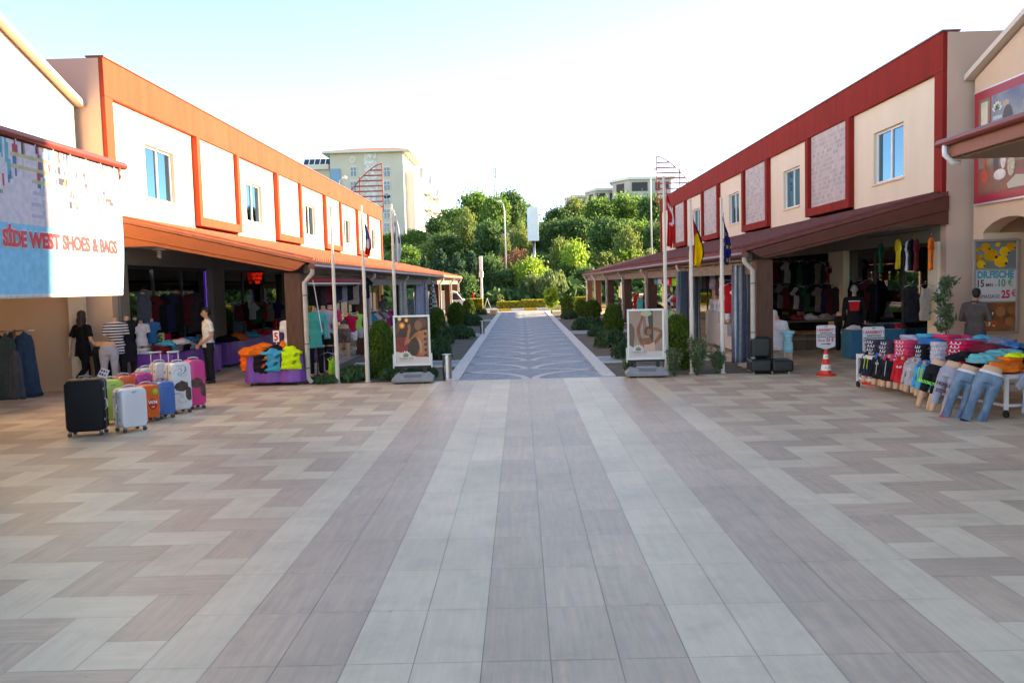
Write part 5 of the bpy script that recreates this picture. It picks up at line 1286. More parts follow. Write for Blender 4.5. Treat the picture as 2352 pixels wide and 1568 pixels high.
tq = M('print_teal', (.02, .33, .42)); pk = M('print_dark', (.06, .03, .04)); pg = M('print_green', (.06, .30, .17)); pr = M('print_red', (.60, .02, .05))
for s_, sz, u, v, m_, bd in (('DR.FISCHE', .20, .50, .75, tq, .010), ('15', .21, .17, .47, pk, .005), ('MIN', .105, .37, .47, pk, .001), ('-', .12, .51, .48, pk, .002), ('10', .22, .63, .47, pg, .006), ('€', .22, .83, .48, pg, .0), ('FUSSMASSAGE', .11, .30, .10, pk, 0), ('25', .23, .73, .10, pr, .008), ('€', .20, .91, .14, pr, .002)):
    merge(mb, text_mb(s_, sz, m_, .001, bd, .82), Matrix.Translation((Wd*u, -.033, zb+hh*v)))
mb.build('price_board', t)
mb = MB(); z1, z2 = .05, Hh*.33; mb.box((.05, -.03, z1), (Wd-.05, 0, z2), M('stone_poster', (.36, .13, .04), c2=(.16, .06, .03), scale=3.5, rough=.4))
for (u, v, r_, c_) in ((.30, .40, .22, (.50, .20, .06)), (.62, .68, .16, (.48, .18, .06)), (.82, .34, .14, (.40, .14, .05)), (.86, .72, .12, (.42, .14, .04)), (.50, .30, .08, (.55, .09, .04)), (.48, .22, .05, (.80, .50, .20))):
    r2 = r_*Wd*.7; uu = min(max(u*Wd, .055+r2), Wd-.055-r2); z_c = min(max(z1+(z2-z1)*v, z1+r2+.003), z2-r2-.003); poly(mb, ell(uu, z_c, r2, r2), -.031-r_*.003, M('stone_poster_%d' % int(c_[0]*100+c_[1]*1000), c_, var=.2, scale=3, rough=.4), .002)
poly(mb, [(Wd*.36, z1+.12), (Wd*.37, z1+.28), (Wd*.45, z1+.42), (Wd*.47, z1+.40), (Wd*.41, z1+.28), (Wd*.39, z1+.12)], -.036, white, .002); mb.build('stone_picture', t)
# wall posters on the right gabled building (plain generic pictures)
def wall_posters():
    Xw = 9.97; ya, yb = 18.55, 10.5; z0, z1 = 3.6, 5.95
    t = thing('wall_poster', 'large red framed picture panel with spa emblem high on the right gabled building', 'poster', (Xw, ya, z0)); L = ya-yb
    # local frame: x runs toward the camera along the wall (-Y world)
    t.rotation_euler = (0, 0, R(-90))
    fr = M('poster_wine_frame', (.36, .015, .035), rough=.35); mb = MB(); H_ = z1-z0
    mb.box((0, -.05, 0), (L, 0, H_), fr); mb.box((-.03, -.055, -.04), (L, .0, -.001), alu); mb.box((-.03, -.055, H_+.001), (L, .0, H_+.03), alu); mb.build('backing', t)
    cols = [((.10, .075, .05), (.20, .17, .11)), ((.09, .11, .20), (.30, .30, .28)), ((.06, .20, .22), (.15, .25, .2))]
    mb = MB(); g1 = M('picture_ochre', (.28, .24, .13), c2=(.10, .06, .03), scale=5, rough=.4); g2 = M('picture_blue_grey', (.30, .33, .30), c2=(.10, .11, .20), scale=2.2, rough=.4); g3 = M('picture_carpet', (.32, .06, .03), c2=(.10, .08, .05), scale=7, rough=.4); g4 = M('picture_teal', (.06, .22, .24), c2=(.03, .10, .13), scale=3, rough=.4)
    mb.box((.18, -.056, 1.35), (.60, -.0505, 2.17), g1); mb.box((.27, -.0585, 1.48), (.52, -.0565, 2.10), M('picture_arch_light', (.55, .50, .38), var=.2, scale=3, rough=.4)); mb.box((.66, -.056, 1.30), (1.90, -.0505, 2.17), g2)
    mb.box((.18, -.056, .17), (1.90, -.0505, 1.18), g3); mb.box((.19, -.058, .72), (1.89, -.0565, 1.17), M('picture_room_dark', (.10, .09, .08), c2=(.30, .24, .15), scale=4, rough=.4))
    mb.box((2.05, -.056, .17), (3.6, -.0505, 2.17), g4); mb.box((3.75, -.056, .17), (5.6, -.0505, 2.17), g3); mb.box((5.75, -.056, .17), (7.8, -.0505, 2.17), g2)
    pw = M('picture_robe_white', (.62, .58, .52), var=.15, scale=6, rough=.4); pd = M('picture_figure_dark', (.06, .035, .04), rough=.4); prd = M('picture_cloth_red', (.45, .05, .02), var=.3, scale=6, rough=.4)
    for (cx, cz, rx, rz_, m_) in ((.42, .55, .16, .13, prd), (.45, .80, .06, .16, prd), (.85, .80, .09, .24, pd), (1.0, .52, .22, .11, pw), (1.12, .82, .10, .20, pw), (1.45, .95, .20, .12, pw), (1.40, .66, .13, .22, M('picture_lattice', (.42, .38, .25), var=.4, scale=14, rough=.4)), (1.25, 1.62, .17, .26, pd), (1.20, 1.92, .12, .07, M('picture_tan_cap', (.42, .30, .22), rough=.4))):
        poly(mb, ell(cx, cz, rx, rz_), -.059-cx*.0012, m_, .002)
    poly(mb, [(1.3, .2), (1.85, .2), (1.85, .42), (1.55, .45), (1.25, .30)], -.0575, M('picture_floor', (.45, .42, .32), rough=.4), .002)
    mb.build('pictures', t)
    mb = MB(); lotus(mb, .88, 1.84, .20, -.060); merge(mb, text_mb('DESIRA SPA', .10, M('print_white', (.75, .75, .78)), .001, .001), Matrix.Translation((.98, -.0585, 1.66))); mb.build('emblem', t)
wall_posters()
# banner on the left canopy
def banner():
    TX = 3.02; Xb = -6.91; y1 = 14.62; y0 = 8.2; zt = 4.30; zb = 2.13
    t = thing('banner', 'light blue shop banner with red lettering hanging from the left canopy gutter', 'banner', (Xb, y0, zb), R(90)); L = y1-y0; H_ = zt-zb
    nx_, nz_ = 150, 40
    bl = fabric('banner_sky_blue', (.19, .48, .66), bump=.1); photo = M('banner_photo', (.40, .36, .45), c2=(.22, .24, .36), scale=1.2, rough=.6)
    gar = [fabric('banner_print_%d' % i, c, bump=.1) for i, c in enumerate(((.45, .08, .10), (.08, .16, .35), (.10, .35, .40), (.35, .20, .12), (.06, .06, .10), (.50, .42, .45)))]
    pal = fabric('banner_print_pale', (.55, .50, .55), bump=.1); flo = fabric('banner_print_floor', (.40, .38, .46), bump=.1); shelf = fabric('banner_print_shelf', (.45, .40, .25), bump=.1)
    hem = fabric('banner_hem', (.62, .62, .60), bump=.1)
    def yo(x, z): return .03*math.sin(x*2.1+z*.7)*(1-z/H_)+.012*math.sin(x*5.0+1+z*1.2)*(1-z/H_)
    mb = MB(); vs = []
    for j in range(nz_+1):
        z = H_*j/nz_
        for i in range(nx_+1):
            x = L*i/nx_; xx = x+(.10*math.sin(math.pi*(1-z/H_)**1.3)*max(0, (x-L+1.2)/1.2) if x > L-1.2 else 0)
            vs.append((xx, yo(xx, z), z))
    mb.v = vs; rng = random.Random(3)
    for j in range(nz_):
        for i in range(nx_):
            zf = (j+.5)/nz_; u = i/nx_*L
            if j == 0: m_ = hem
            elif zf < .475: m_ = bl
            else:
                n1 = noise.noise(Vector((u*3.4, zf*2.2, 5))); n2 = noise.noise(Vector((u*9, zf*4, 1)))
                d = (L-u)            # distance from the right end
                if zf > .66+.10*math.sin(u*2.1)+n1*.10:
                    if d < 3.1 and zf < .93 and int((zf*nz_)) % 3 == 0: m_ = shelf
                    else:
                        n4 = noise.noise(Vector((u*7, zf*1.6, 9))); m_ = gar[int(abs(n4*8+u*1.7)) % 6] if n2+n4*.5 > .10 else pal
                else: m_ = flo if math.sin(u*3+abs((zf*26) % 2-1)*1.4) > 0 else pal
            a = j*(nx_+1)+i; mb.f.append((a, a+1, a+nx_+2, a+nx_+1)); mb.m.append(mb.mi(m_))
    o = mb.build('sheet', t, smooth=True); s_ = o.modifiers.new('s', 'SOLIDIFY'); s_.thickness = .006; s_.offset = 1
    tm_ = M('banner_red_letters', (.60, .04, .05), rough=.5); w_ = text_mb('SİDE WEST SHOES & BAGS', .30, tm_, .002, .014, .78)
    wv = [Vector(v) for v in w_.v]; xm = max(v.x for v in wv); xn = min(v.x for v in wv); 
    # left end of lettering lies by the frame edge, right end just short of the hem
    sx_ = (L-.16-TX)/(xm-xn); w_.v = []
    for v in wv:
        x = TX+(v.x-xn)*sx_; z = .72+v.z; w_.v.append((x, v.y-.020+yo(x, z), z))
    w_.build('lettering', t)
    w2 = text_mb('SİDE WEST SHOES & BAGS', .30, fabric('letter_outline', (.72, .70, .74), bump=0), .001, .026, .78); wv = [Vector(v) for v in w2.v]; w2.v = []
    for v in wv:
        x = TX+(v.x-xn)*sx_; z = .72+v.z; w2.v.append((x, v.y-.013+yo(x, z), z))
    w2.build('letter_outline', t)
    mb = MB(); 
    for i in range(14): mb.tube([(.2+i*.47, 0, H_-.02), (.2+i*.47, .02, H_+.16)], .008, fW, 5)
    mb.build('ties', t)
banner()
# black easy chair
q = G(1776, 859); t = thing('easy_chair', 'low black armless leather chair beside the right corner column', 'chair', (q.x, q.y+.3, 0), R(-6)); lt = M('black_leather', (.014, .015, .015), rough=.38, bump=.15, bscale=60)
mb = MB(); mb.box((-.45, -.33, .05), (.0, .33, .32), lt); mb.box((.01, -.33, .05), (.47, .33, .30), lt); mb.build('seat', t, bevel=.05, bseg=4)
mb = MB(); mb.box((-.40, .02, .33), (.06, .24, .80), lt); mb.build('backrest', t, bevel=.07, bseg=4)
for a in (-.38, .38, .02):
    mb = MB(); mb.cyl((a, -.26, 0), .02, .06, steel, 10); mb.build('leg', t, smooth=False)
# A frame board at the far end
q = G(1120, 722); t = thing('sandwich_board', 'white A shaped folding board at the far left end of the path', 'sign', (q.x, q.y, 0)); mb = MB()
for s_ in (-1, 1):
    for b in (-.25, .25): mb.bar((s_*.38, b, 0), (0, b, 1.15), .06, .03, white)
mb.build('legs', t); mb = MB(); mb.bar((.3, -.28, .25), (.3, .28, .25), .04, .04, white); mb.bar((-.3, -.28, .25), (-.3, .28, .25), .04, .04, white); mb.bar((0, -.28, 1.13), (0, .28, 1.13), .05, .05, white); mb.build('crossbar', t)
q = G(1134, 722); t = tag(MB().cyl((0, 0, 0), .28, .32, M('orange_stone', (.62, .36, .2), rough=.8), 14).build('stone_block', bevel=.02, loc=(q.x, q.y, 0)), 'round orange stone block at the far left corner of the path', 'stone')
# vehicles
def van(x0, x1, ytop, Y, lab, left=False, car=False):
    a_, b_ = P(x0, ytop, Y), P(x1, ytop, Y); L = b_.x-a_.x; H_ = a_.z*.5+b_.z*.5; t = thing('white_van' if not car else 'white_car', lab, 'van' if not car else 'car', ((a_.x+b_.x)/2, Y, 0), 0)
    pw = M('white_car_paint', (.76, .77, .79), rough=.25, spec=.6); gl = M('car_glass', (.03, .04, .05), rough=.08, spec=.8); h = H_
    if not car: pr_ = [(-L/2, .35), (-L/2, h*.97), (-L/2+.15, h), (L*.20, h), (L*.30, h*.93), (L*.40, h*.62), (L*.5, h*.50), (L/2, .35)]
    else: pr_ = [(-L/2, .35), (-L/2, h*.62), (-L*.44, h*.70), (-L*.33, h*.97), (-L*.1, h), (L*.18, h*.97), (L*.32, h*.66), (L*.49, h*.56), (L/2, .35)]
    if left: pr_ = [(-a, b) for a, b in pr_]
    mb = MB(); mb.prism([(a, -.85, b) for a, b in pr_], (0, 1.7, 0), pw); mb.build('body', t, bevel=.07, bseg=3)
    sg = -1 if left else 1; mb = MB()
    mb.prism([(sg*L*.17, -.865, h*.88), (sg*L*.29, -.865, h*.88), (sg*L*.385, -.865, h*.62), (sg*L*.17, -.865, h*.60)], (0, .01, 0), gl); mb.build('door_window', t)
    if car: mb = MB(); mb.prism([(-sg*L*.30, -.865, h*.88), (sg*L*.14, -.865, h*.90), (sg*L*.14, -.865, h*.62), (-sg*L*.40, -.865, h*.62)], (0, .01, 0), gl); mb.build('side_window', t)
    mb = MB(); mb.prism([(sg*(L*.305), -.7, h*.92), (sg*(L*.40), -.7, h*.63), (sg*(L*.40), .7, h*.63), (sg*(L*.305), .7, h*.92)], (sg*.035, 0, .03), gl); mb.build('windscreen', t)
    if not car: mb = MB(); mb.box((sg*L*.405, -.80, h*.36), (sg*L*.46, -.866, h*.52), fR); mb.build('headlight', t)
    for k_ in (-.32, .33):
        for s_ in (-1, 1):
            mb = MB(); mb.tube([(k_*L, s_*.70, .33), (k_*L, s_*.90, .33)], .33, M('tyre', (.02, .02, .02), rough=.9), 20); w_ = mb.build('wheel', t, autos=True); mb = MB(); mb.tube([(k_*L, s_*.88, .33), (k_*L, s_*.915, .33)], .2, alu, 16); mb.build('rim', w_)
    return t
van(952, 1076, 668, 63.8, 'white van parked sideways behind the end of the left arcade')
van(1446, 1500, 674, 64.5, 'white parked car seen through the right arcade columns', True, True)
# poster post and motorbike beyond the right arcade
q = P(1443, 678, 60); t = thing('motor_scooter', 'dark parked motor scooter seen through the right arcade', 'scooter', (q.x, 60, 0), R(10)); mb = MB()
mb.tube([(-.7, 0, .62), (-.3, 0, .75), (.1, 0, .62), (.45, 0, .55), (.62, 0, .95)], [(.10, .09), (.14, .12), (.08, .08), (.08, .08), (.05, .05)], black, 12); mb.build('body', t, smooth=True)
for k_ in (-.62, .68):
    mb = MB(); mb.tube([(k_, -.05, .28), (k_, .05, .28)], .28, M('tyre', (.02, .02, .02)), 18); mb.build('wheel', t, autos=True)
mb = MB(); mb.tube([(.60, -.3, 1.12), (.60, 0, 1.0), (.60, .3, 1.12)], .018, alu, 8); mb.build('handlebar', t); mb = MB(); mb.box((-.55, -.12, .78), (0, .12, .87), lt); mb.build('saddle', t, bevel=.03)
q0, q1 = P(1423, 657, 68), P(1428, 683, 68); t = thing('banner_post', 'narrow cream advertising panel on a pole beyond the right arcade', 'sign', (q0.x, 68, 0)); mb = MB(); mb.cyl((.1, 0, 0), .04, q0.z+.3, pole_m, 8); mb.build('pole', t); mb = MB(); mb.box((-.08, -.02, q1.z), (.05, .02, q0.z), M('cream_panel', (.75, .62, .35))); mb.build('panel', t)
q = P(1087, 672, 70); t = thing('barrier_post', 'thin red and white post behind the golden planters', 'post', (q.x, 70, 0)); mb = MB(); mb.cyl((0, 0, 0), .05, q.z*.6, white, 8); mb.cyl((0, 0, q.z*.6), .05, q.z*.4, fR, 8); mb.build('post', t)
# ================================================================== SUITCASES
def rrect(w, h, r, n=5):
    pts = []
    for cx, cz, a0 in ((w/2-r, h-r, 0), (-w/2+r, h-r, 90), (-w/2+r, r, 180), (w/2-r, r, 270)):
        for i in range(n+1): a = R(a0+90*i/n); pts.append((cx+r*math.cos(a), cz+r*math.sin(a)))
    return pts
def shell(mb, w, h, d, m, y0=0, sg=-1, r=.07, z0=0, grow=(1, .995, .975, .93, .84), ps=(0, .55, .8, .94, 1.0)):
    vs = []; n = 0
    for g_, p_ in zip(grow, ps):
        L = rrect(w, h, r); n = len(L)
        vs += [(x*g_, y0+sg*d*p_, z0+h/2+(z-h/2)*(1-(1-g_)*w/h*1.0)) for x, z in L]
    fs = []
    for k in range(len(grow)-1):
        for i in range(n):
            j = (i+1) % n; f = (k*n+i, k*n+j, (k+1)*n+j, (k+1)*n+i); fs.append(f if sg > 0 else f[::-1])
    e = tuple((len(grow)-1)*n+i for i in range(n)); fs.append(e if sg > 0 else e[::-1]); b = tuple(range(n)); fs.append(b[::-1] if sg > 0 else b)
    mb.add(vs, fs, m)
grey_t = M('suitcase_grey_trim', (.24, .25, .26), rough=.5); silver_h = M('suitcase_handle_silver', (.60, .60, .62), rough=.35, metal=.3)
def suitcase(xl, xr, yt, yb, a, c, lab, style='plain', Y=None, teleh=False, trim=grey_t, dp=.31, gy=None):
    """xl..xr front face columns, yt top, yb wheel bottom"""
    xc = (xl+xr)/2; q = G(xc, yb) if Y is None else Vector((P(xc, yb, Y).x, Y, 0)); Y = q.y
    H_ = P(xc, yt, Y).z; w_ = (xr-xl)*Y/1929/max(.6, math.cos(R(abs(a)-27 if a > 20 else 0)))
    w_ = min(w_, .56); t = thing('suitcase', lab, 'suitcase', (q.x, Y+.12, 0), R(a), 'suitcases lined up on the plaza')
    body = M('suitcase_'+style+'_%d_%d_%d' % tuple(int(k*255) for k in c), c, rough=.28 if c[0] > .02 else .5, spec=.5 if c[0] > .02 else .15, var=.04, scale=3); zb = .07; h = H_-zb-.03
    mb = MB(); shell(mb, w_, h, dp*.5, body, -.018, -1, .08, zb); mb.build('front_shell', t, autos=True)
    mb = MB(); shell(mb, w_, h, dp*.5, body, .018, 1, .08, zb); mb.build('back_shell', t, autos=True)
    mb = MB(); L = rrect(w_*1.0, h, .08); n = len(L); vs = [(x*.995, -.018, z+zb) for x, z in L]+[(x*.995, .018, z+zb) for x, z in L]
    mb.add(vs, [(i, n+i, n+(i+1) % n, (i+1) % n) for i in range(n)], trim); mb.build('zip_band', t)
    yf = -.018-dp*.5
    mb = MB(); rm = body
    if style == 'ribbed':
        for i in range(12): z = zb+h*.18+i*h*.058; mb.box((-w_*.36, yf-.006, z), (w_*.36, yf+.004, z+h*.035), rm)
        merge(mb, text_mb('BEST', .035, trim, .001, .001), Matrix.Translation((0, yf-.002, zb+h*.88)))
        mb.build('ribs', t, bevel=.003)
    elif style in ('curve', 'label'):
        pts = [Vector((-w_*.38, yf+.004, zb+h*.86)), Vector((-w_*.385, yf, zb+h*.4)), Vector((-w_*.33, yf-.002, zb+h*.18)), Vector((-w_*.1, yf-.002, zb+h*.11)), Vector((w_*.1, yf-.002, zb+h*.11)), Vector((w_*.33, yf-.002, zb+h*.18)), Vector((w_*.385, yf, zb+h*.4)), Vector((w_*.38, yf+.004, zb+h*.86))]
        mb.tube(pts, [(.010, .006)]*8, rm, 8)
        if style == 'label':
            poly(mb, ell(0.03, zb+h*.42, w_*.22, h*.17), yf-.001, M('label_red', (.60, .03, .02), rough=.5)); poly(mb, ell(w_*.26, zb+h*.78, w_*.15, w_*.15), yf-.0005, M('label_green', (.35, .60, .06), rough=.5))
            merge(mb, text_mb('WM', .085, white, .001, .001), Matrix.Translation((0.03, yf-.004, zb+h*.42))); merge(mb, text_mb('mini', .03, white, .001, .001), Matrix.Translation((0.03, yf-.004, zb+h*.32)))
        else: mb.box((-.04, yf-.003, zb+h*.86), (.04, yf, zb+h*.88), trim)
        mb.build('relief_line', t, smooth=True)
    elif style in ('butterfly', 'butterfly_pink'):
        bm_ = M('butterfly_dark', (.03, .025, .035), c2=(.14, .08, .05), scale=14, rough=.4); ink = M('ink_line', (.10, .09, .10)); rng = random.Random(int(w_*1000))
        cx, cz = w_*.22, zb+h*.45
        for sx_, sz, rx, rz_ in ((-.10, .04, .13, .085), (.04, -.10, .07, .12)): poly(mb, [(min(cx+sx_+a*rx*(1-.3*(b > 0)*(a > 0)), w_*.43), cz+sz+b*rz_) for a, b in [(math.cos(t_), math.sin(t_)) for t_ in [i*.35 for i in range(18)]]], yf-.001, bm_)
        poly(mb, [(cx-.20, cz+.06), (cx-.10, cz+.15), (cx+.02, cz+.10), (cx+.02, cz-.02), (cx-.08, cz-.05)], yf-.003, bm_)
        if style == 'butterfly':
            for k in range(9):
                a0 = rng.uniform(0, 6.28); px_, pz = -w_*.12+rng.uniform(-.05, .05), zb+h*(.8 if k < 6 else .25); pts = []
                for i in range(9): rr_ = .02+.018*i; pts.append(Vector((max(-w_*.42, min(w_*.42, px_+rr_*math.cos(a0+i*.28))), yf-.002, min(zb+h*.94, pz+rr_*.8*math.sin(a0+i*.28)))))
                mb.tube(pts, .0028, ink, 4)
        mb.build('butterfly_print', t)
    elif style == 'spot':
        poly(mb, ell(0, zb+h*.55, .05, .08), yf-.001, black); mb.build('oval_emblem', t)
    # top handle, side handle
    mb = MB(); mb.tube([(-.10, 0, zb+h-.005), (-.085, 0, zb+h+.03), (0, 0, zb+h+.042), (.085, 0, zb+h+.03), (.10, 0, zb+h-.005)], [(.012, .010)]*5, silver_h if c[0] > .05 else grey_t, 8); mb.build('top_handle', t, smooth=True)
    sx_ = 1 if a < 20 else -1
    mb = MB(); mb.tube([(sx_*(w_/2-.004), -.05, zb+h*.62), (sx_*(w_/2+.03), -.05, zb+h*.58), (sx_*(w_/2+.033), -.05, zb+h*.46), (sx_*(w_/2-.004), -.05, zb+h*.40)], [(.010, .012)]*4, silver_h, 8); mb.build('side_handle', t, smooth=True)
    for x in (-1, 1):
        for z in (.22, .8):
            for y in (-1, 1): mb = MB(); mb.ball((x*(w_/2-.004), y*dp*.30, zb+h*z), (.016, .022, .026), grey_t, 8, 6); mb.build('corner_stud', t, smooth=True)
    for x in (-1, 1):
        for y in (-1, 1):
            mb = MB(); px_, py_ = x*(w_/2-.07), y*dp*.36
            mb.tube([(px_, py_, zb+.06), (px_+x*.012, py_+y*.01, .075), (px_+x*.02, py_+y*.015, .05)], [.042, .030, .018], trim, 10)
            wh = mb.build('wheel_fork', t, smooth=True); mb = MB(); mb.tube([(px_+x*.02, py_+y*.02-.012, .031), (px_+x*.02, py_+y*.02+.012, .031)], .031, M('caster_rubber', (.05, .05, .052), rough=.6), 16); mb.build('wheel', wh, autos=True)
    if teleh:
        mb = MB(); 
        for x in (-.09, .09): mb.tube([(x, dp*.4, zb+h-.05), (x, dp*.4, zb+h+.17)], .009, silver_h, 8)
        mb.tube([(-.11, dp*.4, zb+h+.18), (.11, dp*.4, zb+h+.18)], [(.018, .014)]*2, silver_h, 10); mb.build('telescopic_handle', t, smooth=True)
    return t
suitcase(152, 236, 866, 1002, 12, (.012, .012, .014), 'largest suitcase, plain black, nearest the camera')
suitcase(265, 322, 887, 992, 50, (.62, .62, .66), 'white suitcase with horizontal ribs in front of the lime green one', 'ribbed')
suitcase(310, 352, 880, 970, 50, (.72, .13, .02), 'orange suitcase with round red label in the front row', 'label')
suitcase(350, 388, 872, 962, 50, (.035, .14, .42), 'blue suitcase with curved line between the orange and butterfly ones', 'curve')
suitcase(384, 428, 829, 950, 48, (.64, .66, .68), 'tall white suitcase with black flower drawing and butterfly', 'butterfly', teleh=True)
suitcase(424, 462, 823, 940, 44, (.68, .045, .22), 'tall pink suitcase with dark butterfly, last of the front row', 'butterfly_pink')
suitcase(228, 272, 868, 985, 43, (.42, .62, .10), 'lime green suitcase behind the big black one', 'curve', Y=13.7)
suitcase(262, 302, 860, 985, 44, (.72, .13, .02), 'plain orange suitcase in the back row', 'curve', Y=14.3)
suitcase(302, 342, 853, 970, 45, (.50, .03, .22), 'magenta suitcase in the back row', 'curve', Y=14.9)
suitcase(318, 352, 842, 965, 45, (.64, .64, .68), 'plain white suitcase farthest back in the row', 'curve', Y=15.6)
suitcase(350, 380, 829, 960, 45, (.60, .62, .66), 'tall white suitcase with black oval emblem behind the butterfly suitcase', 'spot', Y=15.4, teleh=True)
q = P(232, 858, 13.6); t = thing('price_card', 'small printed card leaning on the suitcases behind the black one', 'card', (q.x, 13.6, q.z-.06), R(-20)); mb = MB(); mb.box((-.09, -.003, 0), (.09, .003, .15), M('card_white', (.7, .7, .74))); 
for i in range(6): mb.box((-.075+(i % 3)*.052, -.0045, .09-(i//3)*.06), (-.035+(i % 3)*.052, -.0032, .13-(i//3)*.06), (fB, fR, MC['print_teal'])[i % 3])
o = mb.build('card', t); o.rotation_euler = (R(-28), R(14), 0)

# ================================================================== CLOTHES
def folded_mesh(seed, w=.34, d=.28, h=.06):
    rng = random.Random(seed); mb = MB(); n = 24; L = 7; vs = []; fs = []
    for k in range(L):
        f = k/(L-1); z = h*f; s_ = 1-.05*abs(2*f-1)**4
        for i in range(n):
            t_ = 2*math.pi*i/n; ct, st = math.cos(t_), math.sin(t_); rx = w/2*s_*abs(ct)**.16*(1 if ct > 0 else -1); ry = d/2*s_*abs(st)**.16*(1 if st > 0 else -1)
            wv = 1+.05*noise.noise(Vector((ct*2, st*2, f*3+seed))); crease = 1-.012*(1 if k % 2 else 0)
            vs.append((rx*wv*crease, ry*wv*crease, z+.012*noise.noise(Vector((ct*1.5, st*1.5, seed*2.0)))))
    for k in range(L-1):
        for i in range(n): j = (i+1) % n; fs.append((k*n+i, k*n+j, (k+1)*n+j, (k+1)*n+i))
    c0 = len(vs); vs.append((0, 0, 0)); vs.append((.0, .0, h*1.02))
    for i in range(n): j = (i+1) % n; fs.append((c0, j, i)); fs.append((c0+1, (L-1)*n+i, (L-1)*n+j))
    return vs, fs
FOLD = [folded_mesh(i) for i in range(4)]
FM = {}
def fold_data(v, m):
    k = (v, m.name)
    if k not in FM: mb = MB(); mb.add(*FOLD[v], m); FM[k] = mb.mesh('folded_garment', smooth=True)
    return FM[k]
CLN = {}
def cloth_c(name, c):
    return fabric(name, c)
def stack(x, y, z0, n, m, cname, where, rz=0.0, h=.055, sx=1.0, sy=1.0, grp='folded clothes on the stalls', tilt=(0, 0), jit=.012, pr=None):
    pos = ['bottom', 'second', 'third', 'fourth', 'fifth', 'sixth', 'seventh', 'eighth']
    for i in range(n):
        nm = ('top' if i == n-1 else pos[i]) if n > 1 else 'single'
        o = bpy.data.objects.new('folded_garment', fold_data((i+int(abs(x)*10)) % 4, m)); col.objects.link(o)
        o.location = (x+random.uniform(-jit, jit), y+random.uniform(-jit, jit), z0+i*h); o.rotation_euler = (tilt[0], tilt[1], rz+random.uniform(-.12, .12)); o.scale = (sx, sy, h/.06)
        tag(o, (cname+' folded garment, '+nm+(' in stack' if n > 1 else ' piece')+', '+where), 'folded clothes', grp)
        if pr: e = bpy.data.objects.new('print', pr); col.objects.link(e); e.parent = o
def crumple_mesh(seed, r=.28, h=.22):
    mb = MB(); n, L = 34, 14; vs = []; fs = []
    for k in range(L):
        ph = math.pi/2*k/(L-1)
        for i in range(n):
            t_ = 2*math.pi*i/n; q_ = Vector((math.cos(t_)*math.sin(ph+.02), math.sin(t_)*math.sin(ph+.02), math.cos(ph)))
            a = 1+.35*noise.noise(q_*1.9+Vector((seed, 0, 0)))+.22*(1-abs(noise.noise(q_*4.5+Vector((0, seed, 0))))*2)-.1; vs.append((q_.x*r*a*1.15, q_.y*r*a, max(-.01, q_.z*h*a)))
    for k in range(L-1):
        for i in range(n): j = (i+1) % n; fs.append((k*n+i, (k+1)*n+i, (k+1)*n+j, k*n+j))
    fs.append(tuple(range(n))); fs.append(tuple((L-1)*n+i for i in range(n-1, -1, -1)))
    return vs, fs
def heap(x, y, z, m, lab, r=.25, h=.18, seed=0, rz=0, sx=1, sy=1):
    mb = MB(); mb.add(*crumple_mesh(seed, r, h), m); o = mb.build('crumpled_garment', smooth=True, loc=(x, y, z), rot=(0, 0, rz)); o.scale = (sx, sy, 1); s_ = o.modifiers.new('s', 'SUBSURF'); s_.levels = s_.render_levels = 1
    return tag(o, lab, 'clothes', 'heaped clothes on the stalls')
# ---- garments that hang
def tee(m, H_=.72, W_=.50, th=.05, trimm=None, sleeve=True, seed=0, flat=False):
    """shirt outline as a closed solid, hanging from z=0 downward, facing -Y"""
    mb = MB(); w = W_/2
    pts = [(-.09, 0), (-.20*W_*2+.0, -.04), (-w-.10, -.20), (-w-.02, -.29), (-w*.80, -.19), (-w*.84, -H_*.6), (-w*.86, -H_), (0, -H_-.015), (w*.86, -H_), (w*.84, -H_*.6), (w*.80, -.19), (w+.02, -.29), (w+.10, -.20), (.20*W_*2, -.04), (.09, 0), (.045, -.045), (0, -.06), (-.045, -.045)]
    if not sleeve: pts = [(-.09, 0), (-w*.55, -.03), (-w*.62, -.20), (-w*.80, -.30), (-w*.8, -H_), (0, -H_-.01), (w*.8, -H_), (w*.80, -.30), (w*.62, -.20), (w*.55, -.03), (.09, 0), (.05, -.08), (-.05, -.08)]
    mb.prism([(a, -th/2, b) for a, b in pts], (0, th, 0), m)
    return mb
def finish_tee(o, seed=0):
    r = o.modifiers.new('r', 'REMESH'); r.mode = 'VOXEL'; r.voxel_size = .018; r.use_smooth_shade = True
    tx = bpy.data.textures.get('fold_tex') or bpy.data.textures.new('fold_tex', 'CLOUDS'); tx.noise_scale = .16
    d = o.modifiers.new('d', 'DISPLACE'); d.texture = tx; d.strength = .05; d.mid_level = .5; d.texture_coords = 'LOCAL'
    s_ = o.modifiers.new('s', 'SMOOTH'); s_.iterations = 3
TEE = {}
def hang(x, y, z, m, lab, rz=0, H_=.72, W_=.50, th=.05, sleeve=True, cat='shirt', group='clothes on hangers', hanger=True, extra=None, name='hanging_shirt'):
    t = thing(name, lab, cat, (x, y, z), rz, group); k = (m.name, H_, W_, th, sleeve)
    if k not in TEE:
        o = tee(m, H_, W_, th, sleeve=sleeve).build('shirt', t); finish_tee(o); dg = bpy.context.evaluated_depsgraph_get(); dg.update(); me = bpy.data.meshes.new_from_object(o.evaluated_get(dg)); o.modifiers.clear(); o.data = me; TEE[k] = me
    else: o = bpy.data.objects.new('shirt', TEE[k]); col.objects.link(o); o.parent = t
    if hanger:
        mb = MB(); mb.tube([(-.19, 0, -.035), (0, 0, .035), (.19, 0, -.035)], .006, steel, 6); mb.tube([(0, 0, .03), (0, 0, .08), (.022, 0, .10), (.03, 0, .075)], .004, steel, 6); mb.build('hanger', t, smooth=True)
    if extra: extra(t)
    return t
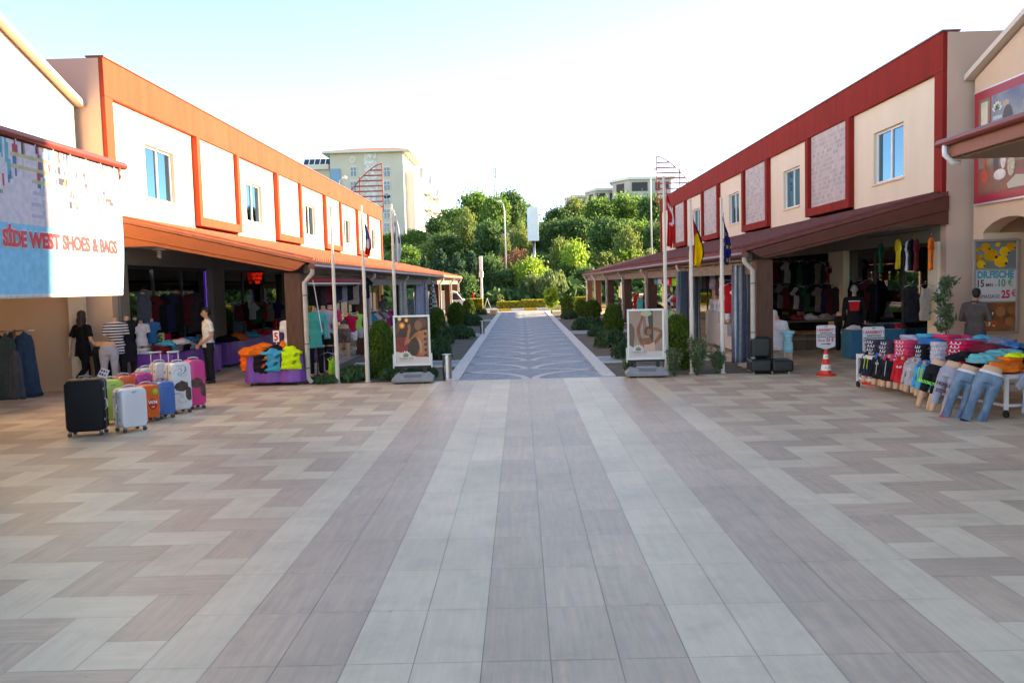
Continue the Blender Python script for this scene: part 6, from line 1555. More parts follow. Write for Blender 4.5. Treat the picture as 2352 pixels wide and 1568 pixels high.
# ---- mannequins
def torso_m(t, m, sc_=1.0, neck=True, thigh=.18, legs=None, name='mannequin_body', arms=False, D=None, kid=False):
    D = D or joints(); mb = MB(); f_torso(mb, D, m, .95, neck=neck)
    for s in 'LR':
        a, b = D['hip'+s], D['knee'+s]
        if legs: f_leg(mb, D, s, m, .95)
        else: mb.tube([a+Vector((0, 0, .04)), a+(b-a)*.25, a+(b-a)*(.25+thigh*2)], [.085, .082, .075], m, 12)
        if arms: f_arm(mb, D, s, m, .95)
    return blob(name, mb, t, .012, 2), D
def dressed(name, x, y, z, rz, lab, top, bottom=None, legs=False, arms=False, sc_=1.0, sleeve=.75, topf=1.09, botlen=None, head=False, headm=None, hem=.14, lean=0, cat='mannequin', group='clothes mannequins', stand=None, extra=None, short=None, wl=0):
    t = thing(name, lab, cat, (x, y, z), rz, group); t.scale = (sc_,)*3
    if wl: t.rotation_euler = (Matrix.Rotation(R(wl), 3, 'Y') @ Matrix.Rotation(rz, 3, 'Z')).to_euler()
    if lean: t.rotation_euler = (lean[0], lean[1], rz)
    _, D = torso_m(t, manq, legs=legs, arms=arms)
    if top:
        mb = MB(); f_torso(mb, D, top, topf, neck=False, slim=.96)
        if sleeve:
            for s in 'LR': f_arm(mb, D, s, top, 1.22, sleeve, only_upper=True) if sleeve < 1 else f_arm(mb, D, s, top, 1.35, hand=False)
        mb.tube([D['pel']+Vector((0, 0, -hem)), D['pel']+Vector((0, 0, .06))], [(.19, .135), (.18, .128)], top, 16, ref=(1, 0, 0)); blob('top', mb, t, .013, 3)
    if bottom:
        mb = MB(); mb.tube([D['pel']+Vector((0, 0, .04)), D['pel']+Vector((0, 0, -.12))], [(.172, .122), (.172, .125)], bottom, 16, ref=(1, 0, 0))
        for s in 'LR': f_leg(mb, D, s, bottom, 1.20 if short else 1.10, z1=short, foot=False, flare=.01)
        blob('trousers', mb, t, .012, 2)
    if head:
        mb = MB(); f_head(mb, D, headm or manq, 0, face=True); blob('head', mb, t, .009, 2)
    if stand:
        mb = MB(); mb.cyl((0, 0.0, stand), .16, .015, black, 20); mb.cyl((0, 0, stand), .012, .75-stand, steel, 8); mb.build('stand', t)
    if extra: extra(t, D)
    return t
def lower_half(x, y, z, rz, lab, m, sc_=1.0, short=None, lean=None, cuffs=None, belt=None, extra=None, flare=.03, legz=True, group='half mannequins wearing trousers'):
    t = thing('half_mannequin', lab, 'mannequin', (x, y, z), rz, group); t.scale = (sc_,)*3
    if lean: t.rotation_euler = (Matrix.Rotation(R(lean), 3, 'Y') @ Matrix.Rotation(rz, 3, 'Z')).to_euler()
    D = joints(); mb = MB(); p = D['pel']; mb.tube([p+Vector((0, 0, -.05)), p+Vector((0, 0, .04)), p+Vector((0, 0, .13)), p+Vector((0, 0, .17))], [(.165, .115), (.16, .11), (.14, .10), (.13, .09)], manq, 16, ref=(1, 0, 0))
    for s in 'LR':
        a, b, c = D['hip'+s], D['knee'+s], D['ank'+s]; mb.tube([a+Vector((0, 0, .04)), a+(b-a)*.3, a+(b-a)*.8, b, b+(c-b)*.3, b+(c-b)*.7], [.09, .087, .068, .060, .056, .045], manq, 14)
    blob('mannequin_body', mb, t, .012, 2)
    mb = MB(); mb.tube([p+Vector((0, 0, .07)), p, p+Vector((0, 0, -.12))], [(.168, .118), (.182, .130), (.178, .130)], m, 16, ref=(1, 0, 0))
    for s in 'LR': f_leg(mb, D, s, m, 1.22, z1=short, foot=False, flare=flare)
    blob('trousers', mb, t, .012, 2)
    if belt: mb = MB(); mb.tube([p+Vector((0, 0, .035)), p+Vector((0, 0, .078))], [(.180, .130), (.174, .126)], belt, 20, ref=(1, 0, 0)); mb.build('belt', t, smooth=True)
    if cuffs:
        mb = MB()
        for s in 'LR': c = D['knee'+s]+(D['ank'+s]-D['knee'+s])*.86; mb.tube([c, c+Vector((0, 0, .035))], .083, cuffs, 16); mb.tube([c-Vector((0, 0, .05)), c-Vector((0, 0, .025))], .083, cuffs, 16)
        mb.build('cuff_bands', t, smooth=True)
    if extra: extra(t, D)
    return t

# ---------------------------------------------------------------- right heaped table
TX0, TY0 = 7.02, 12.2; TA = R(9.5); tu = Vector((-math.sin(TA), math.cos(TA), 0)); tv_ = Vector((math.cos(TA), math.sin(TA), 0))
TZ = .64
t = thing('display_table', 'long white wheeled table heaped with clothes at the right', 'table', (TX0, TY0, 0), TA); wtm = M('white_table_paint', (.66, .62, .62), rough=.45); L_, W_ = 3.9, 1.9
mb = MB()
for y in (0, L_-.05): mb.box((0, y, TZ-.07), (W_, y+.05, TZ-.02), wtm)
for x in (0, W_-.05): mb.box((x, .05, TZ-.07), (x+.05, L_-.05, TZ-.02), wtm)
for y in (0, L_-.05): mb.box((.06, y+.01, .16), (W_-.06, y+.04, .20), wtm)
for x in (0, W_-.05): mb.box((x+.01, .05, .16), (x+.04, L_-.05, .20), wtm)
mb.build('frame', t, bevel=.004)
for x in (0.001, W_-.051):
    for y in (0.001, L_-.051):
        mb = MB(); mb.box((x, y, .12), (x+.05, y+.05, TZ-.02), wtm); lg = mb.build('leg', t, bevel=.004); mb = MB(); mb.tube([(x+.012, y+.025, .055), (x+.038, y+.025, .055)], .055, black, 14); mb.box((x+.005, y+.01, .05), (x+.045, y+.04, .12), black); mb.build('caster', lg, autos=True)
mb = MB(); mb.box((.0, .0, TZ-.018), (W_, L_, TZ-.002), wtm); mb.build('table_top', t)
def tab(u, v, z=TZ): q_ = Vector((TX0, TY0, 0))+tv_*u+tu*v; return q_.x, q_.y, z
cols_ = {'crimson': (.52, .012, .06), 'pink': (.66, .05, .13), 'grey': (.42, .42, .47), 'charcoal': (.05, .04, .06), 'blue': (.03, .16, .38), 'teal': (.10, .42, .44), 'neon': (.62, .85, .03), 'orange': (.85, .17, .02), 'black': (.014, .014, .018), 'navy': (.02, .03, .10), 'greyblue': (.20, .21, .28), 'red': (.60, .02, .03), 'lime': (.18, .65, .08), 'white': (.68, .66, .70), 'cyan': (.04, .36, .55), 'maroon': (.16, .02, .03), 'green': (.02, .12, .06), 'tan': (.36, .30, .25), 'stripe': (.30, .12, .14), 'purple': (.13, .035, .28)}
F = {k: cloth_c(k, c) for k, c in cols_.items()}
swirl = M('print_white_swirl', (.70, .70, .74), rough=.7)
sw = MB()
sw.tube([(-.10+.011*a+.022*math.cos(a*.9), .147 , .030+.020*math.sin(a*.9)) for a in range(20)], .006, swirl, 5)
SWIRL = sw.mesh('print', smooth=True)
for (u, v, n_, k, w_, h_, s1, s2) in (
    (.22, 3.55, 4, 'charcoal', 'at the far left corner of the long table', .07, 1, 1), (.20, 3.12, 4, 'charcoal', 'beside the far corner stack', .07, 1, 1),
    (.24, 2.66, 5, 'pink', 'above the child hoodies', .065, 1.25, 1.1), (.25, 2.20, 4, 'black', 'between pink and crimson stacks', .07, .7, .8),
    (.26, 1.78, 5, 'grey', 'left of the crimson stack', .07, .8, .9), (.40, 1.42, 6, 'crimson', 'in the middle of the long table', .065, 1.3, 1.2),
    (.75, 3.30, 6, 'grey', 'at the back left of the table', .06, 1.1, 1), (.78, 2.85, 7, 'cyan', 'at the back of the table near the grey ones', .058, 1.1, 1), (.82, 2.40, 7, 'pink', 'at the back middle of the table', .06, 1.1, 1),
    (.92, 1.95, 6, 'greyblue', 'behind the crimson stack', .06, 1.2, 1.2), (1.25, 3.2, 6, 'lime', 'farthest back on the table', .06, 1, 1), (1.30, 2.7, 6, 'red', 'back right of the table', .06, 1.1, 1),
    (1.40, 2.1, 5, 'blue', 'at the back right of the table', .06, 1.3, 1.2), (.95, 1.35, 5, 'greyblue', 'right of the crimson stack', .06, 1.3, 1.3), (1.45, 1.5, 4, 'navy', 'at the right side of the table', .06, 1.3, 1.2),
    (.62, .95, 3, 'black', 'under the turquoise garment', .06, 1.4, 1.1), (.42, .48, 4, 'orange', 'at the near edge above the jeans', .05, .95, .9),
    (1.0, .42, 4, 'black', 'at the near edge of the table', .06, 1.2, 1.0), (1.5, .5, 5, 'black', 'at the near right corner', .06, 1.3, 1.2)):
    stack(*tab(u, v), n_, F[k], k.replace('greyblue', 'grey-blue'), w_, TA+R(90), h_, s1, s2, 'folded clothes on the right table', jit=.02, pr=SWIRL if (u < .5 and k in ('charcoal', 'pink', 'black', 'grey', 'crimson')) else None)
for (u, v, z_, k, lab, r_, h_, sd_, sx, sy) in (
    (.66, .86, TZ+.18, 'teal', 'flat turquoise garment spread over the near half of the right table', .34, .10, 3, 1.2, .8),
    (.55, .47, TZ+.20, 'neon', 'neon yellow garment on the orange stack of the right table', .16, .06, 5, 1, 1),
    (1.32, .95, TZ+.22, 'orange', 'crumpled bright orange garments on the right end of the table', .30, .15, 8, 1.1, .8),
    (1.62, .75, TZ+.22, 'black', 'crumpled black garment right of the orange ones', .30, .13, 11, 1.1, .8),
    (1.05, 1.15, TZ+.26, 'blue', 'crumpled blue garment behind the turquoise one', .26, .10, 13, 1.2, .7),
    (1.25, 1.65, TZ+.30, 'greyblue', 'long grey-blue garment lying across the back stacks', .32, .10, 17, 1.4, .7),
    (1.30, 2.15, TZ+.32, 'cyan', 'light blue garment on top of the rear stacks', .28, .09, 19, 1.3, .7),
    (1.72, .30, TZ+.02, 'orange', 'small orange garment at the right near corner', .20, .12, 23, 1, 1)):
    heap(*tab(u, v)[:2], z_, F[k], lab, r_, h_, sd_, TA+R(60), sx, sy)
nn_ = ['first', 'second', 'third', 'fourth', 'fifth', 'sixth', 'seventh', 'eighth', 'ninth', 'tenth', 'eleventh', 'twelfth', 'thirteenth', 'fourteenth']
for i, (u, v, k, z_) in enumerate(((.55, 3.45, 'navy', .12), (.5, 2.95, 'grey', .2), (.55, 2.45, 'blue', .22), (.52, 2.0, 'charcoal', .20), (.62, 1.68, 'grey', .24), (.60, 1.15, 'maroon', .22), (.22, 1.10, 'black', .10), (.24, .80, 'teal', .10), (.85, 1.0, 'black', .16), (1.1, 2.4, 'pink', .26), (1.05, 2.95, 'white', .26), (1.25, 1.9, 'navy', .24), (.15, .25, 'orange', .02), (1.35, 1.25, 'grey', .18))):
    heap(*tab(u, v)[:2], TZ+z_, F[k], '%s garment filling gaps between stacks, %s of the loose ones from the far end' % (k, nn_[i]), .27, .13, 200+i*3, i*1.1, 1.15, .9)
# hanging grey tee with lettering at the near edge
x, y, z = tab(.44, -.10, TZ+.06)
def holl(t):
    mb = MB(); pm = M('print_plum', (.10, .02, .05), rough=.7); merge(mb, text_mb('HOLLI', .135, pm, .001, .004), Matrix.Translation((.02, -.052, -.36))); merge(mb, text_mb('STER', .135, pm, .001, .004), Matrix.Translation((.0, -.052, -.50))); mb.box((-.18, -.055, -.545), (.18, -.0525, -.538), pm); mb.build('lettering', t)
hang(x, y, z, F['greyblue'] if False else cloth_c('light_grey', (.36, .37, .44)), 'grey T-shirt with dark lettering hanging over the near edge of the right table', TA+R(4), .62, .62, .06, hanger=False, extra=holl, name='draped_shirt')
# child hoodies leaning on the table
FA = R(-58)      # facing left and toward the camera
def hood(m):
    def f(t, D):
        mb = MB(); nb = D['nb']
        for i in range(1): mb.tube([nb+Vector((-.10, -.10, -.04)), nb+Vector((-.13, .02, .05)), nb+Vector((-.08, .11, .09)), nb+Vector((.08, .11, .09)), nb+Vector((.13, .02, .05)), nb+Vector((.10, -.10, -.04))], [(.035, .05), (.045, .06), (.05, .07), (.05, .07), (.045, .06), (.035, .05)], m, 10)
        mb.build('hood', t, smooth=True)
    return f
def zipline(m, txt=None):
    def f(t, D):
        hood(m[0])(t, D); mb = MB(); c = D['che']
        mb.tube([c+Vector((0, -.135, .12)), c+Vector((0, -.135, -.12)), c+Vector((0, -.128, -.30))], .008, m[1], 6)
        if len(m) > 2:
            for s in (-1, 1): mb.tube([c+Vector((.045*s, -.14, .15)), c+Vector((.05*s, -.15, -.05)), c+Vector((.055*s, -.15, -.22))], .010, m[2], 6)
        mb.build('zip', t, smooth=True)
        if txt: b_ = MB(); merge(b_, text_mb(txt, .09, swirl, .001, .002), Matrix.Translation((0, -.134, c.z-.02))); b_.build('print', t)
    return f
kid = .62
kids = [(1984, 893, F['navy'], (F['navy'], F['navy'], F['neon']), None, 'navy child hoodie with neon yellow cords at the far end of the table row'),
 (2008, 900, F['black'], (F['blue'], F['white']), 'US', 'black child jacket with blue hood, second from the far end of the row'),
 (2028, 905, F['black'], (F['pink'], F['white']), None, 'black and pink child varsity jacket, third in the row'),
 (2058, 911, F['red'], (F['red'], F['red']), 'A&F', 'bright red child tracksuit top in the middle of the row'),
 (2082, 918, cloth_c('heather', (.40, .38, .40)), (cloth_c('heather', (.40, .38, .40)), F['white']), 'CA', 'light grey child hoodie between the red and the blue ones'),
 (2107, 928, F['cyan'], (F['blue'], F['neon'], F['neon']), None, 'bright blue child hoodie with neon collar beside the black shorts')]
for (x, yb, m, zl, tx, lab) in kids:
    q = G(x, yb); dressed('child_mannequin', q.x, q.y, -.47*kid-.0, FA, lab, m, sc_=kid*1.02, sleeve=1.0, topf=1.14, hem=.10, extra=zipline(zl, tx), group='child mannequins leaning on the right table', wl=7)
def cap_txt(s1, s2, m, z1=-.35, x=-.10, sz=.10):
    def f(t, D):
        mb = MB(); merge(mb, text_mb(s1, sz, m, .001, .003), Matrix.Translation((x, -.128, D['pel'].z+z1)))
        if s2: merge(mb, text_mb(s2, sz, m, .001, .003), Matrix.Translation((x, -.128, D['pel'].z+z1-.12)))
        mb.build('lettering', t)
    return f
jean = M('cloth_denim', (.20, .29, .38), rough=.9, c2=(.055, .10, .17), scale=7, detail=6, bump=.2, bscale=60, stretch=(1, 1, .5))
def lh(x, yb, m, lab, rz, **k):
    q = G(x, yb); return lower_half(q.x, q.y, -.17, rz, lab, m, lean=20, **k)
lh(2110, 938, F['black'], 'half mannequin in black shorts with green lettering, first after the hoodies', R(-60), short=.58, extra=cap_txt('BROOKLYN', None, M('print_neon_green', (.12, .75, .10)), -.30, .0, .07), sc_=.88)
lh(2142, 949, cloth_c('heather_grey', (.34, .34, .40)), 'half mannequin in grey jogging shorts with dark lettering', R(-55), short=.62, extra=cap_txt('HOLLI', 'STER', M('print_plum', (.10, .02, .05)), -.28, .0, .085), sc_=.90)
lh(2178, 958, jean, 'half mannequin in light blue jeans with red striped cuffs', R(150), belt=F['white'], cuffs=F['pink'], sc_=.88)
lh(2226, 966, jean, 'half mannequin in light blue jeans with navy cuffs, nearest the table leg', R(155), belt=F['white'], cuffs=F['navy'], sc_=.90)

# ---------------------------------------------------------------- left stalls
def draped_table(x0, x1, y0, y1, h, lab, swag=True):
    t = thing('stall_table', lab, 'table', ((x0+x1)/2, (y0+y1)/2, 0), group='stall tables with purple cloth'); w_, d = x1-x0, y1-y0; tm_ = M('trestle_dark', (.06, .05, .05), rough=.7)
    mb = MB(); mb.box((-w_/2, -d/2, h-.04), (w_/2, d/2, h-.012), tm_); mb.build('table_top', t)
    for a in (-1, 1):
        for b in (-1, 1): mb = MB(); mb.box((a*(w_/2-.06)-.02, b*(d/2-.06)-.02, 0), (a*(w_/2-.06)+.02, b*(d/2-.06)+.02, h-.04), tm_); mb.build('leg', t)
    pm = M('purple_satin', (.19, .055, .36), rough=.42, var=.15, scale=3, spec=.5); vs = []; per = []; n_ = 140
    P4 = [(-w_/2, -d/2), (w_/2, -d/2), (w_/2, d/2), (-w_/2, d/2)]; tot = 2*(w_+d)
    for i in range(n_):
        s_ = tot*i/n_
        for k_ in range(4):
            a, b = P4[k_], P4[(k_+1) % 4]; l = math.hypot(b[0]-a[0], b[1]-a[1])
            if s_ <= l: f = s_/l; nx_, ny_ = (b[1]-a[1])/l, -(b[0]-a[0])/l; per.append((a[0]+(b[0]-a[0])*f, a[1]+(b[1]-a[1])*f, nx_, ny_)); break
            s_ -= l
    K = 9; mb = MB()
    for k_ in range(K+1):
        f = k_/K
        for i, (x, y, nx_, ny_) in enumerate(per):
            wv = .012+f*.045*(1+math.sin(i*.42+.8*math.sin(i*.11))); dr = .06 if not swag else .06+.22*(1-abs(math.sin(i/n_*math.pi*4)))*0
            vs.append((x+nx_*wv, y+ny_*wv, h+.004-(h-.05-dr*.4)*f))
    for k_ in range(K):
        for i in range(n_): j = (i+1) % n_; mb.f.append((k_*n_+i, (k_+1)*n_+i, (k_+1)*n_+j, k_*n_+j)); mb.m.append(0)
    mb.mats = [pm]; mb.v = vs; mb.f.append(tuple(range(n_))); mb.m.append(0); o = mb.build('table_cloth', t, smooth=True); o.data.set_sharp_from_angle(angle=R(60))
    return t
q = G(628, 886); ftx, fty = q.x, q.y+.4
draped_table(ftx-.58, ftx+.60, fty-.35, fty+.35, .66, 'front stall table with purple cloth by the left corner column')
for (dx, dy, k, lab, r_, h_, sd_, sx, sy) in ((-.45, -.05, 'orange', 'big heap of bright orange shirts at the left of the front stall', .30, .22, 31, 1.0, 1), (-.05, -.12, 'black', 'black shirts with orange stripes in the middle of the front stall', .24, .16, 33, 1, 1), (.10, .20, 'green', 'dark green shirts at the back of the front stall', .28, .20, 37, 1.1, .8), (.14, .0, 'orange', 'small orange shirt at the back of the front stall', .18, .26, 39, 1, .7), (-.12, .22, 'maroon', 'dark red garments behind the front stall heap', .26, .22, 35, 1, 1)):
    heap(ftx+dx, fty+dy, .665, F[k], lab, r_, h_, sd_, .4, sx, sy)
def draped(x, y, z, m, lab, w_=.42, drop=.34, seed=0, rz=0, stripes=None, dots=None):
    """garment pile hanging over a table edge"""
    t = thing('draped_garment', lab, 'clothes', (x, y, z), rz, 'clothes hanging over the front stall'); mb = MB(); nu, nv = 16, 22; vs = []
    for i in range(nv+1):
        v = i/nv
        for j in range(nu+1):
            u = j/nu-.5; s_ = v*(drop+.22); 
            if s_ < .20: yy, zz_ = .20-s_, .07+.03*math.cos(u*3)
            else: yy, zz_ = -.03-.02*math.sin((s_-.2)*6), .07-(s_-.20)
            k_ = noise.noise(Vector((u*6, v*7, seed)))*.03+.018*math.sin(v*26+u*3+seed)
            vs.append((u*w_*(1-.10*math.cos(v*6+seed)), yy-k_-.04, zz_+k_*.5))
    mb.add(vs, [(i*(nu+1)+j, (i+1)*(nu+1)+j, (i+1)*(nu+1)+j+1, i*(nu+1)+j+1) for i in range(nv) for j in range(nu)], m); o = mb.build('garment', t, smooth=True); s_ = o.modifiers.new('s', 'SOLIDIFY'); s_.thickness = .06; s_.offset = -1
    if stripes:
        mb = MB()
        for k_ in range(3):
            for (ux, uz) in ((.07, -.03), (.02, -.20)): mb.prism([(ux+k_*.024, -.118, uz), (ux+k_*.024+.010, -.118, uz), (ux+k_*.024+.07, -.118, uz+.09), (ux+k_*.024+.06, -.118, uz+.09)], (0, -.02, 0), stripes)
        mb.build('stripes', t)
    return t
draped(ftx+.42, fty-.36, .68, F['neon'], 'stack of neon yellow shirts with black stripes over the front stall edge', .42, .36, 3, R(6), stripes=black)
draped(ftx+.02, fty-.36, .66, F['cyan'], 'sky blue shirt with dark diagonal band hanging over the front stall', .34, .38, 9, 0, stripes=F['navy'])
draped(ftx-.26, fty-.35, .62, F['black'], 'black shirt with orange flashes over the front stall edge', .30, .34, 5, 0, stripes=F['orange'])
draped(ftx-.62, fty-.18, .64, F['orange'], 'orange shirts hanging down the left side of the front stall', .32, .34, 7, R(-35))
def price(x, y, z, lab, rz, ctxt=MC['print_red'], bg=white, s=1.0):
    t = thing('price_sign', lab, 'price sign', (x, y, z), rz, 'small price signs on sticks'); t.scale = (s,)*3; mb = MB(); mb.cyl((0, 0, 0), .009, .24, white, 6); mb.build('stick', t)
    mb = MB(); mb.box((-.085, -.006, .22), (.085, .006, .48), bg); mb.box((-.095, -.004, .21), (.095, .004, .49), fWi if bg is white else bg); mb.build('card', t); mb = MB(); merge(mb, text_mb('5', .26, ctxt, .002, .008, .9), Matrix.Translation((0, -.008, .255))); mb.build('digit', t)
q = P(636, 805, fty+.1); price(q.x, fty+.1, q.z-.02, 'white card with red 5 on a stick above the front stall', R(-22))
q = P(370, 805, 20.6); price(q.x, 20.6, q.z-.05, 'yellow card with dark 5 on a stick above the wall stall', R(12), M('digit_olive', (.10, .14, .05)), M('yellow_card', (.60, .52, .20)))
# stalls along the left shopfront
draped_table(-9.08, -8.15, 19.5, 22.6, .72, 'long stall table with purple cloth along the first left shop window')
draped_table(-9.0, -8.25, 23.6, 29.0, .70, 'long stall table with purple cloth behind the man in the polo shirt')
draped_table(-6.6, -6.0, 24.4, 27.6, .76, 'narrow purple clothed table behind the second left flagpole')
rng = random.Random(17); kk_ = ['white', 'tan', 'cyan', 'maroon', 'green', 'blue', 'black', 'greyblue', 'teal', 'red', 'stripe', 'grey']
pos_w = ['at the near end', 'second along', 'third along', 'in the middle', 'sixth along', 'seventh along', 'near the far end', 'at the far end']
n0 = 0
for row_ in range(2):
    for i in range(8):
        k = kk_[(i*5+row_*3) % 12]; stack(-8.98+row_*.46, 19.72+i*.37, .73, 2+(i*3+row_) % 3, F[k], k, '%s, %s row of wall stall' % (pos_w[i], 'back' if row_ == 0 else 'front'), rng.uniform(-.4, .4), .065, 1.1, 1.1, 'folded clothes on the first left stall', jit=.03)
for i, k in enumerate(('cyan', 'white', 'red', 'blue', 'green', 'tan')):
    heap(-8.45+.15*math.sin(i*2), 19.8+i*.52, .90, F[k], k+' garment thrown on the folded piles, '+['nearest', 'second', 'third', 'fourth', 'fifth', 'farthest'][i]+' along the first wall stall', .21, .12, 50+i, i*1.3, 1, 1)
for i, k in enumerate(('black', 'black', 'orange', 'maroon', 'cyan', 'maroon', 'red', 'greyblue', 'stripe', 'teal')):
    heap(-8.42-.2*(i % 2), 23.9+i*.5, .71, F[k], ('dark' if k == 'black' else k.replace('greyblue', 'grey-blue').replace('stripe', 'rosy'))+' clothes heap, '+['first', 'second', 'third', 'fourth', 'fifth', 'sixth', 'seventh', 'eighth', 'ninth', 'tenth'][i]+' along the second wall stall', .27, .17, 70+i, i*.9, 1, 1)
for i, k in enumerate(('white', 'white', 'tan')):
    pass
# mannequins around the left stalls
q = P(263, 715, 18.55); dressed('mannequin', q.x, 18.55, .0, R(35), 'headless mannequin in black and white striped top beside the left shop corner', cloth_c('stripe_top', (.6, .6, .6)), F['black'], legs=True, sc_=1.03, sleeve=.7)
ST = bpy.data.materials['cloth_stripe_top']; n = ST.node_tree; b = n.nodes['Principled BSDF']; tc = n.nodes.new('ShaderNodeTexCoord'); wv = n.nodes.new('ShaderNodeTexWave'); wv.bands_direction = 'Z'; wv.inputs['Scale'].default_value = 5.2; n.links.new(tc.outputs['Object'], wv.inputs[0])
rp = n.nodes.new('ShaderNodeValToRGB'); rp.color_ramp.interpolation = 'CONSTANT'; rp.color_ramp.elements[0].color = (.012, .012, .02, 1); rp.color_ramp.elements[1].color = (.65, .63, .66, 1); rp.color_ramp.elements[1].position = .5; n.links.new(wv.outputs[0], rp.inputs[0]); n.links.new(rp.outputs[0], b.inputs['Base Color'])
q = P(286, 710, 18.8); dressed('mannequin', q.x, 18.85, .0, R(50), 'headless mannequin in black sleeveless dress right of the striped one', F['black'], F['black'], legs=True, sc_=1.04, sleeve=0, hem=.35)
q = P(247, 760, 18.3); lower_half(q.x, 18.3, 0, R(20), 'half mannequin in grey knee shorts between the walking woman and striped mannequin', cloth_c('light_grey', (.36, .37, .44)), 1.0, short=.62)
q = P(232, 760, 18.45); lower_half(q.x, 18.45, 0, R(20), 'half mannequin in long black shorts just right of the walking woman', F['black'], 1.0, short=.62)
dressed('mannequin', -8.75, 19.42, .75, R(30), 'small torso in white number shirt standing on the near end of the wall stall', F['white'], sc_=.50, sleeve=.7) if False else None
for (x, y, k, lab, z) in ((-9.0, 20.35, 'blue', 'torso in royal blue shirt on the first wall stall', .3), (-8.95, 20.95, 'crimson', 'torso in dark pink top on the first wall stall', .35), (-9.02, 19.8, 'white', 'torso in white numbered shirt on the first wall stall', .28)):
    dressed('torso_mannequin', x, y, z, R(40), lab, F[k], sc_=.78, sleeve=.7 if k != 'crimson' else 0, group='torsos standing on the wall stall')
q = P(665, 740, fty+.15); dressed('torso_mannequin', q.x+.02, fty+.12, -.02, R(-12), 'headless torso in white football shirt with black shoulder stripes on a stand', F['white'], sc_=.99, sleeve=.72, stand=.02, extra=lambda t, D: [MB().tube([D['shL']+Vector((-.02, -.065+.02*k_, .035)), D['shL']+Vector((.03, -.07+.02*k_, -.03)), D['elL']+(D['shL']-D['elL'])*.4+Vector((.02, -.055+.02*k_, 0))], .006, black, 5).build('stripe', t) for k_ in range(3)])
# group right of the corner column
for (x, y, ytop, lab, tk, bk, rz, slv, hem) in (
    (722, 20.4, 710, 'headless mannequin in long turquoise blouse behind the left corner downpipe', 'teal', 'black', 15, 1, .28),
    (742, 20.9, 706, 'headless mannequin in pale grey top beside the turquoise one', 'grey', 'black', 10, 1, .12),
    (757, 21.3, 704, 'headless mannequin in hot pink top, rightmost by the left corner downpipe', 'pink', 'black', 5, .8, .10)):
    q = P(x, ytop, y); dressed('mannequin', q.x, y, 0, R(rz), lab, F[tk] if tk != 'teal' else cloth_c('turquoise', (.04, .42, .40)), F[bk], legs=True, sc_=q.z/1.55, sleeve=slv, hem=hem, group='clothes mannequins beside the left corner column')
q = P(788, 740, 22); lower_half(q.x, 22, .1, 0, 'half mannequin in dark patterned skirt between the left flagpoles', M('cloth_leopard', (.30, .20, .18), rough=.9, c2=(.04, .025, .03), scale=26), .98, short=.4)
q = P(806, 722, 23.6); dressed('torso_mannequin', q.x, 23.6, q.z-1.54*.8, R(20), 'torso in red and white tank top above the narrow purple table', F['crimson'], F['white'], sc_=.8, sleeve=0, short=.3, hem=.02)
q = P(820, 718, 24.2); dressed('torso_mannequin', q.x, 24.2, q.z-1.54*.8, R(20), 'torso in green striped tank top beside the red and white one', M('cloth_green_stripe', (.30, .62, .12), rough=.9), F['grey'], sc_=.8, sleeve=0, short=.3, hem=.02)
for i, (k, lab) in enumerate((('black', 'black and white sport shorts'), ('neon', 'neon yellow sport shorts'), ('lime', 'neon green sport shorts'), ('greyblue', 'grey flowered sport shorts'))):
    q = P(752+i*7, 812+(10 if i in (1, 2) else 0), 20.2); hang(q.x, 20.2, q.z, F[k], lab+' hanging below the pink mannequin', R(10), .40, .17, .05, sleeve=False, cat='shorts', group='shorts hung by the left corner column', hanger=True, name='hanging_shorts')
mb = MB(); q0 = P(728, 805, 20.2); q1 = P(772, 798, 20.2); t = thing('clothes_rail', 'short steel rail holding sport shorts by the left corner column', 'rail', (q0.x, 20.2, 0)); L2 = q1.x-q0.x; mb.tube([(0, 0, 0), (0, 0, q0.z+.1), (L2, 0, q0.z+.12), (L2, 0, 0)], .014, steel, 8); mb.build('rail', t, smooth=True); mb = MB(); mb.box((-.12, -.2, 0), (L2+.12, .2, .03), black); mb.build('base', t)
# clothes rack with hanging garments, deeper left arcade
def rack(x0, y0, x1, y1, h, lab, cols, W_=.34, H_=.55, wlab='', n_=None, zoff=0, grp=None, rot=0):
    t = thing('clothes_rack', lab, 'clothes rack', (x0, y0, 0)); d = Vector((x1-x0, y1-y0, 0)); mb = MB(); mb.tube([(0, 0, .02), (0, 0, h), d+Vector((0, 0, h)), d+Vector((0, 0, .02))], .016, steel, 8); mb.build('rail', t, smooth=True)
    n2 = d.normalized().cross(zz)*.25
    for e in (Vector((0, 0, .02)), d+Vector((0, 0, .02))): mb = MB(); mb.tube([e-n2, e+n2], .016, steel, 8); mb.build('foot', t, smooth=True)
    ang = math.atan2(d.y, d.x)+R(90)+rot; ords = ['first', 'second', 'third', 'fourth', 'fifth', 'sixth', 'seventh', 'eighth', 'ninth', 'tenth', 'eleventh', 'twelfth']
    for i, k in enumerate(cols):
        f = (i+.6)/len(cols); hang(x0+d.x*f, y0+d.y*f, h-.09, F[k], '%s garment, %s from the near end of the %s' % (k.replace('greyblue', 'grey-blue'), ords[i], wlab), ang, H_, W_, .05, True, 'clothes', grp or wlab, name='hanging_garment')
rack(-6.05, 29.3, -5.35, 36.0, 1.25, 'low rack of colourful garments behind the second left flagpole', ['teal', 'maroon', 'maroon', 'cyan', 'cyan', 'white', 'stripe', 'grey', 'pink', 'purple', 'red', 'red'], .55, .62, 'low left arcade rack')
rack(-8.9, 30.4, -8.9, 33.5, 1.35, 'wall side rack in the left arcade', ['red', 'tan', 'green', 'white', 'maroon', 'blue', 'navy', 'red', 'grey', 'black'], .45, .6, 'wall side left rack')
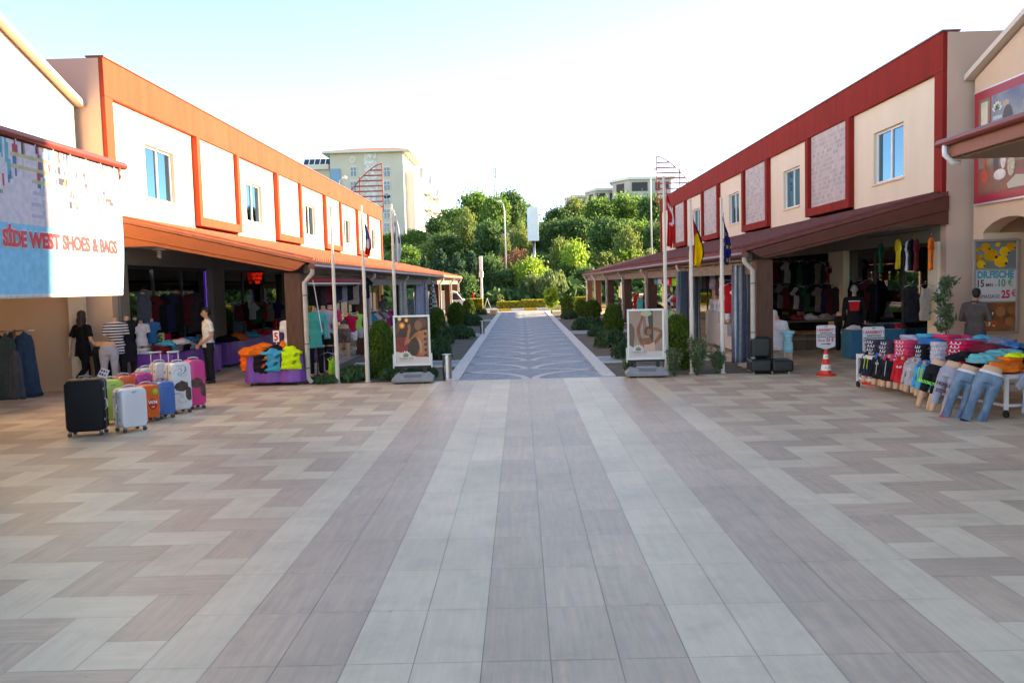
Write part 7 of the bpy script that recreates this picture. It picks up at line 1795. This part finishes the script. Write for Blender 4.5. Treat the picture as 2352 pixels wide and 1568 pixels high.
# dark coats rack in the left archway
t = thing('coat_rack', 'coat rack hung with dark long coats and wraps at the left edge', 'clothes rack', (-10.95, 18.0, 0)); mb = MB(); mb.tube([(0, 0, 0), (0, 0, 1.45)], .03, steel, 10); mb.tube([(-.45, 0, 1.42), (.45, 0, 1.42)], .015, steel, 8); mb.tube([(0, -.3, 1.42), (0, .3, 1.42)], .015, steel, 8); mb.build('stand', t, smooth=True)
mb = MB(); mb.cyl((0, 0, 0), .35, .03, black, 20); mb.build('base', t)
def coat(x, y, zt, zb, w0, w1, m, lab, rz=0, seed=0):
    mb = MB(); n_, K = 40, 12; vs = []
    for k_ in range(K+1):
        f = k_/K; z = zt+(zb-zt)*f; sh = min(1, f*5)**.5
        for i in range(n_):
            a = 2*math.pi*i/n_; r_ = 1+(.20*math.sin(a*6+seed)+.12*math.sin(a*11+seed*2+f*2))*(.25+.75*f)+.15*noise.noise(Vector((math.cos(a)*2, f*3, seed*3.0)))
            vs.append((math.cos(a)*(w0+(w1-w0)*f)*r_*(.35+.65*sh)+.12*f*f*math.sin(seed*2.3), math.sin(a)*(w0*.42+(w1-w0)*.5*f)*r_*(.4+.6*sh)-.10*f*f, z-(.10*abs(math.cos(a)) if k_ == 0 else 0)+(.06*math.sin(a*3+seed) if k_ == K else 0)))
    mb.add(vs, [(k_*n_+i, (k_+1)*n_+i, (k_+1)*n_+(i+1) % n_, k_*n_+(i+1) % n_) for k_ in range(K) for i in range(n_)]+[tuple(range(n_)), tuple(K*n_+i for i in range(n_-1, -1, -1))], m)
    o = mb.build('hanging_coat', smooth=True, loc=(x, y, 0), rot=(0, 0, rz)); return tag(o, lab, 'coat', 'dark coats on the left rack')
coat(-11.2, 17.75, 1.42, .10, .24, .30, F['black'], 'black long coat at the very left of the coat rack', 0, 1); coat(-10.92, 17.62, 1.40, .0, .17, .25, cloth_c('dark_green_grey', (.05, .075, .075)), 'dark green-grey wrap trailing on the floor from the coat rack', .3, 2)
coat(-10.66, 17.85, 1.44, .02, .17, .20, cloth_c('dark_denim', (.03, .06, .11)), 'dark denim coat on the right side of the coat rack', .5, 3); coat(-10.72, 17.58, 1.1, .0, .10, .17, cloth_c('slate', (.07, .08, .10)), 'narrow slate scarf-like garment hanging low on the coat rack', .1, 4)
coat(-11.15, 18.2, 1.40, .2, .26, .3, cloth_c('olive_dark', (.05, .06, .035)), 'dark olive coat behind the others on the coat rack', .1, 5)
# things inside the left windows
for (x, y, z, k, lab, W2) in ((-9.75, 22.9, 2.42, 'crimson', 'dark red football shirt with white collar hanging in the first left shop window', .5), (-9.85, 20.5, 2.3, 'greyblue', 'pair of grey garments hanging at the near end of the left window', .5), (-9.9, 21.1, 2.1, 'maroon', 'brown-red shirt hanging in the left shop window', .5), (-9.9, 23.8, 1.9, 'maroon', 'long dark red shirt hanging low in the left shop window', .55), (-10.0, 21.9, 2.0, 'black', 'black garment hanging in the middle of the left shop window', .55), (-9.9, 28.4, 2.1, 'white', 'white shirt hanging in the second left shop window', .5), (-9.9, 30.6, 1.9, 'maroon', 'dark red garment hanging in the second left shop window', .6)):
    def ex(t, k=k):
        if 'football' in t['label']: mb = MB(); merge(mb, text_mb('T', .10, swirl, .001, .002), Matrix.Translation((-.04, -.05, -.30))); mb.box((.02, -.052, -.28), (.04, -.048, -.26), swirl); mb.box((.06, -.052, -.28), (.08, -.048, -.26), swirl); mb.build('print', t)
    hang(x, y, z, F[k], lab, R(70 if False else 40), .8, W2, .06, extra=ex, group='clothes in the left shop windows')
lampm = M('lit_lamp', (1, .96, 1.0), emit=14); neon = M('violet_neon', (.16, .06, .8), emit=.14); led = M('red_led', (1, .03, .01), emit=.16)
def spot(x, y, Xp, lab, r_=.06):
    q = PX(x, y, Xp); t = thing('shop_lamp', lab, 'lamp', (q.x, q.y, q.z), 0, 'lit lamps in the shops'); mb = MB(); mb.ball((0, 0, 0), (r_, r_, r_*1.1), lampm, 12, 8); mb.build('bulb', t, smooth=True); mb = MB(); mb.cyl((0, 0, r_), r_*.5, max(.05, 2.95-q.z-r_) if q.z < 2.8 else .1, black, 8); mb.build('holder', t)
spot(308, 622, -9.7, 'lit lamp at the near end of the left shop window', .07); spot(368, 621, -9.7, 'lit lamp in the middle of the left shop window', .06); spot(681, 613, -9.9, 'small lit lamp just left of the left corner column', .055)
spot(2121, 572, 9.8, 'bright lamp in the right shop between hanging jerseys', .075); spot(1777, 640, 12.0, 'small bright lamp deep in the right shop', .06); spot(1960, 595, 10.6, 'tiny lamp in the middle of the right shop', .035)
spot(1862, 590, 12, 'tiny bulb left in the right shop', .03); spot(1890, 608, 12, 'tiny bulb centre in the right shop', .03); spot(1935, 580, 11.5, 'tiny bulb high in the right shop', .03)
t = thing('neon_tube', 'violet neon tube framing the first left shop window', 'lamp', (-9.37, 19.7, 0)); mb = MB(); mb.tube([(0, 0, 2.80), (0, 5.22, 2.80)], .010, neon, 8); mb.build('top_tube', t); mb = MB(); mb.tube([(0.02, 5.25, 2.78), (.02, 5.25, .9)], .016, neon, 8); mb.build('side_tube', t)
q = PX(591, 638, -9.25); t = thing('led_sign', 'black box sign with red glowing letters in the second left shop window', 'sign', (q.x, q.y, q.z), R(40)); t.scale = (.62,)*3; mb = MB(); mb.box((-.42, 0, -.36), (.42, .08, .36), black); mb.build('box', t)
mb = MB()
for s_, z_ in (('OUTLET', .12), ('STORE', -.10), ('%50', -.32)): merge(mb, text_mb(s_, .22, led, .002, .006, .8), Matrix.Translation((0, -.006, z_)))
mb.build('letters', t)
q = P(365, 575, 20.4); t = thing('ceiling_lamp', 'white round ceiling lamp with spiral bulb under the left canopy', 'lamp', (q.x, 20.4, 3.228)); mb = MB(); mb.tube([(0, 0, 0), (0, 0, -.04)], .15, white, 24); mb.build('plate', t, autos=True); mb = MB(); mb.tube([(0, 0, -.04), (0, 0, -.10)], .04, white, 12); mb.tube([(.045*math.cos(i*.7), .045*math.sin(i*.7), -.10-.006*i) for i in range(22)], .012, white, 6); mb.build('spiral_bulb', t, smooth=True)
# retracted awnings
for sx, Xa, ys_ in ((-1, CL-.12, (COLY[0]+.3, COLY[1]-.3)),):
    t = thing('awning', 'rolled up red awning under the left arcade beam', 'awning', (Xa, ys_[0], 2.36)); mb = MB(); mb.tube([(.0, 0, .0), (.0, ys_[1]-ys_[0], 0)], .07, M('red_awning', (.42, .05, .06), rough=.7), 12); mb.build('roll', t, smooth=True); mb = MB(); mb.tube([(.05, 0, -.08), (.05, ys_[1]-ys_[0], -.08)], .02, white, 8); mb.build('bar', t)
t = thing('awning_crank', 'thin crank rod hanging beside the left corner downpipe', 'rod', (CL+.1, Y0+.35, 0)); mb = MB(); mb.tube([(0, 0, 2.35), (.02, .02, 2.2), (.14, .1, 1.15)], .010, white, 6); mb.build('rod', t)
# ---- curtains
def curtain(x, y, zt, zb, w_, mats, lab, rz=0, gather=.6, seed=0, group='gathered curtains on the arcades'):
    nu, nv = 60, 14; mb = MB(); vs = []
    for i in range(nv+1):
        v = i/nv; sq = 1-gather*.5*math.exp(-((v-.55)/.22)**2)*0-.25*gather*(1-v)
        for j in range(nu+1):
            u = j/nu-.5; vs.append((u*w_*sq, .055*math.sin(j*.9+seed)+.025*math.sin(j*2.3+v*3), zt+(zb-zt)*v))
    k_ = [mb.mi(m) for m in mats]
    for i in range(nv):
        for j in range(nu): mb.f.append((i*(nu+1)+j, (i+1)*(nu+1)+j, (i+1)*(nu+1)+j+1, i*(nu+1)+j+1)); mb.m.append(k_[(j//3) % len(k_)])
    mb.v = vs; o = mb.build('curtain', smooth=True, loc=(x, y, 0), rot=(0, 0, rz)); s_ = o.modifiers.new('s', 'SOLIDIFY'); s_.thickness = .01; return tag(o, lab, 'curtain', group)
cst = [cloth_c('curtain_slate', (.16, .17, .23)), cloth_c('curtain_pale', (.55, .52, .55)), cloth_c('curtain_slate', (.16, .17, .23)), cloth_c('curtain_teal_grey', (.14, .26, .30)), cloth_c('curtain_plum', (.20, .13, .19)), cloth_c('curtain_pale', (.55, .52, .55))]
curtain(5.30, 20.1, 2.45, .12, .62, cst, 'blue-grey striped curtain beside the right corner downpipe', R(25), .5, 1)
curtain(5.12, 26.4, 2.40, .15, .62, cst[:5], 'striped curtain gathered at the second right column', R(30), .9, 2); curtain(5.5, 27.0, 2.40, .1, .8, cst[:5], 'striped curtain just behind the second right column', R(40), .9, 4)
pale2 = [cloth_c('curtain_cream_grey', (.45, .46, .42)), cloth_c('curtain_cream_grey', (.45, .46, .42))]; lil = [cloth_c('curtain_lilac', (.42, .42, .55))]
curtain(-4.95, 35.3, 2.4, .5, 1.3, pale2, 'pale curtain tied at the third left arcade column', R(85), .7, 3); curtain(-5.05, 42.9, 2.4, .3, 1.6, lil, 'lilac-grey curtain at the fourth left arcade column', R(70), .8, 5)
t = thing('folded_parasol', 'closed parasol with black and white checks in the left arcade', 'parasol', (P(994, 700, 46).x, 46, 0)); ck = bpy.data.materials.new('checker_cloth'); ck.use_nodes = True; n = ck.node_tree; c_ = n.nodes.new('ShaderNodeTexChecker'); tc = n.nodes.new('ShaderNodeTexCoord'); c_.inputs['Scale'].default_value = 9; c_.inputs['Color1'].default_value = (.02, .02, .02, 1); c_.inputs['Color2'].default_value = (.55, .52, .45, 1); n.links.new(tc.outputs['Object'], c_.inputs[0]); n.links.new(c_.outputs[0], n.nodes['Principled BSDF'].inputs[0])
mb = MB(); mb.tube([(0, 0, .35), (0, 0, .5), (0, 0, 1.3), (0, 0, 2.3), (0, 0, 2.4)], [.25, .30, .24, .07, .02], ck, 12); mb.build('canopy', t, smooth=True); mb = MB(); mb.cyl((0, 0, 0), .03, .4, steel, 8); mb.build('pole', t)
q = G(942, 760); t = thing('spinner_rack', 'tall revolving rack of small goods under the left arcade', 'display rack', (P(942, 740, 40).x, 40, 0)); mb = MB(); mb.cyl((0, 0, 0), .03, 1.6, steel, 8); mb.build('post', t); mb = MB(); mb.box((-.24, -.24, .25), (.24, .24, 1.55), M('spinner_goods', (.30, .34, .34), c2=(.05, .06, .07), scale=16)); mb.build('goods', t)
# ---- right arcade
X5 = 5.95
t = thing('display_counter', 'stepped white counter behind the oleander in the right arcade', 'counter', (6.1, 24.0, 0)); wc_ = M('counter_white', (.55, .51, .50), rough=.5, var=.04)
for (ya, yb, h_) in ((1.9, 3.6, 1.12), (.75, 1.88, .78), (-.5, .73, .45), (-1.6, -.52, .95)): mb = MB(); mb.box((-.05, ya, .08), (.55, yb, h_), wc_); mb.build('block', t, bevel=.01)
for i in range(5):
    y = 27.3-i*.52; zc = 1.125 if i < 3 else .79
    dressed('torso_mannequin', 6.2, y, zc-.92*.5, R(-75), 'small torso in white polo shirt, %s from the left on the stepped counter' % ['first', 'second', 'third', 'fourth', 'fifth'][i], F['white'], sc_=.55 if i < 3 else .80, sleeve=.75, group='small white shirt torsos on the counter') if i < 3 else dressed('torso_mannequin', 6.2, y, .785-.62*.62, R(-75), 'small torso in white polo shirt, %s from the left on the stepped counter' % ['first', 'second', 'third', 'fourth', 'fifth'][i], F['white'], sc_=.62, sleeve=.75, group='small white shirt torsos on the counter')
dressed('torso_mannequin', 6.2, 23.9, .455-.62*.75, R(-80), 'torso in green shirt on the low step of the counter', cloth_c('kelly_green', (.02, .22, .07)), sc_=.75, sleeve=.7)
q = P(1680, 652, 22.6); hang(q.x, 22.6, q.z, F['red'], 'bright red shirt on a hanger behind the European flagpole', R(-12), .78, .46, .07, group='shirts hung in the right arcade')
q = P(1702, 652, 21.9); hang(q.x, 21.9, q.z-.02, F['white'], 'white shirt hanging behind the striped corner curtain', R(-40), .72, .46, .06, group='shirts hung in the right arcade')
t = thing('hanging_rail', 'steel rail from which the bright red shirt hangs', 'rail', (0, 0, 0)); q0 = P(1664, 643, 22.6); q1 = P(1706, 645, 22.3); t.location = (q0.x, 22.6, q0.z); mb = MB(); mb.tube([(0, 0, 0), (q1.x-q0.x, q1.y-22.6, q1.z-q0.z)], .012, steel, 8); mb.tube([(q1.x-q0.x, q1.y-22.6, q1.z-q0.z), (q1.x-q0.x, q1.y-22.6, -q0.z+.0)], .012, steel, 8); mb.build('rail', t)
# bags hanging in a row
def bag(x, y, z, m, m2, lab, w_=.42, h_=.34, rz=0):
    t = thing('hanging_bag', lab, 'bag', (x, y, z), rz, 'bags hanging in the right arcade'); mb = MB(); shell(mb, w_, h_, .10, m, 0, -1, .09, -h_); shell(mb, w_, h_, .10, m, 0, 1, .09, -h_); mb.build('body', t, smooth=True)
    mb = MB(); shell(mb, w_*.7, h_*.5, .03, m2, -.095, -1, .05, -h_*.85); mb.build('front_pocket', t, smooth=True); mb = MB(); mb.tube([(-w_*.3, 0, -.03), (-.02, 0, .28), (.02, 0, .28), (w_*.3, 0, -.03)], .014, m2, 6); mb.build('strap', t, smooth=True)
bags = (('red', 'pink', 'pink-red'), ('greyblue', 'cyan', 'denim blue'), ('teal', 'white', 'pale teal'), ('white', 'maroon', 'white and maroon'), ('tan', 'white', 'beige'), ('pink', 'crimson', 'coral pink'), ('lime', 'lime', 'neon green'), ('neon', 'lime', 'neon yellow'))
for i, (a, b, nm) in enumerate(bags):
    x_ = 1506+i*8.6; q = PX(x_, 632, 5.75); bag(q.x, q.y, q.z, F[a], F[b], nm+' bag in the row hanging in the right arcade', .50, .40, R(-60))
rack(5.9, 28.6, 5.9, 33.0, 1.65, 'rack of small colourful straps and towels in the right arcade', ['tan', 'tan', 'maroon', 'black', 'red', 'stripe', 'white', 'navy'], .40, .42, 'upper right arcade rack', rot=R(90) if False else 0)
rack(5.7, 28.8, 5.7, 33.4, 1.05, 'low rack of green and neon towels in the right arcade', ['navy', 'neon', 'grey', 'lime', 'grey', 'lime', 'teal', 'white', 'teal', 'lime'], .40, .50, 'low right arcade rack')
for (x, y_, Y, k, lab) in ((1470, 682, 42, 'teal', 'turquoise towel hanging at the fourth right column'), (1484, 668, 40, 'navy', 'long blue garment hanging at the third right column'), (1497, 672, 37, 'navy', 'dark navy garment right of the third right column'), (1462, 672, 44, 'red', 'red and navy garment hanging in the far right arcade')):
    q = P(x, y_, Y); hang(q.x, Y, q.z, F[k] if k != 'teal' else cloth_c('turquoise', (.04, .42, .40)), lab, R(-30), 1.15 if k == 'navy' else .8, .42, .08, False, 'clothes', 'garments hung in the far right arcade')
# right shop mouth
for i, (x, yt, lab, m, sc_) in enumerate(((1762, 706, 'left torso in white polo shirt with red cuffs behind the black chair', F['white'], .98), (1785, 730, 'lower torso in white polo shirt with red cuffs next to the black chair', F['white'], .98))):
    Y = 20.2-i*.5; q = P(x, yt, Y); dressed('torso_mannequin', q.x, Y, q.z-1.54*.95, R(-30), lab, m, sc_=.95, sleeve=.85, hem=.2, group='white shirt torsos by the right corner column', extra=lambda t, D: [MB().tube([D['el'+s]+(D['sh'+s]-D['el'+s])*.16, D['el'+s]+(D['sh'+s]-D['el'+s])*.22], .068, F['red'], 14).build('cuff', t) for s in 'LR'])
t = thing('white_plinth', 'white plinth under the two polo shirt torsos', 'plinth', (P(1765, 800, 20.2).x, 20.0, 0)); mb = MB(); mb.box((-.3, -.2, 0), (.45, .45, .62), wc_); mb.build('block', t, bevel=.008)
q = P(1810, 766, 19.3); dressed('child_mannequin', q.x, 19.3, .02, R(-30), 'torso in pale blue striped sleeveless dress right of the black chair', M('cloth_aqua_stripe', (.42, .58, .62), rough=.9, c2=(.08, .38, .44), scale=7, stretch=(.1, .1, 1.5)), sc_=.60, sleeve=0, hem=.30, topf=1.04, legs=True)
Ym = 22.0; q = P(1962, 655, Ym); mq = dressed('mannequin', q.x, Ym, .0, R(-20), 'bald full mannequin in black jacket with red front inside the right shop', F['black'], F['black'], legs=True, arms=True, sc_=q.z/1.76, sleeve=1.0, head=True, headm=M('mannequin_grey', (.40, .36, .34), rough=.4), hem=-.05, extra=lambda t, D: [MB().prism([(-.10, -.128, 1.14), (.10, -.128, 1.14), (.12, -.128, 1.36), (-.12, -.128, 1.36)], (0, -.02, 0), F['red']).build('red_front', t), MB().tube([(-.13, -.12, 1.375), (0, -.15, 1.38), (.13, -.12, 1.375)], .012, white, 6).build('white_stripe', t)])
q = P(1933, 712, 23); lower_half(q.x, 23, 0, R(-50), 'half mannequin in black leggings left of the bald mannequin', F['black'], 1.02, flare=0)
q0, q1 = P(1957, 772, 21.3), P(2052, 772, 21.3); t = thing('blue_table', 'table covered with plain blue cloth inside the right shop', 'table', ((q0.x+q1.x)/2+.2, 21.6, 0)); mb = MB(); mb.box((-.75, -.35, 0), (.75, .35, .74), fabric('petrol_blue', (.03, .15, .25))); mb.build('table_cloth', t, bevel=.02); mb = MB(); mb.box((-.7, -.3, .742), (.7, .3, .75), wc_); mb.build('table_top', t)
for i, k in enumerate(('white', 'black', 'green', 'navy', 'red')): heap(t.location.x-.55+i*.28, 21.55, .752, F[k], ['white and red', 'black', 'dark green', 'navy', 'dark red'][i]+' clothes heaped on the blue table in the right shop', .18, .10, 90+i, i)
for i, (x, yt, k, lab) in enumerate(((2024, 560, 'green', 'green and black long jersey'), (2063, 549, 'neon', 'yellow long jersey'), (2086, 552, 'white', 'white and blue long jersey'), (2094, 549, 'black', 'black long jersey'), (2105, 549, 'maroon', 'dark red long jersey'), (2139, 545, 'orange', 'orange and black long jersey'))):
    m = F[k] if k != 'neon' else cloth_c('jersey_yellow', (.72, .55, .03)); q = PX(x, yt, 9.15); hang(q.x, q.y, q.z, m, lab+' hanging under the right canopy by the shop wall', R(55), .72, .40, .06, group='jerseys hanging under the right canopy')
t = thing('ceiling_rail', 'dark rail holding the row of long jerseys under the right canopy', 'rail', (9.15, 18.95, 3.10)); mb = MB(); mb.tube([(0, 0, 0), (0, 3.4, 0)], .012, black, 8); mb.build('rail', t)
# dim shelves and goods deeper in the right shop
t = thing('goods_shelf', 'dark wall of shelves crowded with shoes and bags deep in the right shop', 'shelf', (9.6, 31.5, 0)); mb = MB()
for i in range(5): mb.box((.0, 1.0, .5+i*.5), (4.6, 1.35, .53+i*.5), M('shelf_wood', (.12, .09, .07)))
mb.build('boards', t); rng = random.Random(8); cmm = [fabric('shade_dim_'+k, tuple(q_*.35 for q_ in cols_[k])) for k in ('tan', 'maroon', 'greyblue', 'black', 'white', 'green', 'navy')]  # goods' cloth colours scaled down to paint in the shop's gloom
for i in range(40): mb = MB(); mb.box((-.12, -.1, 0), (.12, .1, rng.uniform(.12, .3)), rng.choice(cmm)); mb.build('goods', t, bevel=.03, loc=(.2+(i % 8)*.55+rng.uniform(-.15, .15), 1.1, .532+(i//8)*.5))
for i in range(5):
    q = P(1800+i*26, 775, 23.8+.3*i); t = thing('carton', 'brown cardboard carton, %s from the left under the right shop table' % ['first', 'second', 'third', 'fourth', 'fifth'][i], 'box', (q.x+.6, 24.6, 0), i*.1, 'cardboard cartons in the right shop'); mb = MB(); mb.box((-.22, -.2, 0), (.22, .2, .42), M('cardboard', (.18, .12, .075), rough=.9, var=.1)); mb.build('box', t)
    mb = MB(); mb.box((-.223, -.203, .3), (.223, -.2005, .34), M('tape', (.3, .24, .14))); mb.build('tape', t)
t = thing('goods_table', 'dark trestle table with heaped goods inside the right shop', 'table', (8.4, 24.9, 0)); mb = MB(); mb.box((-1.3, -.4, .80), (1.6, .4, .84), M('shelf_wood', (.12, .09, .07))); mb.build('table_top', t)
for a in (-1.2, 1.5): mb = MB(); mb.box((a-.03, -.35, 0), (a+.03, .35, .80), M('shelf_wood', (.12, .09, .07))); mb.build('trestle', t)
for i, k in enumerate(('tan', 'black', 'maroon', 'grey', 'tan', 'greyblue', 'red')): heap(7.3+i*.42, 24.9, .842, F[k], '%s goods heap, %s from the left on the dark trestle table' % (k.replace('greyblue', 'grey-blue'), ['first', 'second', 'third', 'fourth', 'fifth', 'sixth', 'seventh'][i]), .22, .16, 120+i, i)
q = P(2160, 650, 18.6); hang(q.x+.02, 18.55, q.z, cloth_c('pale_lilac', (.58, .50, .60)), 'pale lilac garment hanging behind the olive sapling', R(0), .85, .30, .08, False, 'clothes', 'clothes on hangers')
q = P(2120, 655, 18.8); hang(q.x, 19.3, q.z, F['black'], 'black dress hanging left of the olive sapling', R(0), .85, .34, .08, False, 'clothes', 'clothes on hangers'); q = P(2140, 655, 18.8); hang(q.x, 19.1, q.z, F['tan'], 'brown patterned dress hanging left of the lilac garment', R(0), .8, .28, .08, False, 'clothes', 'clothes on hangers')

# ================================================================== MORE STOCK
rng = random.Random(41)
ordn = ['first', 'second', 'third', 'fourth', 'fifth', 'sixth', 'seventh', 'eighth', 'ninth', 'tenth', 'eleventh', 'twelfth', 'thirteenth', 'fourteenth', 'fifteenth', 'sixteenth']
dk = {'black': 'black', 'charcoal': 'charcoal', 'maroon': 'dark red', 'green': 'dark green', 'navy': 'navy', 'tan': 'beige', 'white': 'white', 'greyblue': 'grey-blue', 'red': 'red', 'cyan': 'blue'}
def line_of(n, xa, xb, ytop, Ya, Yb, cols, where, H_=.75, W_=.42, rz=-30, grp='', dim=False):  # dim darkens the cloth colours themselves, standing in for shade inside the shops
    for i in range(n):
        f = (i+.5)/n; Y = Ya+(Yb-Ya)*f; q = P(xa+(xb-xa)*f, ytop, Y); k = cols[i % len(cols)]
        hang(q.x, Y, q.z-rng.uniform(0, .12), (fabric('shade_dimmed_'+k, tuple(c*.38 for c in cols_[k])) if dim else F[k]), '%s garment, %s from the left %s' % (dk[k], ordn[i], where), R(rz+rng.uniform(-25, 25)), rng.choice((H_*.9, H_, H_*1.15)), W_, .06, rng.random() > .3, 'clothes', grp)
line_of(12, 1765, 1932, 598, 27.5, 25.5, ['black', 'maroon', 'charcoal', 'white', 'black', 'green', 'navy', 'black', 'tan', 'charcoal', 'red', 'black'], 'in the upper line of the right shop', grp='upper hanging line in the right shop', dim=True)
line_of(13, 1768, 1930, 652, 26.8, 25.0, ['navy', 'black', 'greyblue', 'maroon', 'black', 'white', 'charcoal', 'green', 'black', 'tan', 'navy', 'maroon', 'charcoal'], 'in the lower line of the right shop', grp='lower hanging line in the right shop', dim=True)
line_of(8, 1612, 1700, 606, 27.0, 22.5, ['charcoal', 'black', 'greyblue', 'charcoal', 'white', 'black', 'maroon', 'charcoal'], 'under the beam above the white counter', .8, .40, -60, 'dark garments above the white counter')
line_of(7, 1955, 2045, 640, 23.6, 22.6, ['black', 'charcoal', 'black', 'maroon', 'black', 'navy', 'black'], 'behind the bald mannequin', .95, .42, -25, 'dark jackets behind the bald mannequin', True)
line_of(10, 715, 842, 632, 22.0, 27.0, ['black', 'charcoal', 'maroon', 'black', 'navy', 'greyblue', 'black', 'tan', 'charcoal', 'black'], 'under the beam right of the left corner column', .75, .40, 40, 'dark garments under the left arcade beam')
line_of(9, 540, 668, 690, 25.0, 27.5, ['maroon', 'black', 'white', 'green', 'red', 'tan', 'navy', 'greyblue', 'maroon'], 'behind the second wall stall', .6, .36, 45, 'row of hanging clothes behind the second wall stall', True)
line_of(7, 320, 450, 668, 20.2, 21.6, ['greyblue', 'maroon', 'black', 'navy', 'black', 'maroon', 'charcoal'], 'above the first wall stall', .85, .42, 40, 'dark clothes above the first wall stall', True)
for i, (dx, dy, k, z, lab) in enumerate(((-.30, .06, 'orange', .82, 'upper'), (.02, .02, 'black', .78, 'upper'), (.30, .02, 'neon', .76, 'upper'), (-.48, -.18, 'orange', .70, 'lower left'), (.25, .22, 'maroon', .84, 'rear right'), (-.02, -.22, 'cyan', .70, 'lower middle'))):
    heap(ftx+dx, fty+dy, z, F[k], lab+' crumpled %s shirts on top of the front stall heap' % ('neon yellow' if k == 'neon' else k), .22, .12, 300+i*5, i*1.4, 1.1, .9)
